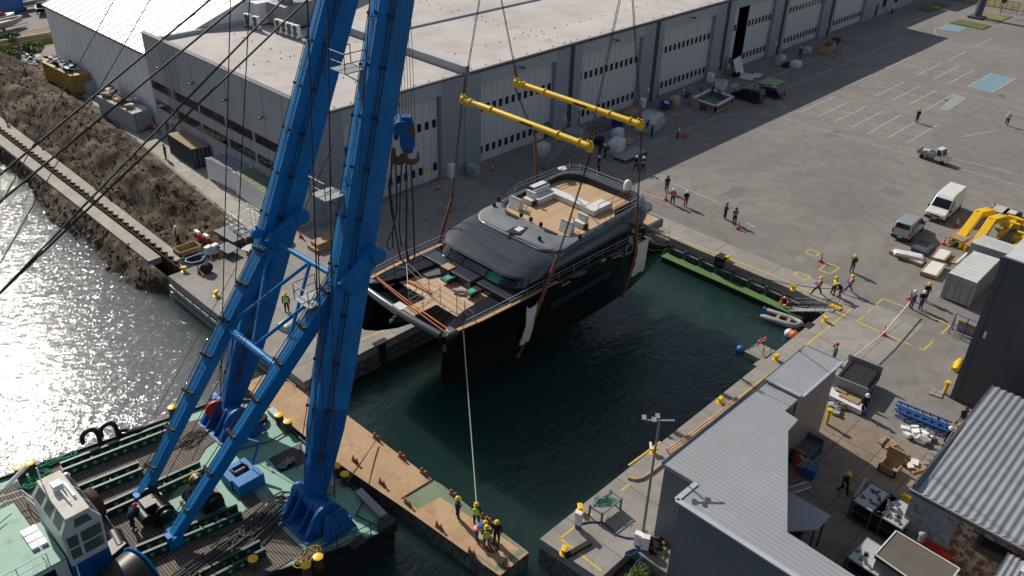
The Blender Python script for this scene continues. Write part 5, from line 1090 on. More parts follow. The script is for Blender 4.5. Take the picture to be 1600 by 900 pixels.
for pts, m, lab in (([(300, 760), (360, 705), (420, 690), (452, 672)], 'rope_grey', 'grey mooring line crossing the deck to the far pair of bollards'), ([(205, 740), (270, 700), (330, 672)], 'cable', 'dark wire lying across the timber deck by the river side'), ([(570, 778), (556, 805), (590, 822), (610, 808)], 'cable', 'black hose looping over the green deck by the near corner'), ([(190, 905), (290, 850), (420, 812)], 'rope_grey', 'grey wire lying along the near girder')):
    b = MB(); b.tube([G(x, y, .14) for x, y in pts], .05, 6); tag(b.build('deck_line', m, smooth=70), lab, 'line')
# mooring lines barge to pontoon
for p, q, lab in (((G(541, 752, .5)), G(588, 687, -.6), 'thin rope from the barge bollards to the pontoon cleat'), (G(543, 753, .45), G(586, 689, -.6), 'second thin rope beside the first from the barge bollards to the pontoon cleat')):
    rope('mooring_line', sag(p, q, .1), .03, 'rust', lab, 'mooring line')
# ================================================================== RUSTY PONTOON
PZ = -.9
pt = thing('pontoon', 'long rusty tan pontoon closing the dock, worn green paint at its near end', 'pontoon', (25, 36, W))
pp = [(24.3, 23.85), (26.95, 23.85), (26.75, 49.6), (24.2, 49.6)]
pp = [(24.45, 23.6), (26.95, 23.6), (26.6, 45.9), (24.9, 50), (23.1, 50), (23.2, 38.5), (23.9, 31)]
b = MB(); b.prism(pp, W-1, PZ-.02); b.build('hull', 'quayside', pt)
b = MB(); b.prism(pp, PZ-.02, PZ); b.build('deck', 'tan', pt)
gg = lambda px, py: G(px, py, PZ)
b = MB(); P = [gg(675, 749), gg(629, 778), gg(722, 848), gg(775, 893), gg(822, 862), gg(690, 757)]; b.prism([(p.x, p.y) for p in P][::1] if sum(P[i].x*P[(i+1) % 6].y-P[(i+1) % 6].x*P[i].y for i in range(6)) > 0 else [(p.x, p.y) for p in P][::-1], PZ, PZ+.004); b.build('paint', 'oldgreen', pt)
b = MB(); P = [gg(688, 777), gg(651, 797), gg(773, 886), gg(812, 858)]; P = P if sum(P[i].x*P[(i+1) % 4].y-P[(i+1) % 4].x*P[i].y for i in range(4)) > 0 else P[::-1]; b.prism([(p.x, p.y) for p in P], PZ+.004, PZ+.008); b.build('worn_patch', 'tan', pt)
b = MB(); b.beam(gg(628, 779)+V((0, 0, .03)), gg(676, 750)+V((0, 0, .03)), .08, .08); b.build('joint', 'rust_dark', pt)
b = MB(); b.lathe([(.42, 0), (.42, .012)], gg(770, 856), 18); b.build('manhole', 'rust_dark', pt)
for px, py in ((444, 572), (476, 598), (588, 686), (628, 716), (662, 741), (597, 757), (555, 722), (637, 788), (686, 825), (737, 866), (708, 775), (757, 812), (790, 888), (768, 820)):
    g = gg(px, py); b = MB(); b.box(g.x-.1, g.y-.3, PZ, g.x+.1, g.y+.3, PZ+.12)
    for s in (-.2, .2): b.lathe([(.07, 0), (.07, .4), (.1, .42)], (g.x, g.y+s, PZ), 8)
    b.build('cleat', 'rust', pt)
# ================================================================== RIGHT SIDE BUILDINGS
def ccw(P):
    a = sum(P[i][0]*P[(i+1) % len(P)][1]-P[(i+1) % len(P)][0]*P[i][1] for i in range(len(P))); return P if a > 0 else P[::-1]
def gpoly(pts, z): return ccw([gq(px, py, z) for px, py in pts])
sh = thing('workshop_shed', 'grey ribbed metal shed with an angular pale roof along the dock edge', 'shed', (40, 15, 0))
ZS = 6.0
roofA = [(43.75, 16.15), (49.15, 16.05), (49.15, 18.6), (43.75, 18.6)]
roofB = [(30.75, -4), (33.0, -4), (32.95, 7.3), (33.1, 11.1), (40.4, 15.1), (41.8, 15.2), (41.95, 16.2), (43.74, 16.2), (43.74, 18.6), (32.6, 18.75), (32.65, 16.45), (30.8, 16.5)]
def inset(P, d):
    n = len(P); out = []
    for i in range(n):
        p0, p1, p2 = V(P[i-1]), V(P[i]), V(P[(i+1) % n]); e1 = (p1-p0).normalized(); e2 = (p2-p1).normalized(); n1 = V((-e1.y, e1.x)); n2 = V((-e2.y, e2.x))
        m_ = (n1+n2); m_ = m_/max(.3, m_.dot(n1)); out.append((p1.x+m_.x*d, p1.y+m_.y*d))
    return out
b = MB()
for P, zt in ((roofB, ZS-.25), (roofA, ZS-.05)):
    Q = inset(P, .12); n = len(Q)
    for i in range(n):
        (xa, ya), (xb, yb) = Q[i], Q[(i+1) % n]; mi = 1 if abs(xb-xa) < abs(yb-ya) else 0
        if P is roofA and i == 0: mi = 2
        b.add([(xa, ya, 0), (xb, yb, 0), (xb, yb, zt), (xa, ya, zt)], [(0, 1, 2, 3)], mi)
b.build('wall', ['shed', 'shed_y', 'shedwall'], sh)
b = MB(); b.prism(roofB, ZS-.25, ZS, 0); b.prism(roofA, ZS-.05, ZS+.2, 0)
for P, zt in ((roofB, ZS), (roofA, ZS+.2)):
    x = min(p[0] for p in P)+.2
    while x < max(p[0] for p in P)-.1:
        hits = sorted(pa[1]+(pb[1]-pa[1])*(x-pa[0])/(pb[0]-pa[0]) for pa, pb in zip(P, P[1:]+P[:1]) if (pa[0]-x)*(pb[0]-x) < 0)
        for ya, yb in zip(hits[::2], hits[1::2]): b.box(x-.016, ya+.05, zt-.005, x+.016, yb-.05, zt+.014, 0)
        x += .3
b.build('roof', 'shedroof', sh)
b = MB()
for (xa, ya), (xb, yb) in zip(roofB[-2:]+roofB[:1], roofB[-1:]+roofB[:2]): b.beam((xa-.02, ya, ZS+.02), (xb-.02, yb, ZS+.02), .3, .1)
b.beam((43.75, 16.0, ZS+.22), (49.15, 15.95, ZS+.22), .16, .12); b.beam((43.7, 16.1, ZS+.22), (43.7, 18.6, ZS+.22), .16, .12); b.beam((32.6, 18.75, ZS+.0), (49.15, 18.66, ZS+.1), .1, .16, 1); b.beam((49.2, 16, ZS+.1), (49.2, 18.6, ZS+.1), .1, .2, 1); b.build('flashing', ['flash', 'trim'], sh)
b = MB(); b.box(30.82, 11.0, 2.0, 30.868, 12.5, 3.0); b.build('window', 'glass', sh)
b = MB(); b.box(42.2, 16.02, 4.2, 43.3, 16.065, 5.4); b.build('louvre', 'rust', sh)
db = thing('anthracite_building', 'tall anthracite clad building at the right edge with a pale flat roof', 'building', (75, 0, 0))
b = MB(); b.box(59.9, -40, 0, 96, 11, 12.0); b.box(59.8, 10.72, 0, 60.1, 11.12, 12.1, 1)
for k in range(14): b.box(59.885, -12+k*1.6, .1, 59.897, -11.96+k*1.6, 11.9, 1)
b.build('wall', ['darkclad', 'trim'], db)
b = MB(); b.box(60.0, -40, 12.0, 96.1, 11.05, 12.15); b.build('roof', 'container_top', db)
b = MB(); b.box(59.75, -40, 11.95, 60.0, 11.2, 12.25); b.build('gutter', 'trim', db)
b = MB(); b.obox((59.6, 9.0, 10.9), (.5, .45, .16)); b.build('floodlight', 'trim', db)
b = MB(); g = GX(1539, 523, 59.88); b.obox((59.86, g.y, g.z), (.03, .18, .55), 0); b.build('notice', 'white', db)
# corrugated shed
cs = thing('corrugated_shed', 'weathered shed with a deeply corrugated grey roof at the lower right', 'shed', (50, 0, 0))
b = MB(); x0, x1 = 43.5, 56.6; ns = 4; rows = []; per = .44; yy = 8.35
N_ = int(18/per*ns); vs = []
for i in range(N_+1):
    y = 8.35-i*per/ns; dz = (.07, .0, -.07, 0)[i % 4] if True else 0
    dz = .065*math.cos(2*math.pi*i/ns); vs += [(x0, y, 3.95+dz), (x1, y, 4.55+dz)]
b.add(vs, [(2*i, 2*i+1, 2*i+3, 2*i+2) for i in range(N_)]); b.add([(x, y, z-.05) for x, y, z in vs], [(2*i+2, 2*i+3, 2*i+1, 2*i) for i in range(N_)])
b.build('roof', 'corr', cs, smooth=80)
b = MB(); b.box(x0-.03, -10, 3.6, x0+.02, 8.3, 3.9); b.box(x0, 8.2, 3.6, x1, 8.25, 4.3); b.build('fascia', 'felt', cs)
b = MB(); b.box(x0-.13, -10, 3.82, x0-.035, 8.4, 3.96); b.build('gutter', 'frame', cs)
b = MB(); b.box(x0+.15, 5.4, 0, x0+.3, 8.15, 3.59); b.build('sheet_wall', 'corr_wall', cs)
for k in range(9): pass
b = MB(); b.box(x0+.14, 1.2, 0, x0+.3, 5.39, 3.59, 0); b.box(x0+.3, -10, 0, x0+.4, 8.1, 3.58, 1); b.box(x0+.3, 8.1, 0, x1, 8.2, 3.9, 1); b.build('wall', ['rustpaint', 'shedwall'], cs)
b = MB(); b.box(x0+.06, 2.0, 2.0, x0+.135, 4.2, 3.2); b.build('window', 'glass', cs)
b = MB(); b.box(x0-.06, 5.0, 0, x0+.12, 6.9, .9); b.build('red_panel', 'red', cs)
b = MB(); x0b, x1b = 38.5, 43.3; vs = []
N_ = int(9/.3*4)
for i in range(N_+1):
    y = 2.6-i*.3/4; dz = .05*math.cos(2*math.pi*i/4); vs += [(x0b, y, 2.7+dz), (x1b, y, 3.3+dz)]
b.add(vs, [(2*i, 2*i+1, 2*i+3, 2*i+2) for i in range(N_)]); b.build('lean_to_roof', 'corr', cs, smooth=80)
b = MB(); b.box(38.7, -6, 0, 43.4, 2.5, 2.6); b.build('lean_to', 'shedwall', cs); b = MB(); b.obox((42.7, 1.4, 3.4), (.9, .6, .08)); b.build('roof_patch', 'cover', cs)
ft = thing('flat_roof_hut', 'small hut with a flat brownish felt roof and white edge strip', 'hut', (39.6, 6, 0))
P = gpoly(((1367, 867), (1400, 830), (1499, 889), (1465, 935)), 2.7); b = MB(); b.prism(P, 2.45, 2.7); b.build('roof', 'felt', ft)
b = MB(); b.prism(inset(P, .1), 0, 2.449); b.build('wall', 'clad', ft)
b = MB()
for i in range(4): b.beam((*P[i], 2.72), (*P[(i+1) % 4], 2.72), .08, .06)
b.build('edge_strip', 'canvas', ft)
b = MB(); g = G(1438, 845, 2.75); b.lathe([(.16, 0), (.16, .5), (.22, .52), (.1, .65)], g, 10); b.build('chimney', 'galv', ft)
cp = thing('canopy', 'low grey corrugated canopy attached to the yard side of the shed', 'canopy', (38.6, 12.3, 0))
P = gpoly(((1226, 764), (1299, 805), (1277, 827), (1222, 830)), 2.7); b = MB(); b.prism(P, 2.6, 2.68); b.build('roof', 'shedroof', cp)
b = MB(); b.box(37.9, 11.2, 0, 38.0, 11.3, 2.6); b.box(39.2, 11.2, 0, 39.3, 11.3, 2.6); b.box(38.3, 12.0, 0, 38.5, 13.9, 2.4); b.build('post', 'trim', cp)
# lamp post
g = G(1004, 834); lp = thing('lamp_post', 'tall slim galvanised lamp post standing on the dock corner by the shed', 'lamp post', g)
b = MB(); b.tube([g, g+V((0, 0, 9.0))], [.10, .055], 8); b.build('pole', 'galv', lp, smooth=50)
b = MB(); b.beam(g+V((-.5, .5, 9.0)), g+V((.6, -.6, 9.0)), .1, .08); b.build('arm', 'galv', lp)
for o in (V((-.5, .7, 9.08)), V((.15, .25, 9.08)), V((-.25, .2, 9.08))):
    b = MB(); b.obox(g+o, (.4, .24, .07), .7); b.build('lamp_head', 'galv', lp)
b = MB(); b.obox(g+V((-.2, .2, 7.1)), (.6, .12, .12), .7); b.build('camera_bracket', 'white', lp)
# ================================================================== CONTAINERS AND SITE BOXES
def container(name, label, top, z, m, mtop, doors=None):
    P = gpoly(top, z); c = V((sum(p[0] for p in P)/4, sum(p[1] for p in P)/4, 0)); t = thing(name, label, 'container', c)
    b = MB(); b.prism(P, .12, z-.06)
    for i in range(4):      # vertical corrugations
        a, d = V((*P[i], 0)), V((*P[(i+1) % 4], 0)); L_ = (d-a).length; n = int(L_/.28); nrm = V((d-a).normalized()); nrm = V((nrm.y, -nrm.x, 0))
        for k in range(1, n):
            q = a.lerp(d, k/n)+nrm*.012; b.beam(q+V((0, 0, .25)), q+V((0, 0, z-.2)), .12, .05, 0, nrm)
    b.build('body', m, t)
    b = MB(); b.prism(inset(P, -.01), z-.06, z)
    for k in range(1, 9): a = V((*P[0], 0)).lerp(V((*P[3], 0)), k/9); d = V((*P[1], 0)).lerp(V((*P[2], 0)), k/9); b.beam(a+V((0, 0, z)), d+V((0, 0, z)), .3, .03)
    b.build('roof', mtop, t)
    for p in P: b = MB(); b.box(p[0]-.07, p[1]-.07, 0, p[0]+.07, p[1]+.07, z+.01); b.build('corner_post', m, t)
    if doors is not None:
        i = doors; a, d = V((*P[i], 0)), V((*P[(i+1) % 4], 0)); nrm = (d-a).normalized(); nrm = V((nrm.y, -nrm.x, 0)); b = MB()
        for f in (.12, .4, .6, .88): q = a.lerp(d, f)+nrm*.06; b.tube([q+V((0, 0, .2)), q+V((0, 0, z-.15))], .03, 5)
        b.build('lock_rod', 'galv', t)
    return t, P
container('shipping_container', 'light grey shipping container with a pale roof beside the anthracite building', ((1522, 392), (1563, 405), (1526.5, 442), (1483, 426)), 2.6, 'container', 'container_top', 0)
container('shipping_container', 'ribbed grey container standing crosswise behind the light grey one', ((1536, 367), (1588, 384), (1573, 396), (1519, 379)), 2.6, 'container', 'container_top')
t, P = container('shipping_container', 'ochre yellow shipping container with rubbish piled on top beside the white hall', ((66, 97), (83, 92), (139, 114), (111, 119)), 2.6, 'container_y', 'container_y', 0)
b = MB()
g = GX(88, 122, 39.5)
pm = GX(88, 121, (P[0][0]+P[1][0])/2)
rnd = random.Random(3)
def junk(name, label, pts, z, mats, n, s, cat='scrap heap'):
    P = gpoly(pts, z); cx = sum(p[0] for p in P)/len(P); cy = sum(p[1] for p in P)/len(P); bs = {m: MB() for m in mats}
    for k in range(n):
        a, c = rnd.random(), rnd.random(); q0 = V(P[0]).lerp(V(P[1]), a); q1 = V(P[-1]).lerp(V(P[2]), a); q = q0.lerp(q1, c); ss = s*rnd.uniform(.4, 1.1)
        bs[mats[k % len(mats)]].obox((q.x, q.y, z+ss*.2+rnd.random()*s*.35), (ss, ss*rnd.uniform(.3, .9), ss*rnd.uniform(.15, .5)), rnd.uniform(0, 3), 0, rnd.uniform(-.4, .4), rnd.uniform(-.4, .4))
    t = thing(name, label, cat, (cx, cy, z))
    for m in mats: bs[m].build('debris', m, t, bevel=.02)
    return t
junk('rubbish_heap', 'grey and black rubbish heaped on the ochre container', ((70, 95), (86, 91), (128, 112), (108, 114)), 2.62, ['cover', 'rubber', 'skip', 'wrap'], 46, 1.0)
junk('rubbish_heap', 'heap of grey sacks on the path by the ditch end of the white hall', ((30, 97), (42, 88), (64, 92), (55, 108)), .02, ['wrap', 'cloth_black', 'cover'], 60, .9)
t, P = container('site_container', 'grey site container with timber and scrap on its roof beside the white hall', ((152, 150), (178, 142), (233, 170), (207, 178)), 2.5, 'clad', 'roof', 0)
junk('timber_pile', 'timber boards and scrap lying on the grey site container', ((155, 148), (176, 143), (216, 163), (200, 170)), 2.52, ['osb', 'cover', 'rope_grey'], 40, 1.1)
t, P = container('site_container', 'dark navy open topped container beside the path', ((262, 209), (288, 203), (326, 228), (299, 233)), 2.4, 'container_n', 'osb', 0)
t, P = container('site_container', 'grey shed container with a ribbed roof under the office windows', ((322, 247), (350, 238), (390, 262), (365, 268)), 2.5, 'clad_white', 'corr')
t, P = container('site_container', 'white site cabin with a mossy green roof next to the boom', ((366, 270), (392, 262), (440, 296), (415, 305)), 2.6, 'clad_white', 'oldgreen')
junk('rubbish_heap', 'black bags and a red can by the office corner door', ((214, 200), (236, 192), (252, 200), (225, 208)), .02, ['cloth_black', 'cloth_black', 'red', 'wrap'], 20, .8)
g = G(143, 145); b = MB(); b.obox(g+V((0, 0, .7)), (1.2, 1.2, 1.4), .1); b.obox(g+V((.2, .2, 1.5)), (.8, .8, .2), .1); tag(b.build('cabinet', 'container', bevel=.04), 'square grey cabinet between the ochre container and the white hall', 'cabinet')
# ================================================================== VEHICLES
def hw_(z, w, zb, zt, tin): return w/2-tin*max(0, (z-zb)/(zt-zb))
def vehicle(name, label, cat, loc, rz, prof, w, zb, zt, tin, m, glass, sides, wheels, wr, front=True, group=None):
    t = thing(name, label, cat, loc, rz, group, local=True); n = len(prof); H = [hw_(z, w, zb, zt, tin) for x, z in prof]
    b = MB(); vs = [(x, -h, z) for (x, z), h in zip(prof, H)]+[(x, h, z) for (x, z), h in zip(prof, H)]
    b.add(vs, [(i, (i+1) % n, n+(i+1) % n, n+i) for i in range(n)]+[tuple(reversed(range(n))), tuple(range(n, 2*n))]); b.build('body', m, t, bevel=.09, smooth=40)
    for nm, i, f0, f1, k in glass:     # glass on profile segment i
        (xa, za), (xb, zb_) = prof[i], prof[(i+1) % n]; pa = V((xa, 0, za)).lerp(V((xb, 0, zb_)), f0); pb = V((xa, 0, za)).lerp(V((xb, 0, zb_)), f1)
        nn = V((zb_-za, 0, -(xb-xa))).normalized()*.015
        if nn.dot(V((pa.x, 0, pa.z-1.0))) < 0: nn = -nn
        ha, hb_ = hw_(pa.z, w, zb, zt, tin)*k, hw_(pb.z, w, zb, zt, tin)*k; b = MB(); b.add([pa+nn+V((0, -ha, 0)), pa+nn+V((0, ha, 0)), pb+nn+V((0, hb_, 0)), pb+nn+V((0, -hb_, 0))], [(0, 1, 2, 3)]); b.build(nm, 'glass', t)
    for poly in sides:
        for s in (-1, 1):
            b = MB(); b.add([(x, s*(hw_(z, w, zb, zt, tin)+.012), z) for x, z in poly], [tuple(range(len(poly)))]); b.build('window', 'glass', t)
    for x in wheels:
        for s in (-1, 1):
            b = MB(); b.lathe([(wr*.6, -.11), (wr*.95, -.11), (wr, -.06), (wr, .06), (wr*.95, .11), (wr*.6, .11)], (x, s*(w/2-.1), wr), 16, 0, (0, 1, 0)); wo = b.build('wheel', 'rubber', t, smooth=40)
            b = MB(); b.lathe([(wr*.6, 0), (wr*.5, .02), (wr*.15, .03)], (x, s*(w/2-.02), wr), 12, 0, (0, s, 0)); b.build('rim', 'galv', wo)
    xf = max(p[0] for p in prof); xr = min(p[0] for p in prof)
    for s in (-1, 1):
        b = MB(); b.obox((xf-.12, s*(w/2-.28), .85), (.2, .34, .2), 0); b.build('headlight', 'lamp', t, bevel=.03)
        b = MB(); b.obox((xr+.03, s*(w/2-.12), 1.05), (.1, .14, .5), 0); b.build('tail_lamp', 'taill', t)
        b = MB(); b.obox((xf-1.35 if zt < 2.2 else xf-1.1, s*(w/2+.08), zb+.2), (.12, .2, .26)); b.build('mirror', 'plastic', t, bevel=.03)
    for xx in (xf-.03, xr+.03): b = MB(); b.obox((xx, 0, .45), (.17, w*.96, .27)); b.build('bumper', 'plastic', t, bevel=.04)
    b = MB(); b.obox((xf+.0, 0, .78), (.06, w*.5, .14)); b.build('grille', 'plastic', t)
    for xx in (xf+.07, xr-.05):
        b = MB(); b.obox((xx, 0, .5), (.02, .5, .11)); b.build('number_plate', 'white', t)
    return t
PI = math.pi
def hd(p, q): p, q = G(*p), G(*q); return math.atan2(q.y-p.y, q.x-p.x)
g = G(1473, 333); vehicle('delivery_van', 'white high roofed delivery van parked beside the silver minibus', 'van', g, PI+.03, [(-2.95, .4), (2.85, .4), (2.95, .75), (2.8, 1.02), (1.95, 1.28), (1.22, 2.16), (.85, 2.42), (.3, 2.52), (-2.8, 2.52), (-2.95, 2.3)], 2.05, 1.0, 2.5, .14, 'vanwhite',
    [('windscreen', 4, .06, .94, .9)], [[(.45, 1.35), (1.75, 1.35), (1.2, 2.05), (.45, 2.05)]], (-1.9, 2.0), .35)
g = G(1417, 365); vehicle('minibus', 'silver minibus seen from behind, parked beside the white delivery van', 'minibus', g, .05, [(-2.3, .4), (2.25, .4), (2.4, .7), (2.3, .98), (1.6, 1.15), (.85, 1.82), (.4, 1.95), (-2.1, 1.97), (-2.3, 1.2)], 1.9, .95, 1.95, .18, 'vansilver',
    [('windscreen', 4, .08, .95, .88), ('rear_window', 7, .12, .75, .8)], [[(-2.0, 1.2), (-.75, 1.2), (-.75, 1.75), (-1.85, 1.75)], [(-.65, 1.2), (.35, 1.2), (.3, 1.75), (-.65, 1.75)], [(.42, 1.2), (1.35, 1.2), (.8, 1.72), (.42, 1.75)]], (-1.55, 1.5), .33)
g = G(1168, 156); vehicle('panel_van', 'black van parked next to the mould crate by the hall', 'van', g, PI/2+.05, [(-2.2, .35), (2.15, .35), (2.25, .7), (2.1, .95), (1.3, 1.1), (.6, 1.72), (.2, 1.84), (-2.0, 1.84), (-2.2, 1.2)], 1.8, .9, 1.84, .17, 'carblack',
    [('windscreen', 4, .08, .95, .88), ('rear_window', 7, .12, .8, .8)], [[(-.3, 1.15), (1.0, 1.15), (.5, 1.65), (-.3, 1.65)]], (-1.45, 1.4), .33)
g = G(1199, 149); vehicle('estate_car', 'black car parked in the hall shade behind the black van', 'car', g, PI/2+.05, [(-2.2, .3), (2.15, .3), (2.25, .6), (2.1, .82), (1.2, .95), (.5, 1.4), (.1, 1.5), (-1.2, 1.48), (-1.9, 1.0), (-2.2, .9)], 1.8, .8, 1.5, .25, 'carblack',
    [('windscreen', 4, .08, .95, .85), ('rear_window', 7, .1, .9, .8)], [[(-1.1, 1.0), (.9, 1.0), (.4, 1.36), (-.9, 1.36)]], (-1.4, 1.4), .32)
# utility cart
g = G(1459, 251); ct = thing('utility_cart', 'small white electric utility cart with a grey flat bed on the open yard', 'cart', g, -PI/2-.1, None, True)
b = MB(); vs = [(.2, .35), (1.75, .35), (1.85, .6), (1.75, .85), (1.1, 1.0), (.85, 1.75), (.2, 1.8)]; n = len(vs)
b.add([(x, -.62, z) for x, z in vs]+[(x, .62, z) for x, z in vs], [(i, (i+1) % n, n+(i+1) % n, n+i) for i in range(n)]+[tuple(reversed(range(n))), tuple(range(n, 2*n))]); b.build('cab', 'vanwhite', ct, bevel=.06)
b = MB(); b.add([(1.115, -.5, 1.05), (1.115, .5, 1.05), (.89, .5, 1.68), (.89, -.5, 1.68)], [(0, 1, 2, 3)]); b.build('windscreen', 'glass', ct)
for s in (-1, 1):
    b = MB(); b.add([(.35, s*.63, .95), (1.0, s*.63, .95), (.8, s*.63, 1.62), (.35, s*.63, 1.65)], [(0, 1, 2, 3)]); b.build('window', 'glass', ct)
b = MB(); b.box(-2.0, -.7, .55, .15, .7, .65)
for y0, y1 in ((-.7, -.66), (.66, .7)): b.box(-2.0, y0, .65, .15, y1, .95)
b.box(-2.0, -.7, .65, -1.96, .7, .95); b.box(.1, -.7, .65, .15, .7, 1.3); b.build('flat_bed', 'galv', ct)
b = MB(); b.obox((-1.2, .1, .85), (.9, .6, .4), .3); b.build('sack', 'cover', ct, bevel=.12)
for x in (-1.3, 1.25):
    for s in (-.6, .6):
        b = MB(); b.lathe([(.15, -.09), (.28, -.09), (.28, .09), (.15, .09)], (x, s, .28), 14, 0, (0, 1, 0)); wo = b.build('wheel', 'rubber', ct, smooth=40); b = MB(); b.lathe([(.15, 0), (.04, .02)], (x, s*1.1, .28), 10, 0, (0, 1 if s > 0 else -1, 0)); b.build('rim', 'galv', wo)
# ================================================================== PEOPLE
def body_mesh(pose):
    J = {'pelvis': (0, 0, .95), 'belly': (0, 0, 1.12), 'chest': (0, 0, 1.32), 'neck': (.0, 0, 1.5), 'chin': (.03, 0, 1.57), 'head': (.02, 0, 1.66), 'nose': (.13, 0, 1.63)}
    for s, k in ((1, 'L'), (-1, 'R')):
        J.update({'hip'+k: (0, .1*s, .9), 'knee'+k: (.02, .12*s, .5), 'ank'+k: (-.02, .13*s, .1), 'toe'+k: (.17, .15*s, .05), 'sho'+k: (0, .2*s, 1.43), 'elb'+k: (-.03, .27*s, 1.14), 'wri'+k: (.06, .28*s, .9), 'han'+k: (.09, .27*s, .81)})
    def mv(names, d):
        for n_ in names.split(): J[n_] = tuple(a+c for a, c in zip(J[n_], d))
    up = 'belly chest neck chin head nose shoL shoR elbL elbR wriL wriR hanL hanR'
    if pose == 'walk':
        J.update(kneeL=(.2, .11, .52), ankL=(.28, .11, .12), toeL=(.46, .12, .1), kneeR=(-.06, -.11, .5), ankR=(-.34, -.11, .16), toeR=(-.2, -.12, .06), elbL=(-.16, .26, 1.16), wriL=(-.1, .27, .94), hanL=(-.06, .26, .86), elbR=(.1, -.27, 1.15), wriR=(.28, -.24, 1.0), hanR=(.36, -.22, .98))
    elif pose == 'fold':
        J.update(elbL=(.06, .29, 1.16), wriL=(.24, .06, 1.2), hanL=(.25, -.05, 1.22), elbR=(.06, -.29, 1.16), wriR=(.25, -.05, 1.14), hanR=(.26, .07, 1.15), kneeL=(.02, .16, .5), ankL=(-.02, .19, .1), toeL=(.16, .22, .05))
    elif pose == 'phone':
        J.update(elbR=(.16, -.27, 1.22), wriR=(.2, -.16, 1.5), hanR=(.14, -.12, 1.58), elbL=(.02, .3, 1.16), wriL=(.2, .16, 1.08), hanL=(.27, .1, 1.1))
    elif pose == 'pull':
        J.update(kneeL=(.34, .14, .56), ankL=(.5, .16, .12), toeL=(.66, .17, .08), kneeR=(-.16, -.12, .5), ankR=(-.42, -.14, .1), toeR=(-.26, -.16, .05)); mv(up, (-.1, 0, -.04)); J['pelvis'] = (-.04, 0, .9)
        J.update(elbL=(.16, .24, 1.12), wriL=(.4, .1, 1.15), hanL=(.48, .06, 1.16), elbR=(.08, -.26, 1.1), wriR=(.3, -.1, 1.1), hanR=(.38, -.05, 1.12))
    elif pose == 'bend':
        J.update(belly=(.1, 0, 1.06), chest=(.26, 0, 1.18), neck=(.4, 0, 1.27), chin=(.46, 0, 1.3), head=(.5, 0, 1.37), nose=(.59, 0, 1.29), shoL=(.32, .2, 1.24), shoR=(.32, -.2, 1.24), elbL=(.42, .24, .98), elbR=(.42, -.24, .98), wriL=(.55, .16, .8), wriR=(.55, -.16, .8), hanL=(.6, .12, .74), hanR=(.6, -.12, .74), kneeL=(.12, .12, .5), kneeR=(.02, -.12, .5))
    elif pose == 'carry':
        J.update(elbL=(.02, .28, 1.14), wriL=(.2, .2, 1.0), hanL=(.28, .16, .98), elbR=(.02, -.28, 1.14), wriR=(.2, -.2, 1.0), hanR=(.28, -.16, .98), kneeR=(.12, -.11, .52), ankR=(.12, -.12, .12), toeR=(.3, -.13, .07))
    E_ = [('pelvis', 'belly', 's'), ('belly', 'chest', 's'), ('chest', 'neck', 's'), ('neck', 'chin', 'k'), ('chin', 'head', 'k'), ('chin', 'nose', 'k')]
    for k in 'LR': E_ += [('pelvis', 'hip'+k, 't'), ('hip'+k, 'knee'+k, 't'), ('knee'+k, 'ank'+k, 't'), ('ank'+k, 'toe'+k, 'b'), ('chest', 'sho'+k, 's'), ('sho'+k, 'elb'+k, 's'), ('elb'+k, 'wri'+k, 'f'), ('wri'+k, 'han'+k, 'k')]
    RAD = {'pelvis': (.15, .13), 'belly': (.14, .125), 'chest': (.17, .135), 'neck': (.06, .06), 'chin': (.075, .08), 'head': (.10, .105), 'nose': (.015, .02), 'hip': (.105, .105), 'knee': (.07, .07), 'ank': (.05, .05), 'toe': (.045, .04), 'sho': (.075, .075), 'elb': (.05, .05), 'wri': (.035, .035), 'han': (.04, .03)}
    names = list(J); idx = {n_: i for i, n_ in enumerate(names)}
    me = bpy.data.meshes.new('tmp'); me.from_pydata([J[n_] for n_ in names], [(idx[a], idx[c]) for a, c, _ in E_], [])
    ob = bpy.data.objects.new('tmp', me); COL.objects.link(ob); ob.modifiers.new('s', 'SKIN'); sv = me.skin_vertices[0].data
    for n_ in names: r_ = RAD.get(n_, RAD.get(n_[:-1])); kk = 1.0 if n_ in ('head', 'chin', 'nose', 'neck') else 1.3; sv[idx[n_]].radius = (r_[0]*kk, r_[1]*kk); sv[idx[n_]].use_root = n_ == 'pelvis'
    ss = ob.modifiers.new('u', 'SUBSURF'); ss.levels = ss.render_levels = 1
    dg = bpy.context.evaluated_depsgraph_get(); dg.update(); m2 = bpy.data.meshes.new_from_object(ob.evaluated_get(dg))
    bpy.data.objects.remove(ob); bpy.data.meshes.remove(me)
    segs = [(V(J[a]), V(J[c]), l) for a, c, l in E_]; lab = []
    for p in m2.polygons:
        best = None
        for a, c, l in segs:
            d = c-a; u = max(0, min(1, (p.center-a).dot(d)/d.length_squared)); q = (p.center-(a+d*u)).length
            if best is None or q < best[0]: best = (q, l)
        lab.append(best[1])
    m2.polygons.foreach_set('use_smooth', [True]*len(m2.polygons))
    return m2, lab, J
POSE = {}
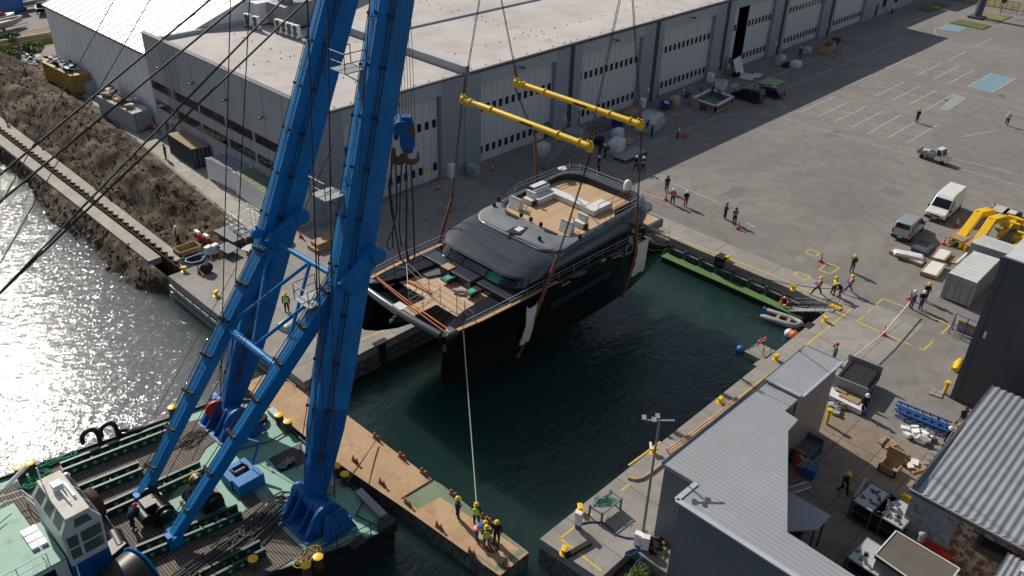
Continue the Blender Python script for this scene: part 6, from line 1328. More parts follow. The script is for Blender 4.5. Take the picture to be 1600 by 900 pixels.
def person(px, py, rz, pose, shirt, trou, helmet, label, vest=None, sleeves=False, z=0, group='people at work in the yard', loc=None):
    if pose not in POSE: POSE[pose] = body_mesh(pose)
    m2, lab, J = POSE[pose]; me = m2.copy(); me.name = 'body'
    g = loc or G(px, py, z); t = thing('person', label, 'person', g, rz, group, local=True)
    t.scale = (1.04,)*3
    for m in (shirt, trou, 'skin', 'boot'): me.materials.append(M[m])
    mp_ = {'s': 0, 't': 1, 'k': 2, 'b': 3, 'f': 0 if sleeves else 2}; me.polygons.foreach_set('material_index', [mp_[l] for l in lab])
    ob = bpy.data.objects.new('body', me); COL.objects.link(ob); ob.parent = t
    h = V(J['head']); ax = (h-V(J['neck'])).normalized()
    if helmet:
        b = MB(); c = h+ax*.02; b.lathe([(.17, -.005), (.135, .0), (.14, .06), (.12, .12), (.07, .155), (0, .165)], c, 14, 0, ax); b.obox(c+V((.14, 0, 0)), (.1, .18, .02)); b.build('helmet', helmet, t, smooth=60)
    else:
        b = MB(); c = h; b.lathe([(.115, -.02), (.12, .05), (.09, .1), (0, .125)], c, 12, 0, ax); b.build('hair', 'boot', t, smooth=60)
    if vest:
        p0, p1 = V(J['pelvis']), V(J['chest']); a = V(J['neck']); loops = []
        for f, rx, ry in ((0, .2, .235), (.35, .195, .225), (.7, .2, .24), (1, .195, .245)):
            c = p0.lerp(p1, f)+V((0, 0, .02)); loops.append([c+V((rx*math.cos(q), ry*math.sin(q), 0)) for q in [2*PI*k/14 for k in range(14)]])
        c = p1.lerp(a, .62); loops.append([c+V((.1*math.cos(q), .15*math.sin(q), .03)) for q in [2*PI*k/14 for k in range(14)]])
        b = MB(); b.loft(loops, 0, False, True, mis=[0, 1, 0, 0]); b.build('vest', [vest, 'reflect'], t, smooth=60)
    return t
CB, CN, CG, CR_, CW, CU_ = 'cloth_black', 'cloth_navy', 'cloth_grey', 'cloth_red', 'cloth_white', 'cloth_blue'
HW, HY, HR, HO, HG = 'white', 'helmet_yellow', 'red', 'orange', 'girder'
wts = math.atan2(-.8, -.6)
for a in [
 (935, 267, 2.6, 'stand', CB, CB, HW, 'person in black with a white helmet beside a striped cone behind the yacht'),
 (993, 267, -1.9, 'walk', CB, CB, HW, 'left one of two people in black with white helmets standing together in the shade'),
 (1004, 268, -2.6, 'fold', CB, CN, HW, 'right one of two people in black with white helmets standing together in the shade'),
 (1041, 299, -2.2, 'stand', CB, CB, HG, 'person in black with a dark green helmet at the edge of the hall shadow'),
 (1050, 319, -2.4, 'fold', CG, CB, HW, 'person in an orange vest and white helmet beside the upright red cone', 'hivis_orange'),
 (1070.5, 323, -2.2, 'stand', CB, CR_, HW, 'person in a black top and dull red trousers with a white helmet'),
 (1132, 342, -.6, 'fold', CB, CB, HR, 'person in black with a red helmet in the middle of the yard'),
 (1146.5, 350, -2.0, 'fold', CG, CB, 'black', 'person with a black helmet standing beside a tall red cone'),
 (1330, 425, -2.4, 'phone', CB, CG, HY, 'person in black with a yellow helmet holding a phone to the head'),
 (1276, 460, 2.2, 'pull', CU_, CB, HY, 'person in an orange vest bracing with spread legs at the front of the rope team', 'hivis_orange', True),
 (1301.5, 460, 2.4, 'carry', CB, CB, HY, 'person in a yellow striped vest holding the rope, second in the rope team', 'hivis', True),
 (1311.5, 465, 2.4, 'bend', CB, CR_, HY, 'person in black bending over the rope, third in the rope team', None, True),
 (1325, 457, 2.4, 'pull', CU_, CU_, HY, 'person in an orange vest and blue trousers at the tail of the rope team', 'hivis_orange', True),
 (1422, 482, -.5, 'stand', CG, CG, HW, 'person in grey overalls with a white helmet beside the red and white tape', None, True),
 (1436.5, 482.5, -2.4, 'carry', CB, CU_, HW, 'person in a black top with a white helmet and blue trousers near the container'),
 (1444, 470, -2.2, 'carry', CB, CB, HY, 'person in black with a yellow helmet behind the two white helmets'),
 (1301, 566, 2.2, 'phone', CG, CG, HR, 'person with a red helmet standing behind the end of the shed roof', None, True),
 (1347, 647, -2.6, 'carry', CB, CB, HW, 'person in black with a white helmet carrying a blue bag into the courtyard', None, True),
 (1316, 771, -2.0, 'walk', CB, CB, HY, 'person in black with a yellow helmet walking through the shaded courtyard'),
 (1431.5, 191, -2.2, 'phone', CB, CN, HO, 'person with an orange helmet taking a picture from the open yard', None, True),
 (1572, 196, .3, 'walk', CW, CN, HW, 'person in a white shirt walking near the right edge of the yard'),
 (1058, 216, -1.4, 'stand', CB, CB, HO, 'person in a yellow vest with an orange helmet pulling the orange pallet truck', 'hivis'),
 (1010.5, 209, -1.6, 'stand', CB, CB, None, 'bareheaded person in black beside the wrapped bundle under the farther yellow beam'),
 (1018, 214, -1.2, 'fold', CG, CB, HW, 'person with a white helmet beside the wrapped bundle under the farther yellow beam', None, True),
 (1249, 91, -2.2, 'walk', CB, CB, HW, 'person in black with a white helmet walking past the far hall doors'),
 (1393, 22, -2.0, 'stand', CW, CN, HW, 'person in white at the annex wall in the far distance'),
 (936, 243, -1.0, 'bend', CB, CN, HW, 'person bending over the pallet goods behind the yacht'),
 (944.5, 247, -.5, 'bend', CN, CN, None, 'person in navy crouching beside the white wrapped crate'),
 (449, 487, -2.3, 'stand', CB, CB, HY, 'person in a yellow striped vest seen between the crane struts', 'hivis', True),
 (260, 249, 2.5, 'stand', CB, CB, None, 'bareheaded person in black beside the navy container'),
 (279, 380, -.8, 'stand', CB, CN, HW, 'person in a yellow jacket standing in the dug earth', 'hivis', True),
 (9, 192, -.6, 'carry', CG, CG, None, 'person in a yellow vest in the earthworks at the far left', 'hivis', True)]:
    a = list(a); kw = {}
    vest = a[8] if len(a) > 8 else None; sl = a[9] if len(a) > 9 else False
    person(*a[:8], vest=vest, sleeves=sl, z=-.45 if a[0] in (279, 9) else 0)
for a in [(715, 810, -.5, 'fold', CN, CN, HY, 'person in navy overalls standing apart on the pontoon', None), (744, 820, .4, 'carry', CB, CB, HY, 'person in a green vest under the hanging rope on the pontoon', 'hivis'), (744, 844, -.6, 'bend', CU_, CU_, HY, 'person in an orange jacket bending over on the pontoon', 'hivis_orange'),
          (760, 856, .8, 'carry', CB, CG, HY, 'person in a green vest beside the manhole of the pontoon', 'hivis'), (776, 847, -2.6, 'stand', CB, CB, HY, 'person in black standing on the dock side edge of the pontoon', None)]:
    person(*a[:8], vest=a[8], sleeves=True, z=PZ+.004, group='people on the pontoon')
person(208, 826, .4, 'bend', CN, CN, HR, 'person in navy overalls with a red helmet working at the crane winch', None, True, .1, 'people on the crane deck')
# blue bag of the courtyard person, pallet truck
g = G(1354, 640, .6); b = MB(); b.obox(g, (.35, .3, .5), .5); tag(b.build('bag', 'tarp_blue', bevel=.08), 'blue bag held by the person entering the courtyard', 'bag')
g = G(1070, 211); t = thing('pallet_truck', 'orange hand pallet truck on the shaded yard', 'pallet truck', g, .5, None, True)
b = MB(); b.box(-.6, -.3, .08, .7, -.12, .16); b.box(-.6, .12, .08, .7, .3, .16); b.box(-.8, -.3, .08, -.6, .3, .5); b.build('forks', 'orange', t); b = MB(); b.tube([(-.7, 0, .5), (-1.1, 0, 1.15)], .03, 5); b.tube([(-1.1, -.15, 1.15), (-1.1, .15, 1.15)], .03, 5); b.build('handle', 'black', t)
# ================================================================== YARD FURNITURE
used = [False]
cone = thing('traffic_cone', '', 'traffic cone', (0, 0, 0), 0, 'traffic cones', local=True)
b = MB(); b.box(-.24, -.24, 0, .24, .24, .05); b.build('base', 'red', cone, bevel=.02)
b = MB(); b.lathe([(.17, .05), (.035, .82), (.02, .85)], (0, 0, 0), 12); b.build('body', 'red', cone, smooth=50)
b = MB(); b.lathe([(.137, .26), (.112, .40)], (0, 0, 0), 12); b.lathe([(.092, .52), (.07, .64)], (0, 0, 0), 12); b.build('stripe', 'reflect', cone, smooth=50)
for px, py, lab, z in [(390, 398, 'traffic cone on the concrete quay near the scaffold stack', 0), (311, 427, 'traffic cone on the quay beside the black drum', 0), (470, 371, 'traffic cone seen between the blue boom and its strut head', 0), (685, 296, 'traffic cone by the last folding door of the office block', 0), (770, 266, 'traffic cone in front of the first door of the main hall', 0),
                    (940, 272, 'striped traffic cone at the feet of a black clad person behind the yacht', 0), (1040, 313, 'traffic cone where the hall shadow ends, beside two standing people', 0), (1152.5, 358, 'tall traffic cone beside two people in the middle of the yard', 0), (1282, 409, 'traffic cone by the yellow painted boxes on the yard', 0), (1495, 353, 'traffic cone in the shadow of the white delivery van', 0),
                    (1474, 458-76, 'traffic cone at the foot of the yellow steel arm', 0), (1551, 326, 'traffic cone at the far end of the yellow steel arms', 0), (1380, 523, 'traffic cone under the red and white tape on the dashed yellow box', 0), (1421, 468, 'traffic cone under the tape beside the person in grey', 0), (1302, 90, 'traffic cone by the timber trough at the far doors', 0), (1356, 38, 'traffic cone by the annex wall', 0)]:
    place(cone, used, G(px, py, z), random.uniform(0, 1.5), lab, scale=1.05)
used = [False]
bol = thing('mooring_bollard', '', 'bollard', (0, 0, 0), 0, 'yellow mooring bollards along the quay', local=True)
b = MB(); b.lathe([(.32, 0), (.32, .04), (.2, .06), (.17, .3), (.2, .38)], (0, 0, 0), 14); b.build('post', 'yellow', bol, smooth=50)
b = MB(); b.loft([[(x*1.0, y, z) for x, y in ((-.24, -.16), (.24, -.16), (.24, .16), (-.24, .16))] for z in (.36, .42)]+[[(x*1.25, y*1.1, z) for x, y in ((-.24, -.16), (.24, -.16), (.24, .16), (-.24, .16))] for z in (.5, .56)], 0, True, True); b.build('head', 'yellow', bol, bevel=.05)
for px, py, lab in [(1239.5, 453, 'yellow bollard on the back quay near the orange vested rope puller'), (1136, 407, 'yellow bollard midway along the back quay'), (1026, 358, 'yellow bollard on the back quay beside the yacht stern'), (1288.6, 502, 'yellow bollard by the corner gangway'), (1212, 562, 'yellow bollard on the dock side above the small float'), (1125, 629, 'yellow bollard beside the tan hoses'), (1021, 708, 'yellow bollard behind the lamp post'), (906, 799, 'yellow bollard beside the white power box'), (881, 865, 'yellow bollard at the near dock corner'), (338, 462, 'yellow bollard on the river side of the left quay'), (456.5, 549, 'yellow bollard on the left quay between the boom legs'), (288, 424, 'yellow bollard at the sheet pile end of the quay')]:
    place(bol, used, G(px, py), random.uniform(0, 3), lab, scale=.88)
for px, py, lab, h in [(1475, 615, 'yellow guard post with a black base at the anthracite building corner', 1.1), (1291, 662, 'slanted yellow guard post beside the warm grey shed wall', 1.3)]:
    g = G(px, py); b = MB(); b.lathe([(.13, 0), (.13, h), (.08, h+.06)], g, 12); b.lathe([(.2, h*.86), (.2, h+.04)], g, 12); tag(b.build('guard_post', 'yellow', smooth=50), lab, 'post')
# ---- pulled ropes and tapes
rope('tag_line', [G(724, 517, 6.1), G(727, 560, 4.6), G(735, 660, 1.9), G(745, 792, -.05)], .035, 'rope_white', 'pale rope hanging from the bow down to the people on the pontoon', 'rope')
rope('tag_line', sag(G(1064, 384, 4.5), G(1276, 450, 1.0), .7)+[G(1325, 452, 1.0)], .03, 'cable', 'dark rope from the yacht stern to the rope team on the back quay', 'rope')
rope('barrier_tape', [G(1422, 472, 1.0), G(1380, 521, .95), G(1318, 570, 1.1)], .05, 'rope_white', 'pale tape stretched from the person in grey over a cone towards the shed', 'tape')
rope('barrier_tape', sag(G(940, 268, .9), G(1040, 309, .9), .15), .03, 'rope_red', 'red and white tape strung between the two cones behind the yacht', 'tape')
for k, (p, q) in enumerate((((583, 428), (700, 514)), ((590, 436), (697, 520)))):
    rope('deck_strop', sag(G(*p, 6.15), G(*q, 6.15), .12), .05, 'rope_red', ['orange strop stretched across the bow nets, the one nearer the foredeck', 'orange strop stretched across the bow nets, the one nearer the crossbeam'][k], 'strop')
# ---- back wall float, gangway, dinghy
fl = thing('floating_walkway', 'long green floating walkway along the back wall of the dock', 'floating dock', (64.6, 33, W))
b = MB(); b.box(64.05, 25.2, W-.3, 65.0, 40.5, W+.55); b.build('float', 'rubber', fl); b = MB(); b.box(64.0, 25.1, W+.551, 65.0, 40.6, W+.63); b.build('deck', 'limegreen', fl)
for k in range(9): b = MB(); b.box(65.0, 25.8+k*1.8, W+.63, 65.28, 26.1+k*1.8, -.6); b.build('fender_post', 'trim', fl)
b = MB(); b.tube([(65.2, 24, -.95), (65.2, 45.8, -.95)], .09, 6); tag(b.build('pipe', 'clad', smooth=50), 'grey pipe fixed along the back wall of the dock', 'pipe')
gw = thing('gangway', 'galvanised gangway with handrails from the dock corner down to the green walkway', 'gangway', (64.6, 24.3, W))
b = MB(); p, q = V((64.5, 26.6, W+.7)), V((64.9, 22.9, .05)); b.beam(p, q, .8, .08); b.build('ramp', 'galv', gw)
b = MB()
for o in (-.4, .4):
    for h in (.5, 1.0): b.tube([p+V((o, 0, h)), q+V((o, 0, h))], .03, 5)
    for k in range(6): c = p.lerp(q, k/5)+V((o, 0, 0)); b.tube([c, c+V((0, 0, 1.0))], .025, 5)
b.build('handrail', 'galv', gw)
b = MB(); b.box(65.0, 22.6, .012, 65.6, 23.6, .12); tag(b.build('ramp_plate', 'yellow'), 'yellow tread plate at the head of the gangway', 'plate')
dg_ = thing('inflatable_dinghy', 'grey inflatable dinghy moored at the end of the green walkway', 'dinghy', (63, 27, W), 0)
pA, pB = G(1196, 490, W+.35), G(1252, 508, W+.35); d = (pB-pA).normalized(); s = V((-d.y, d.x, 0)); L_ = (pB-pA).length
b = MB(); b.tube([pA-s*.55-d*.3+V((0, 0, -.02)), pA-s*.6, pA-s*.6+d*L_*.65, pA-s*.45+d*L_*.88, pA+d*L_+V((0, 0, .15)), pA+s*.45+d*L_*.88, pA+s*.6+d*L_*.65, pA+s*.6, pA+s*.55-d*.3], [.08, .24, .25, .25, .25, .25, .25, .24, .08], 10); b.build('tube', 'cushion', dg_, smooth=60)
b = MB(); b.beam(pA-V((0, 0, .2)), pA+d*L_*.85-V((0, 0, .2)), 1.0, .1); b.build('floor', 'rubber', dg_)
b = MB(); b.beam(pA+d*L_*.35-s*.5+V((0, 0, .1)), pA+d*L_*.35+s*.5+V((0, 0, .1)), .3, .06); b.beam(pA+d*L_*.65-s*.5+V((0, 0, .1)), pA+d*L_*.65+s*.5+V((0, 0, .1)), .3, .06); b.build('thwart', 'osb', dg_)
b = MB(); b.obox(pA-d*.15+V((0, 0, .3)), (.35, .3, .6), math.atan2(d.y, d.x)); b.build('outboard', 'tarp_blue', dg_, bevel=.06)
def ball(name, px, py, r, m, lab, z=W+.25, cat='buoy', sq=1.0):
    g = G(px, py, z); b = MB(); n = 10; b.lathe([(r*math.sin(PI*k/n)+(0 if 0 < k < n else 0), -r*sq*math.cos(PI*k/n)) for k in range(n+1)]+[(.05, r*sq), (.05, r*sq+.12)], g, 16); return tag(b.build(name, m, smooth=60), lab, cat)
ball('fender_ball', 1233, 521, .42, 'white', 'white ball fender floating beside the orange one'); ball('fender_ball', 1241, 524, .42, 'orange', 'orange ball fender hanging at the dock edge', -.6); ball('buoy', 1157, 546, .38, 'tarp_blue', 'blue ball buoy floating off the small concrete float')
def lifebuoy(px, py, z, ax, lab):
    g = G(px, py, z); ax = V(ax).normalized(); u = ax.cross(V((.1, .2, 1))).normalized(); v = ax.cross(u); t = thing('lifebuoy', lab, 'lifebuoy', g); n = 20
    pts = [g+(u*math.cos(a)+v*math.sin(a))*.36 for a in [2*PI*k/n for k in range(n)]]; b = MB(); b.tube(pts, .09, 8, closed=True); b.build('ring', 'red', t, smooth=60)
    for k in range(4): b = MB(); b.tube([pts[k*5], pts[k*5+1]], .097, 8); b.build('band', 'white', t, smooth=60)
lifebuoy(1226, 471, -1.0, (-.9, .1, .3), 'red lifebuoy hung on the back wall above the green walkway'); lifebuoy(1191, 532, -.3, (.3, .9, .5), 'dark red lifebuoy standing on the small concrete float')
b = MB(); P = gpoly(((1163, 549), (1185, 535), (1212, 548), (1190, 562)), W+.5); b.prism(P, W-.3, W+.5); P2 = gpoly(((1175, 570), (1192, 559), (1213, 568), (1202, 576)), W+.7); b.prism(P2, W-.3, W+.7); tag(b.build('concrete_float', 'conc'), 'small pale concrete float with a step at the right dock wall', 'float')
b = MB(); g = G(1200, 555, W+.5)
for k in range(14): a = k*.9; b.tube([g+V((.5*math.cos(a)*.5, .5*math.sin(a), 0)), g+V((.5*math.cos(a), .9*math.sin(a), .5+.3*math.sin(k*2))), g+V((.8*math.cos(a+.4), 1.1*math.sin(a+.4), .9))], .015, 4)
tag(b.build('dry_branches', 'rust_dark'), 'bare dry twigs growing up beside the small concrete float', 'branches')
b = MB(); b.box(60.5, 23.0, -.5, 61.6, 23.6, .02); tag(b.build('rubber_mat', 'rubber'), 'black rubber mat on the dock edge near the orange fender', 'mat')
# quay fender blocks
quay_o = bpy.data.objects['quay']
b = MB(); b.box(28.2, 45.87, -1.27, 29.4, 46.02, -.85); fb = b.build('fender_block', 'quayside', quay_o)
for k in range(17):
    for j in range(2):
        if k or j: c = fb.copy(); COL.objects.link(c); c.parent = quay_o; c.location = (k*2.1, 0, -.7*j)
for x, lab in ((33.0, 'black rubber fender strip on the left dock wall nearest the pontoon'), (45.5, 'black rubber fender strip on the left dock wall under the yacht')):
    b = MB(); b.box(x, 45.8, W, x+.6, 46.04, .15); b.box(x-.3, 45.85, .0, x+.9, 46.4, .12); tag(b.build('wall_fender', 'rubber'), lab, 'fender')
b = MB(); b.box(25.82, 47, -1.24, 25.985, 48.3, -.8); fb = b.build('fender_timber', 'galv', quay_o)
for k in range(14):
    for j in range(2):
        if k or j: c = fb.copy(); COL.objects.link(c); c.parent = quay_o; c.location = (0, k*1.45, -.7*j)
b = MB(); b.box(64.9, 34.3, -.8, 65.9, 35.2, .35); tag(b.build('wall_fender', 'rubber'), 'black rubber fender over the back wall edge near the yacht stern', 'fender')
# right corner of the dock: power boxes, hoses, table, beams
def cabinet(px, py, sz, rz, m, lab, name='power_box', z=0, leg=.0):
    g = G(px, py, z); t = thing(name, lab, 'cabinet', g, rz, None, True); b = MB(); b.box(-sz[0]/2, -sz[1]/2, leg, sz[0]/2, sz[1]/2, leg+sz[2]); b.build('case', m, t, bevel=.03); b = MB(); b.box(-sz[0]/2-.02, -sz[1]/2+.06, leg+.1, -sz[0]/2-.002, sz[1]/2-.06, leg+sz[2]-.1); b.box(-sz[0]/2-.03, -.1, leg+.5*sz[2], -sz[0]/2-.021, .1, leg+.65*sz[2]); b.build('door', m if m != 'white' else 'clad_white', t)
    if leg: b = MB(); b.box(-sz[0]/2+.05, -sz[1]/2+.05, 0, -sz[0]/2+.15, sz[1]/2-.05, leg); b.box(sz[0]/2-.15, -sz[1]/2+.05, 0, sz[0]/2-.05, sz[1]/2-.05, leg); b.build('stand', 'trim', t)
    return t
cabinet(903, 825, (.35, .42, .95), .2, 'white', 'white power box on a stand near the dock edge', leg=.4); cabinet(996, 851, (.38, .45, .9), .3, 'clad_white', 'left white power box at the lamp post foot', leg=.1); cabinet(1007, 858, (.42, .5, 1.0), .5, 'white', 'right white power box at the lamp post foot', leg=.1)
rope('hose', [G(x, y, .06) for x, y in ((905, 818), (922, 815), (942, 816), (955, 826), (965, 836), (978, 840), (993, 841))], .05, 'hose_blue', 'dark blue hose snaking between the power boxes', 'hose')
rope('hose', [G(x, y, .06) for x, y in ((1010, 860), (990, 858), (978, 863), (976, 869), (984, 869), (995, 862), (1004, 870), (992, 882))], .05, 'hose_blue', 'blue hose looped in front of the power boxes beside the bush', 'hose')
rope('hose', [G(x, y, .1) for x, y in ((981, 746), (992, 749), (1003, 747), (1016, 739), (1034, 725))], .1, 'hose_tan', 'short curved end of tan hose below the shed corner', 'hose')
for k in range(3): rope('hose', [G(x+k*2.0, y+k*3.2, .1+.0*k) for x, y in ((1042, 703), (1056, 693), (1074, 682), (1097, 664), (1117, 650), (1140, 630), (1151, 621))], .11, 'hose_tan', ['tan hose nearest the water along the dock edge', 'middle one of three tan hoses along the dock edge', 'tan hose nearest the shed along the dock edge'][k], 'hose')
g = G(945, 792); t = thing('work_table', 'galvanised work table with green netting on the dock edge', 'table', g, 0, None, False)
P = gpoly(((922, 792), (954, 768), (971, 781), (941, 804)), .8); b = MB(); b.prism(P, .72, .8); b.build('table_top', 'galv', t)
for p in P: b = MB(); b.box(p[0]-.05, p[1]-.05, 0, p[0]+.05, p[1]+.05, .95); b.build('leg', 'trim', t)
b = MB()
for i in range(4): b.beam((*P[i], .9), (*P[(i+1) % 4], .9), .05, .05)
b.build('rail', 'galv', t)
coil('net', 946, 783, .75, .5, -.7, 9, .018, 'rope_green', 'heap of green netting on the galvanised table', 'net', .8)
b = MB(); b.beam(G(884, 869, .12), G(923, 847, .12), .3, .22); tag(b.build('beam', 'rubber'), 'black square beam lying on the near dock corner', 'beam')
b = MB(); P = gpoly(((1020, 862), (1032, 849), (1042, 855), (1036, 877)), .02); b.prism(P, .03, .09); tag(b.build('board', 'greenplate'), 'pale green board by the shed wall', 'board')
junk('scrap_heap', 'dark boards and cables by the shed corner', ((1008, 858), (1022, 838), (1036, 850), (1022, 872)), .02, ['rubber', 'rust', 'rubber'], 26, .6)
b = MB(); P = gpoly(((996, 838), (1010, 828), (1014, 836), (1004, 846)), .01); b.prism(P, .02, .06); tag(b.build('floor_plate', 'trim'), 'dark floor plate at the lamp post foot', 'plate')
# mud and bush under the dock edge
b = MB(); b.box(27.5, 5, -4, 31.0, 18.85, -.9); struct(b.build('mud', 'dirt'))
def bush(name, lab, g, r, h, n, m='leaf', m2='leaf2', ls=.09):
    t = thing(name, lab, 'bush', g); rnd = random.Random(int(g.x*10)); 
    for mm, cnt_ in ((m, n), (m2, n//2)):
        b = MB()
        for k in range(cnt_):
            a = rnd.uniform(0, 6.28); q = rnd.random()**.5; zz_ = rnd.random(); rr_ = r*q*(1-.5*abs(zz_-.45))*(1+.3*math.sin(3*a)); c = V(g)+V((rr_*math.cos(a), rr_*math.sin(a), .1+h*zz_*(1-.35*q)))
            b.obox(c, (ls*rnd.uniform(.7, 1.6), ls*rnd.uniform(.5, 1), .005), a, 0, rnd.uniform(-1, 1), rnd.uniform(-1, 1))
        b.build('foliage', mm, t)
    b = MB()
    for k in range(6): a = k; b.tube([V(g), V(g)+V((r*.4*math.cos(a), r*.4*math.sin(a), h*.6))], .02, 4)
    b.build('stem', 'rust_dark', t)
bush('bush', 'bright green bush growing below the dock corner beside the shed', V((29.6, 17.3, -.9)), 1.2, 1.3, 1500)
# ---- goods in front of the hall
def boxes(name, lab, cat, items, bev=.03, loc=None):
    """items: (part, material, [(x0,y0,z0,x1,y1,z1)..]) local to loc"""
    t = thing(name, lab, cat, loc, 0, None, True)
    for part, m, bx in items:
        b = MB()
        for q in bx: b.box(*q)
        b.build(part, m, t, bevel=bev)
    return t
def pallet(px, py, lab, sx=1.2, sy=.8, rz=0, m='wood', z=0):
    g = G(px, py, z); t = thing('pallet', lab, 'pallet', g, rz, None, True); b = MB()
    for k in range(6): b.box(-sx/2+k*sx/6+.02, -sy/2, .1, -sx/2+(k+1)*sx/6-.05, sy/2, .13)
    b.build('slats', m, t); b = MB()
    for yy in (-sy/2, -.05, sy/2-.1): b.box(-sx/2, yy, 0, sx/2, yy+.1, .1)
    b.build('runner', m, t); return t
def wrapped(px, py, sx, sy, sz, lab, rz=0, m='wrap', z=0):
    g = G(px, py, z); b = MB(); n = 10; loops = []; rnd = random.Random(int(px*3+py))
    for i, (k, zz_) in enumerate(((1.02, 0), (1.05, .25), (1, .6), (.95, .88), (.8, 1.0), (.45, 1.05))):
        loops.append([g+Matrix.Rotation(rz, 3, 'Z')@V((sx/2*k*max(-1, min(1, 1.35*math.cos(a)))*rnd.uniform(.92, 1.06), sy/2*k*max(-1, min(1, 1.35*math.sin(a)))*rnd.uniform(.92, 1.06), sz*zz_*rnd.uniform(.94, 1.06))) for a in [2*PI*q/16 for q in range(16)]])
    b.loft(loops, 0, True, True); return tag(b.build('wrapped_bundle', m, smooth=50), lab, 'bundle')
def skipbag(px, py, lab):
    g = G(px, py); t = thing('skip_tub', lab, 'tub', g, .3, None, True); b = MB(); q = lambda k, z: [(x*k, y*k*.8, z) for x, y in ((-.8, -.8), (.8, -.8), (.8, .8), (-.8, .8))]
    b.loft([q(.8, .1), q(1.05, 1.0), q(.98, 1.0), q(.75, .3)], 0, True, True); b.build('tub', 'skip', t); b = MB(); b.obox((.1, 0, .85), (.9, .7, .3), .4, 0, .2, .1); b.build('contents', 'cover', t, bevel=.08)
skipbag(965, 197, 'blue tub full of white sheeting near the second hall door'); skipbag(1040, 170, 'blue tub beside the third hall door')
wrapped(1014, 200, 4.2, 2.6, 1.9, 'large bundle in clear wrap under the end of the farther yellow beam', .2); wrapped(962, 236, 2.6, 1.6, 1.5, 'white wrapped crate behind the yacht, the tallest of the pallet goods', .3, 'cover'); wrapped(965, 213, 1.7, 1.1, 1.0, 'small white wrapped box beside the timber pallet', .2, 'cover'); wrapped(988, 182, 3.4, 1.8, .9, 'brown wrapped bundle behind the clear one', .1, 'osb')
wrapped(1124, 139, 3.6, 2.2, 1.1, 'grey wrapped heap behind the mould crate', .5); wrapped(1146, 137, 1.6, .9, .5, 'small grey wrapped packet next to the wrapped heap', .2); wrapped(1053, 164, 1.6, 1.2, 1.2, 'beige sack near the third hall door', .2, 'hose_tan'); wrapped(1101, 171, .9, .8, .6, 'pale blue bag in front of the mould crate', 0, 'hose_blue'); wrapped(1087, 158, 1.0, .9, .8, 'grey bag left of the mould crate', 0)
wrapped(1243, 104, 1.6, 1.4, .9, 'white wrapped bundle on the far bay line', .1, 'cover'); wrapped(1219, 101, 1.5, 1.2, 1.5, 'grey wrapped stack near the fourth hall door', .1); wrapped(847, 240, 1.6, 1.4, 1.3, 'white plastic tank under the steel stairs', 0, 'cover')
pallet(980, 221, 'pale timber pallet with planks behind the yacht', 2.2, 1.4, .4); pallet(937, 226, 'brown pallet under the black cases behind the yacht', 1.6, 1.2, .3, 'osb')
wrapped(936, 224, 1.3, 1.0, .8, 'black cases stacked on the brown pallet', .3, 'rubber', .13)
g = G(985, 245); boxes('slatted_rack', 'flat grey slatted rack lying on the shaded yard', 'rack', [('top', 'galv', [(-2.2, -.9, .35, 2.2, .9, .45)]), ('slats', 'trim', [(-2.1+k*.45, -.95, .05, -1.9+k*.45, -.85, .36) for k in range(10)]+[(-2.1+k*.45, .85, .05, -1.9+k*.45, .95, .36) for k in range(10)])], 0, g)
g = G(937, 203); b = MB()
for k in range(5):
    x = -1.6+k*.8; b.tube([g+V((x, -.6, 0)), g+V((x, -.6, .9)), g+V((x, .6, .9)), g+V((x, .6, 0))], .05, 5)
for yy in (-.6, .6):
    for zz_ in (.1, .9): b.tube([g+V((-1.6, yy, zz_)), g+V((1.6, yy, zz_))], .05, 5)
tag(b.build('tube_rack', 'trim'), 'black tubular steel frame in front of the second hall door', 'frame')
# stair tower
g = G(868, 256); t = thing('stair_tower', 'galvanised access stairs with railings standing between hall and yacht', 'stairs', g, 0, None, True)
b = MB()
for k in range(12): b.box(-2.2+k*.36, -.5, .25+k*.25 - .03, -1.85+k*.36, .5, .25+k*.25)
b.box(2.1, -.6, 3.2, 4.4, .6, 3.26); b.build('treads', 'galv', t)
b = MB()
for yy in (-.55, .55):
    b.beam((-2.3, yy, .1), (2.1, yy, 3.2), .06, .25); b.tube([(-2.3, yy, 1.1), (2.1, yy, 4.2), (4.4, yy, 4.2)], .03, 5); b.tube([(-2.3, yy, .6), (2.1, yy, 3.7), (4.4, yy, 3.7)], .025, 5)
    for x, z0 in ((-2.3, .1), (-.8, 1.15), (.7, 2.2), (2.1, 3.2), (3.3, 3.2), (4.4, 3.2)): b.tube([(x, yy, z0), (x, yy, z0+1.05)], .03, 5)
    for x in (2.1, 3.3, 4.4): b.tube([(x, yy, 0), (x, yy, 3.2)], .05, 5)
    b.tube([(2.1, yy, 0), (4.4, yy, 3.2)], .03, 5); b.tube([(4.4, yy, 0), (2.1, yy, 3.2)], .03, 5)
b.build('frame', 'galv', t)
# mould crate with workers
g = G(1115, 162); P = gpoly(((1083, 153), (1111, 139), (1145, 151), (1119, 165)), 1.1); t = thing('mould_crate', 'large open mould on a timber base with a white rim by the hall', 'mould', g)
b = MB()
for i in range(4): b.beam((*P[i], 1.05), (*P[(i+1) % 4], 1.05), .45, .12)
b.build('rim', 'cover', t); b = MB(); Q = inset(P, .15)
for i in range(4): a, c = V((*Q[i], .55)), V((*Q[(i+1) % 4], .55)); b.beam(a, c, .1, .95)
b.prism(Q, .2, .3); b.build('shell', 'oldgreen', t); b = MB()
for i in range(4):
    a, c = V((*P[i], 0)), V((*P[(i+1) % 4], 0)); b.beam(a+V((0, 0, .1)), c+V((0, 0, .1)), .2, .2)
    for k in range(9): q = a.lerp(c, k/8); b.box(q.x-.08, q.y-.08, .2, q.x+.08, q.y+.08, .95)
b.build('timber_base', 'wood', t)
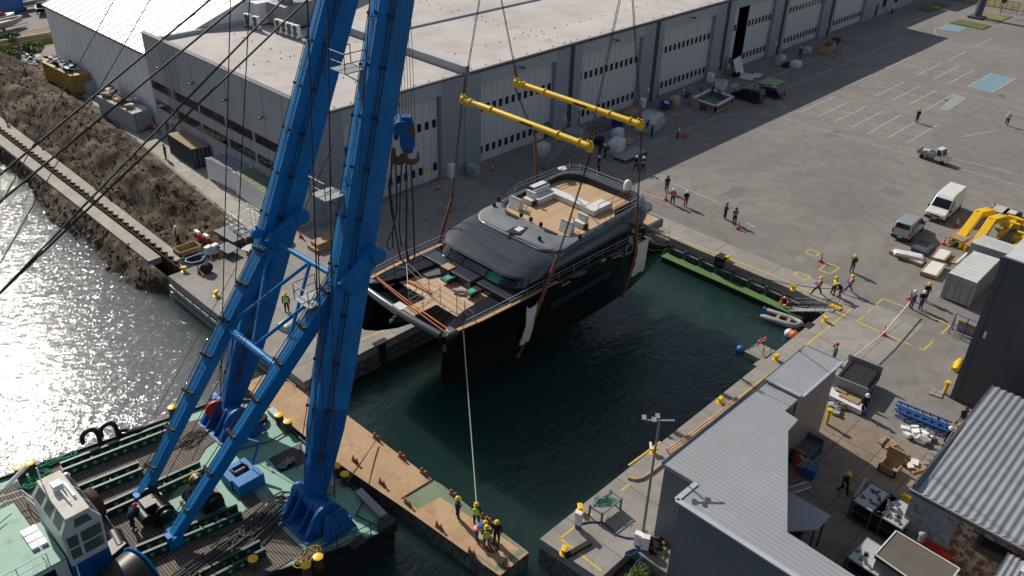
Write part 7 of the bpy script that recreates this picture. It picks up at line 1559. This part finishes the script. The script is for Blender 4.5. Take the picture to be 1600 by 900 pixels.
person(1095, 152, 1, 'bend', CU_, CU_, HO, 'person in blue working inside the mould near its hall corner', None, True, .3); person(1124, 155, 2, 'bend', CU_, CU_, HO, 'person in blue working inside the mould near the black van', None, True, .3); person(1113, 149, 2, 'carry', CB, CB, None, 'person in black standing inside the mould', None, True, .3)
b = MB(); p, q = G(1080, 168), G(1093, 172); b.add([p, q, q+V((.5, .5, 1.2)), p+V((.5, .5, 1.2))], [(0, 1, 2, 3)]); b.add([p+V((.06, .06, 0)), q+V((.06, .06, 0)), q+V((.56, .56, 1.2)), p+V((.56, .56, 1.2))], [(3, 2, 1, 0)]); tag(b.build('panel', 'osb', recalc=False), 'brown board leaning on the mould crate', 'board')
g = G(1072, 152); boxes('barrier_rack', 'rack with red and white striped end boards by the third hall door', 'rack', [('end_board', 'cover', [(-.9, -.05, 0, -.7, .05, 1.4), (.7, -.05, 0, .9, .05, 1.4)]), ('stripe', 'orange', [(-.91, -.06, .3, -.69, .06, .5), (-.91, -.06, .8, -.69, .06, 1.0), (.69, -.06, .3, .91, .06, .5), (.69, -.06, .8, .91, .06, 1.0)]), ('crossbar', 'trim', [(-.7, -.03, .9, .7, .03, 1.0), (-.7, -.3, .3, .7, .3, .6)])], 0, g)
g = G(1168, 122); t = thing('folding_panel', 'big white folded panel standing open by the fourth hall door', 'panel', g, .0, None, True)
b = MB(); b.add([(-1.3, 1.0, .1), (1.7, 1.6, .1), (1.4, 2.6, 2.6), (-1.6, 2.0, 2.6)], [(0, 1, 2, 3)]); b.add([(-1.3, 1.05, .05), (1.7, 1.65, .05), (1.4, 2.65, 2.55), (-1.6, 2.05, 2.55)], [(3, 2, 1, 0)]); b.build('leaf', 'cover', t, recalc=False)
b = MB(); b.obox((.3, .1, .12), (3.0, 2.0, .1), .2); b.obox((1.6, -.6, .2), (2.2, 1.2, .1), .25); b.build('leaf', 'cover', t)
g = G(1204, 131); b = MB(); b.obox(g+V((0, 0, .25)), (3.6, 2.6, .16), .0); b.obox(g+V((0, 0, .1)), (3.2, 2.3, .16), .0); tag(b.build('trestle_table', 'greenplate'), 'pale green flat panel on trestles behind the black car', 'panel')
pallet(1151, 121, 'dark pallet with black cases by the fourth hall door', 1.8, 1.2, .1, 'osb'); wrapped(1150, 119, 1.1, .9, .6, 'black cases on the dark pallet by the fourth hall door', 0, 'rubber', .13)
g = G(1291, 80); t = thing('timber_trough', 'long open timber trough box at the far hall doors', 'trough', g, .25, None, True); b = MB(); b.box(-2.4, -.9, .2, 2.4, -.8, 1.3); b.box(-2.4, .8, .2, 2.4, .9, 1.3); b.box(-2.4, -.9, .2, -2.3, .9, 1.3); b.box(2.3, -.9, .2, 2.4, .9, 1.3); b.box(-2.4, -.9, .1, 2.4, .9, .2); b.build('box', 'wood', t); b = MB(); b.tube([(-2, -1.4, .1), (2.2, -1.4, .1), (2.2, -2.0, .1), (-2, -2.0, .1), (-2, -1.4, .1)], .05, 5); b.build('frame', 'rust', t)
wrapped(1262, 82, 2.2, 1.2, .8, 'grey tarpaulin heap behind the walking person at the far doors', .2, 'clad'); wrapped(1305, 66, 3, 1.2, .6, 'black sheeting beside the far hall pier', .2, 'rubber'); wrapped(1228, 103, 2.2, 1, .5, 'black sheeting next to the white wrapped bundle', .2, 'rubber')
for px, py, sz, lab in ((704, 276, (1.0, .8, 1.6), 'white cabinet at the pier between office door and main hall'), (739, 271, (1.6, .9, 1.0), 'low grey plinth cabinet below the first hall downpipe'), (1003, 168, (.8, .6, 1.3), 'white cabinet at the pier before the third hall door'), (1109, 128, (.9, .7, 1.3), 'white cabinet at the pier before the fourth hall door'), (896, 215, (2.2, 1.2, .9), 'dark covered machine in front of the second hall pier'), (1118, 117, (1.6, 1, .9), 'black cabinet with sheeting at the fourth hall pier')):
    cabinet(px, py, sz, PI/2, 'container' if 'white' not in lab else 'clad_white', lab, 'floor_cabinet')
# ---- yellow steel arms, panels
for pts, lab in (([(1500, 374, .55), (1508, 362, .9), (1530, 333, 2.1), (1546, 330, 2.2), (1551, 341, .8)], 'long bent yellow steel arm with a grey foot, the left one'), ([(1523, 386, .55), (1530, 374, .9), (1550, 344, 2.1), (1566, 340, 2.2), (1571, 352, .8)], 'long bent yellow steel arm, the right one of the pair')):
    P = [G(x, y, z) for x, y, z in pts]; t = thing('bent_jib', lab, 'steel arm', G(pts[1][0], pts[1][1], 0), 0, 'yellow steel arms')
    b = MB()
    for i in range(len(P)-1): b.beam(P[i], P[i+1], .8, .6)
    for p in P[1:-1]: b.lathe([(.32, -.4), (.32, .4)], p, 12, 0, V((-.35, .93, 0)))
    b.build('arm', 'yellow', t, bevel=.04); b = MB(); p = P[0]; b.obox(p+V((0, 0, .3)), (2.0, 1.4, .12), -.1); b.build('foot_plate', 'osb', t)
    b = MB(); b.obox(p+V((-.3, -.5, -.1)), (1.6, .25, .6), -.1); b.obox(p+V((-.3, .5, -.1)), (1.6, .25, .6), -.1); b.build('foot', 'yellow', t)
for px, py, lab in ((1575, 360, 'yellow steel fork frame behind the crosswise container'), (1590, 386, 'yellow steel fork frame at the right picture edge')):
    g = G(px, py); t = thing('fork_frame', lab, 'steel frame', g, 0, None, True); b = MB(); b.box(-3.0, -.22, .2, .5, .22, .65); b.box(.4, -.8, .2, .8, .8, .8); b.box(1.4, -.8, .3, 1.8, .8, .95); b.box(.8, -.22, .3, 2.4, .22, .75); b.build('frame', 'yellow', t, bevel=.04)
def tray(pts, z, lab, top, rim='osb'):
    P = gpoly(pts, z); t = thing('flat_crate', lab, 'crate', (sum(p[0] for p in P)/4, sum(p[1] for p in P)/4, 0), 0, 'flat crates beside the minibus'); b = MB(); b.prism(P, .05, z-.05); b.build('crate', rim, t); b = MB(); b.prism(inset(P, .12), z-.05, z+.02); b.build('panel', top, t)
    b = MB()
    for i in range(4): b.beam((*P[i], z-.03), (*P[(i+1) % 4], z-.03), .1, .12)
    b.build('rim', 'wood' if rim != 'trim' else 'trim', t); return t, P
tray(((1390, 392), (1398, 387), (1448, 404), (1440, 413)), .35, 'flat timber crate holding crumpled white sheeting beside the minibus', 'cover'); tray(((1424, 386), (1437, 376), (1460, 383), (1448, 396)), .4, 'flat crate covered with a grey panel behind the minibus', 'trim', 'trim'); tray(((1455, 402), (1468, 387), (1489, 393), (1476, 407)), .4, 'white topped flat crate, the one farther from the rope team', 'white'); tray(((1438, 424), (1455, 406), (1479, 413), (1464, 432)), .4, 'white topped flat crate, the one nearer the rope team', 'white')
g = G(1420, 399, .38); wrapped(1420, 400, 2.6, .9, .3, 'crumpled white plastic lying in the timber crate', -1.2, 'cover', .37)
pallet(1492, 408, 'narrow pallet beside the long white tube', 1.5, .9, .2); b = MB(); b.tube([G(1494, 412, .3), G(1511, 396, .3)], .14, 10); tag(b.build('tube', 'white', smooth=50), 'white plastic tube lying between the flat crates and the container', 'tube')
g = G(1562, 333); boxes('pallet_stack', 'grey slab on a pallet behind the yellow arms', 'slab', [('slab', 'roof', [(-1.0, -.7, .15, 1.0, .7, .5)]), ('pallet', 'wood', [(-1, -.7, 0, 1, .7, .14)])], .03, g); g = G(1578, 340); boxes('pallet_stack', 'dark timber stack with a pale sack behind the yellow arms', 'stack', [('stack', 'rubber', [(-1.2, -.8, 0, 1.2, .8, .5)]), ('sack', 'canvas', [(-.6, -.5, .5, .5, .3, .75)])], .06, g)
# ---- courtyard
g = G(1503, 528); t = thing('rack_trolley', 'blue A frame trolley leaning boards against the anthracite building', 'trolley', g, 0, None, True); b = MB()
for y in (-1.0, 0, 1.0):
    b.tube([(-.4, y, .1), (0, y, 1.9), (.4, y, .1)], .04, 5)
for z, x in ((.2, -.4), (.2, .4), (1.9, 0), (1.0, -.2)): b.tube([(x, -1.0, z), (x, 1.0, z)], .04, 5)
b.build('frame', 'tarp_blue', t); b = MB(); b.obox((.35, -.1, .8), (.06, 1.6, 1.2), 0, 0, 0, -.22); b.build('board', 'osb', t)
g = G(1495, 575); b = MB(); b.tube([g+V((-.7, -.1, .25)), g+V((0, 0, .35)), g+V((.8, .1, .3))], [.2, .34, .2], 10); b.obox(g+V((0, 0, .15)), (1.2, .5, .3)); tag(b.build('float_buoy', 'yellow', smooth=50), 'yellow floats lying at the foot of the anthracite wall', 'buoy')
g = G(1334, 606); t = thing('flat_trailer', 'trailer with a black netted load behind the shed end', 'trailer', g, .1, None, True); b = MB(); b.box(-1.6, -1.3, .5, 1.6, 1.3, .6); b.box(-1.6, -1.3, .6, -1.5, 1.3, 1.5); b.box(1.5, -1.3, .6, 1.6, 1.3, 1.7); b.tube([(-1.6, 1.3, 1.6), (1.6, 1.3, 1.7)], .04, 5); b.build('frame', 'galv', t); b = MB(); b.obox((.1, 0, .95), (2.7, 2.3, .7)); b.build('load', 'rubber', t, bevel=.1)
for s in (-1.2, 1.2): b = MB(); b.lathe([(.18, -.1), (.3, -.1), (.3, .1), (.18, .1)], (0, s, .3), 14, 0, (0, 1, 0)); b.build('wheel', 'rubber', t, smooth=40)
g = G(1324, 628); boxes('open_crate', 'open crate with plywood offcuts below the trailer', 'crate', [('crate', 'cover', [(-.9, -1.4, .1, .9, 1.4, .5)]), ('offcut', 'osb', [(-.5, -.9, .5, .4, .6, .6), (-.1, .2, .6, .6, 1.2, .68)])], .02, g)
junk('scrap_heap', 'heap of steel offcuts by the warm grey shed wall', ((1296, 640), (1308, 622), (1322, 634), (1308, 652)), .02, ['galv', 'trim', 'osb'], 34, .6)
def truss(px, py, L_, rz, m, lab):
    g = G(px, py); t = thing('steel_truss', lab, 'truss', g, rz, None, True); b = MB()
    for y, z in ((-.25, .15), (.25, .15), (-.25, .55), (.25, .55)): b.beam((-L_/2, y, z), (L_/2, y, z), .1, .1)
    n = int(L_/.5)
    for k in range(n): x = -L_/2+k*L_/n; b.beam((x, -.25, .15), (x+L_/n, -.25, .55), .05, .05); b.beam((x, -.25, .55), (x, .25, .55), .06, .05); b.beam((x, .25, .55), (x+L_/n, .25, .15), .05, .05)
    b.build('truss', m, t); return t
truss(1440, 655, 3.8, -1.45, 'tarp_blue', 'blue lattice truss, the farther of two on the yard slabs'); truss(1441, 665, 3.8, -1.45, 'tarp_blue', 'blue lattice truss, the nearer of two on the yard slabs'); pallet(1446, 650, 'timber pallet behind the blue trusses', 1.6, .8, -1.4)
junk('steel_parts', 'white painted steel brackets beside the blue trusses', ((1408, 678), (1420, 668), (1462, 684), (1450, 694)), .1, ['white', 'galv', 'cover'], 40, .6); pallet(1386, 693, 'pallet with steel channels in the sunlit courtyard', 1.1, .9, -.4); b = MB(); b.beam(G(1376, 694, .2), G(1386, 683, .2), .15, .15); tag(b.build('steel_channel', 'galv'), 'short steel channel on the courtyard pallet', 'steel')
junk('steel_parts', 'tangle of galvanised fittings on a pallet by the open wooden box', ((1395, 712), (1402, 704), (1418, 714), (1408, 724)), .1, ['galv', 'galv', 'white'], 34, .45); pallet(1428, 728, 'light timber pallet with white papers by the corrugated shed', 1.4, 1.2, -.4); b = MB(); b.obox(G(1429, 722, .25), (.6, .5, .1), .3); b.obox(G(1422, 727, .25), (.5, .4, .08), .8); tag(b.build('papers', 'white'), 'white sheets on the light timber pallet', 'sheets')
g = G(1389, 735); boxes('wooden_box', 'open brown wooden box with its lid raised in the courtyard', 'box', [('box', 'osb', [(-.6, -.6, .05, .6, -.5, .6), (-.6, .5, .05, .6, .6, .6), (-.6, -.6, .05, -.5, .6, .6), (-.6, -.6, .05, .6, .6, .12)]), ('lid', 'wood', [(.5, -.6, .1, .6, .6, 1.5)])], 0, g)
pallet(1336, 766, 'small pallet beside the long steel channel in the shade', 1.0, .8, -.3); b = MB(); b.beam(G(1334, 779, .15), G(1353, 749, .15), .2, .22); tag(b.build('steel_channel', 'galv'), 'long galvanised channel lying in the shaded courtyard', 'steel')
b = MB()
for o in (0, .18, .36): b.tube([G(1362+o*14, 752+o*22, .2), G(1412+o*6, 778+o*22, .2)], .045, 6)
tag(b.build('pipe_bundle', 'galv'), 'bundle of steel pipes behind the dark steel racks', 'pipes')
for px, py, lab in ((1360, 808, 'dark steel stillage with a pale lid, left of the pair in the courtyard'), (1390, 826, 'dark steel stillage with wires, right of the pair in the courtyard'), (1353, 897, 'dark steel stillage with a pale lid at the bottom picture edge')):
    g = G(px, py); t = thing('stillage', lab, 'stillage', g, -.05, 'dark steel stillages', True); b = MB(); sx, sy, h = 1.15, .95, 1.5
    for x in (-sx, sx):
        for y in (-sy, sy): b.box(x-.06, y-.06, 0, x+.06, y+.06, h)
    for z in (.1, .75, h-.06):
        for y in (-sy, sy): b.box(-sx, y-.04, z, sx, y+.04, z+.08)
        for x in (-sx, sx): b.box(x-.04, -sy, z, x+.04, sy, z+.08)
    for k in range(5): b.box(-sx+.25+k*.42, -sy-.03, .1, -sx+.3+k*.42, -sy+.03, h)
    b.build('frame', 'trim', t); b = MB(); b.box(-sx+.1, -sy+.1, .12, sx-.1, sy-.1, 1.15); b.build('load', 'rubber', t, bevel=.08); b = MB(); rnd = random.Random(px)
    for k in range(16): b.obox((rnd.uniform(-sx, sx)*.8, rnd.uniform(-sy, sy)*.8, h+.035), (rnd.uniform(.15, .45), rnd.uniform(.1, .3), .04), rnd.uniform(0, 3))
    lo_ = MB(); lo_.box(-sx+.05, -sy+.05, h+.0, sx-.05, sy-.05, h+.012); ld = lo_.build('lid', 'clad', t); b.build('debris', 'trim', ld)
g = G(1411, 792); b = MB(); b.loft([[g+V((x*.35, y*.3, 0)) for x, y in ((-1, -1), (1, -1), (1, 1), (-1, 1))], [g+V((x*.1, y*.25, 1.0)) for x, y in ((-1, -1), (1, -1), (1, 1), (-1, 1))]], 0, True, True); tag(b.build('warning_stand', 'helmet_yellow'), 'yellow folding floor sign by the corrugated shed wall', 'sign')
g = G(1262, 742); t = thing('waste_bin', 'blue waste bin full of silver offcuts in the courtyard', 'bin', g, .3, None, True); b = MB(); b.loft([[(x*.4, y*.4, 0) for x, y in ((-1, -1), (1, -1), (1, 1), (-1, 1))], [(x*.55, y*.5, .9) for x, y in ((-1, -1), (1, -1), (1, 1), (-1, 1))]], 0, True, True); b.build('bin', 'tarp_blue', t); b = MB(); rnd = random.Random(5)
for k in range(22): b.beam((rnd.uniform(-.4, .4), rnd.uniform(-.4, .4), .8), (rnd.uniform(-.9, .9), rnd.uniform(-.9, .9), 1.2), .05, .02)
b.build('offcut', 'galv', t)
wrapped(1247, 727, 1.5, .6, 1.0, 'orange tarpaulin bundle by the shed wall', 1.1, 'orange'); g = G(1255, 713); boxes('rack', 'low black steel rack against the yard side of the shed', 'rack', [('rack', 'trim', [(-1.2, -.7, .1, 1.2, .7, .2), (-1.2, -.7, .7, 1.2, .7, .78), (-1.2, -.7, 0, -1.1, .7, 1.2), (1.1, -.7, 0, 1.2, .7, 1.2)])], 0, g)
g0, g1 = G(1236, 766, .5), G(1264, 757, .5); b = MB()
d = (g1-g0).normalized(); s = V((-d.y, d.x, 0))*.25
for o in (s, -s): b.tube([g0+o, g1+o], .04, 5)
for k in range(7): c = g0.lerp(g1, k/6); b.tube([c-s, c+s], .03, 5)
tag(b.build('ladder', 'white'), 'short white ladder lying beside the canopy', 'ladder')
# landing between the two right hand buildings
g = G(1496, 672); pf = thing('timber_landing', 'raised timber landing with a galvanised handrail beside the corrugated shed', 'platform', G(1495, 680)); b = MB(); P = gpoly(((1478, 690), (1512, 640), (1526, 648), (1498, 696)), 1.0); b.prism(P, .9, 1.0); b.build('deck', 'wood', pf)
b = MB()
for h in (.5, 1.0): b.tube([G(1478, 690, 1+h), G(1512, 640, 1+h), G(1530, 650, 1+h)], .035, 5)
for p in ((1478, 690), (1495, 665), (1512, 640), (1526, 648)): b.tube([G(*p, 0), G(*p, 2.0)], .04, 5)
b.build('handrail', 'galv', pf); b = MB()
for k in range(5): q = G(1478-k*6, 692+k*8, .85-.17*k); b.obox(q, (.35, 1.0, .05), .6)
b.build('step', 'galv', pf)
person(1499, 668, -2.2, 'walk', CB, CB, None, 'bareheaded person in black on the timber landing', None, True, 1.0); person(1475, 700, 1.0, 'stand', CB, CB, HW, 'person with a white helmet at the steps of the timber landing', None, True, .3)
b = MB(); b.obox(G(1463, 614, .05), (.9, .9, .1), .2); tag(b.build('concrete_slab', 'conc'), 'small concrete slab beside the yellow guard post', 'slab')
# ---- left quay clutter
rope('hose', [G(x, y, .1) for x, y in ((318, 392), (322, 400), (314, 409), (300, 412), (290, 410), (291, 405), (305, 400), (322, 396), (326, 402))], .13, 'hose_blue', 'thick blue hose coiled on the left quay', 'hose')
cabinet(327, 398, (.7, .5, .9), .3, 'white', 'left white box beside the thick blue hose', 'pump_box'); cabinet(337, 395, (.7, .5, .9), .3, 'white', 'right white box beside the thick blue hose', 'pump_box')
g = G(294, 394); boxes('open_crate', 'brown open timber crate on the left quay', 'crate', [('crate', 'wood', [(-1.1, -.7, .05, 1.1, -.62, .6), (-1.1, .62, .05, 1.1, .7, .6), (-1.1, -.7, .05, -1.02, .7, .6), (1.02, -.7, .05, 1.1, .7, .6), (-1.1, -.7, .05, 1.1, .7, .12)])], 0, g)
for px, py, lab in ((310, 372, 'small red and white barrier block at the edge of the dug earth'), (324, 378, 'red and white water barrier next to the white boxes')):
    g = G(px, py); boxes('barrier', lab, 'barrier', [('block', 'red', [(-.2, -.5, 0, .2, .5, .5)]), ('band', 'white', [(-.17, -.4, .5, .17, .4, .8)])], .04, g)
g = G(324, 426); b = MB(); b.lathe([(.45, -.35), (.5, -.3), (.5, .3), (.45, .35)], g+V((0, 0, .5)), 18, 0, (.8, .6, 0)); tag(b.build('drum', 'rubber', smooth=40), 'black drum lying beside a traffic cone on the left quay', 'drum')
g = G(366, 371); b = MB(); b.obox(g+V((0, 0, .3)), (2.2, 3.4, .5), .05); tag(b.build('steel_plate_stack', 'trim', bevel=.03), 'low dark steel plate stack on the left quay', 'plates')
g = G(357, 396); b = MB(); b.obox(g+V((0, 0, .6)), (1.3, 2.0, .06), .1); 
for x in (-.5, .5):
    for y in (-.8, .8): b.box(g.x+x-.04, g.y+y-.04, 0, g.x+x+.04, g.y+y+.04, .6)
tag(b.build('steel_table', 'trim'), 'low steel table on the left quay behind the hoist wires', 'table')
t = thing('scaffold_stack', 'stack of white scaffold frames and planks by the crane boom', 'scaffold', G(395, 380)); g = G(388, 365); b = MB()
for k in range(4):
    for x in (-1.2, 1.2): b.tube([g+V((x, -1.6+k, 0)), g+V((x, -1.6+k, 2.4))], .03, 5)
    for z in (.6, 1.3, 2.0): b.tube([g+V((-1.2, -1.6+k, z)), g+V((1.2, -1.6+k, z))], .03, 5)
for z in (.5, 1.1, 1.7, 2.3):
    for x in (-1.2, 1.2): b.tube([g+V((x, -1.8, z)), g+V((x, 1.8, z))], .03, 5)
b.build('frame', 'clad_white', t); b = MB()
for k in range(7): b.obox(G(402, 392, .15+.16*k), (.9, 3.0, .1), .1+.05*k)
b.build('plank', 'clad', t)
wrapped(435, 378, 2.0, 1.4, 1.2, 'brown heap of sacks between boom leg and hall corner', .3, 'osb'); g = G(507, 385); boxes('timber_stack', 'stack of pale timber behind the boom bracing', 'timber', [('timber', 'wood', [(-1.4, -.8, 0, 1.4, .8, .4), (-1.1, -.6, .4, 1.2, .6, .8)])], .03, g)
wrapped(452, 510, 1.6, 1.2, .5, 'grey covered bundle on the quay between the struts', .2, 'clad')
# ================================================================== FAR TOP RIGHT
g = G(1526, 28); t = thing('mast_base', 'thick dark steel mast standing on the dry lawn island', 'mast', g); b = MB(); b.tube([g, g+V((3.0, 0, 14))], [.75, .85], 10); b.build('mast', 'darkclad', t, smooth=40); b = MB(); b.obox(g+V((0, 0, .2)), (2.6, 2.6, .4)); b.build('footing', 'trim', t)
b = MB(); p, q = G(1445, -8), G(1590, 18); n = 16
for k in range(n+1): c = p.lerp(q, k/n); b.tube([c, c+V((0, 0, 1.7))], .05, 5)
for h in (.1, .6, 1.1, 1.65): b.tube([p+V((0, 0, h)), q+V((0, 0, h))], .03, 4)
tag(b.build('fence', 'trim'), 'thin wire fence beyond the far lawn', 'fence')
b = MB(); P = gpoly(((1440, -9), (1466, -4), (1600, 18), (1640, 24), (1640, -60), (1440, -60)), 0); b.prism(P, .0, .1); struct(b.build('lawn', 'drygrass', org=(0, 0, 0)))
b = MB(); P = gpoly(((1400, -14), (1640, 10), (1640, 2), (1400, -22)), 0); b.prism(P, .1, .13); struct(b.build('road', 'yard', org=(0, 0, 0)))
g = G(1562, 25); b = MB(); b.tube([g, g+V((0, 0, 3))], .06, 5); b.lathe([(.5, -.04), (.5, .04)], g+V((0, 0, 2.9)), 14, 0, (-1, -.5, 0)); tag(b.build('sign_post', 'trim'), 'round sign on a post at the dry lawn', 'sign')
g = G(1588, 22); t = thing('entrance_gate', 'grey steel gate frames at the far corner of the yard', 'gate', g, .2, None, True); b = MB()
for y in (-4, -1, 0, 3): b.tube([(0, y, 0), (0, y, 2.2)], .08, 5)
for y0, y1 in ((-4, -1), (0, 3)):
    for h in (.2, 1.2, 2.2): b.tube([(0, y0, h), (0, y1, h)], .06, 5)
b.build('gate_frame', 'galv', t); b = MB(); b.box(-.05, -3.4, .8, .05, -2.2, 1.8); b.build('notice', 'white', t)
# ================================================================== FAR TOP LEFT: boats ashore
def boat(px, py, L_, rz, m, top, lab, tube=False):
    g = G(px, py, -.15); t = thing('boat_ashore', lab, 'boat', g, rz, 'boats ashore beyond the ditch', True); loops = []
    for x, hw, zk in ((-L_/2, .8, .6), (-L_/4, .95, .5), (L_/5, .85, .5), (L_*.4, .45, .7), (L_/2, .05, 1.0)): loops.append([(x, -hw, 1.3), (x, -hw*.8, .85), (x, 0, zk), (x, hw*.8, .85), (x, hw, 1.3)])
    b = MB(); b.loft(loops, 0, False, False, closed=False); b.add([l[0] for l in loops]+[l[-1] for l in loops], [(i, i+1, 5+i+1, 5+i) for i in range(4)], 0); b.build('hull', m, t, smooth=50)
    b = MB()
    if tube: b.tube([(-L_/2, -.95, 1.3), (L_/5, -.9, 1.35), (L_*.42, -.4, 1.45), (L_/2, 0, 1.5), (L_*.42, .4, 1.45), (L_/5, .9, 1.35), (-L_/2, .95, 1.3)], .24, 8)
    else: b.loft([[(-L_*.3, -.6, 1.3), (-L_*.3, .6, 1.3), (L_*.15, .5, 1.3), (L_*.15, -.5, 1.3)], [(-L_*.28, -.5, 2.0), (-L_*.28, .5, 2.0), (0, .4, 1.9), (0, -.4, 1.9)]], 0, True, True)
    b.build('tube' if tube else 'cover', top, t, smooth=50)
    b = MB(); b.beam((-L_/2, 0, .35), (L_*.6, 0, .35), .12, .12); b.obox((-L_*.1, 0, .3), (.2, 1.6, .15))
    for s in (-.8, .8): b.lathe([(.12, -.08), (.28, -.08), (.28, .08), (.12, .08)], (-L_*.1, s, .28), 12, 0, (0, 1, 0))
    b.build('trailer', 'trim', t)
boat(8, 47, 7, .3, 'clad', 'cushion', 'grey inflatable boat on a trailer at the left picture edge', True); boat(43, 14, 7, .1, 'container', 'cushion', 'pale grey inflatable boat on a trailer below the red one', True); boat(36, 3, 5, .2, 'red', 'red', 'red covered boat at the top left corner'); boat(66, 20, 5, 1.2, 'trim', 'rubber', 'dark boat on a trailer near the white hall gable'); boat(6, 36, 5, .4, 'white', 'cloth_red', 'small boat with a dark red cover at the left picture edge')
g = G(2, 18); b = MB(); b.obox(g+V((0, 0, 1.6)), (6, 5, 3.2), .2); tag(b.build('tarp_shelter', 'tarp_blue', bevel=.15), 'blue tarpaulin shelter at the top left corner', 'shelter')
for px, py, h, r, lab in ((22, 2, 3.0, 2.2, 'leafy shrub behind the pale inflatable boat'), (48, -4, 4, 3, 'large shrub beyond the boats at the top edge'), (16, 62, 1.0, 1.6, 'low green clump on the ditch wall'), (20, 91, 1.1, 2.2, 'green weeds at the ditch bank end of the earth bank'), (48, 80, 1.2, 2.2, 'green weeds along the ditch near the white hall')):
    bush('shrub', lab, G(px, py, -.2), r, h, 500, ls=.3)
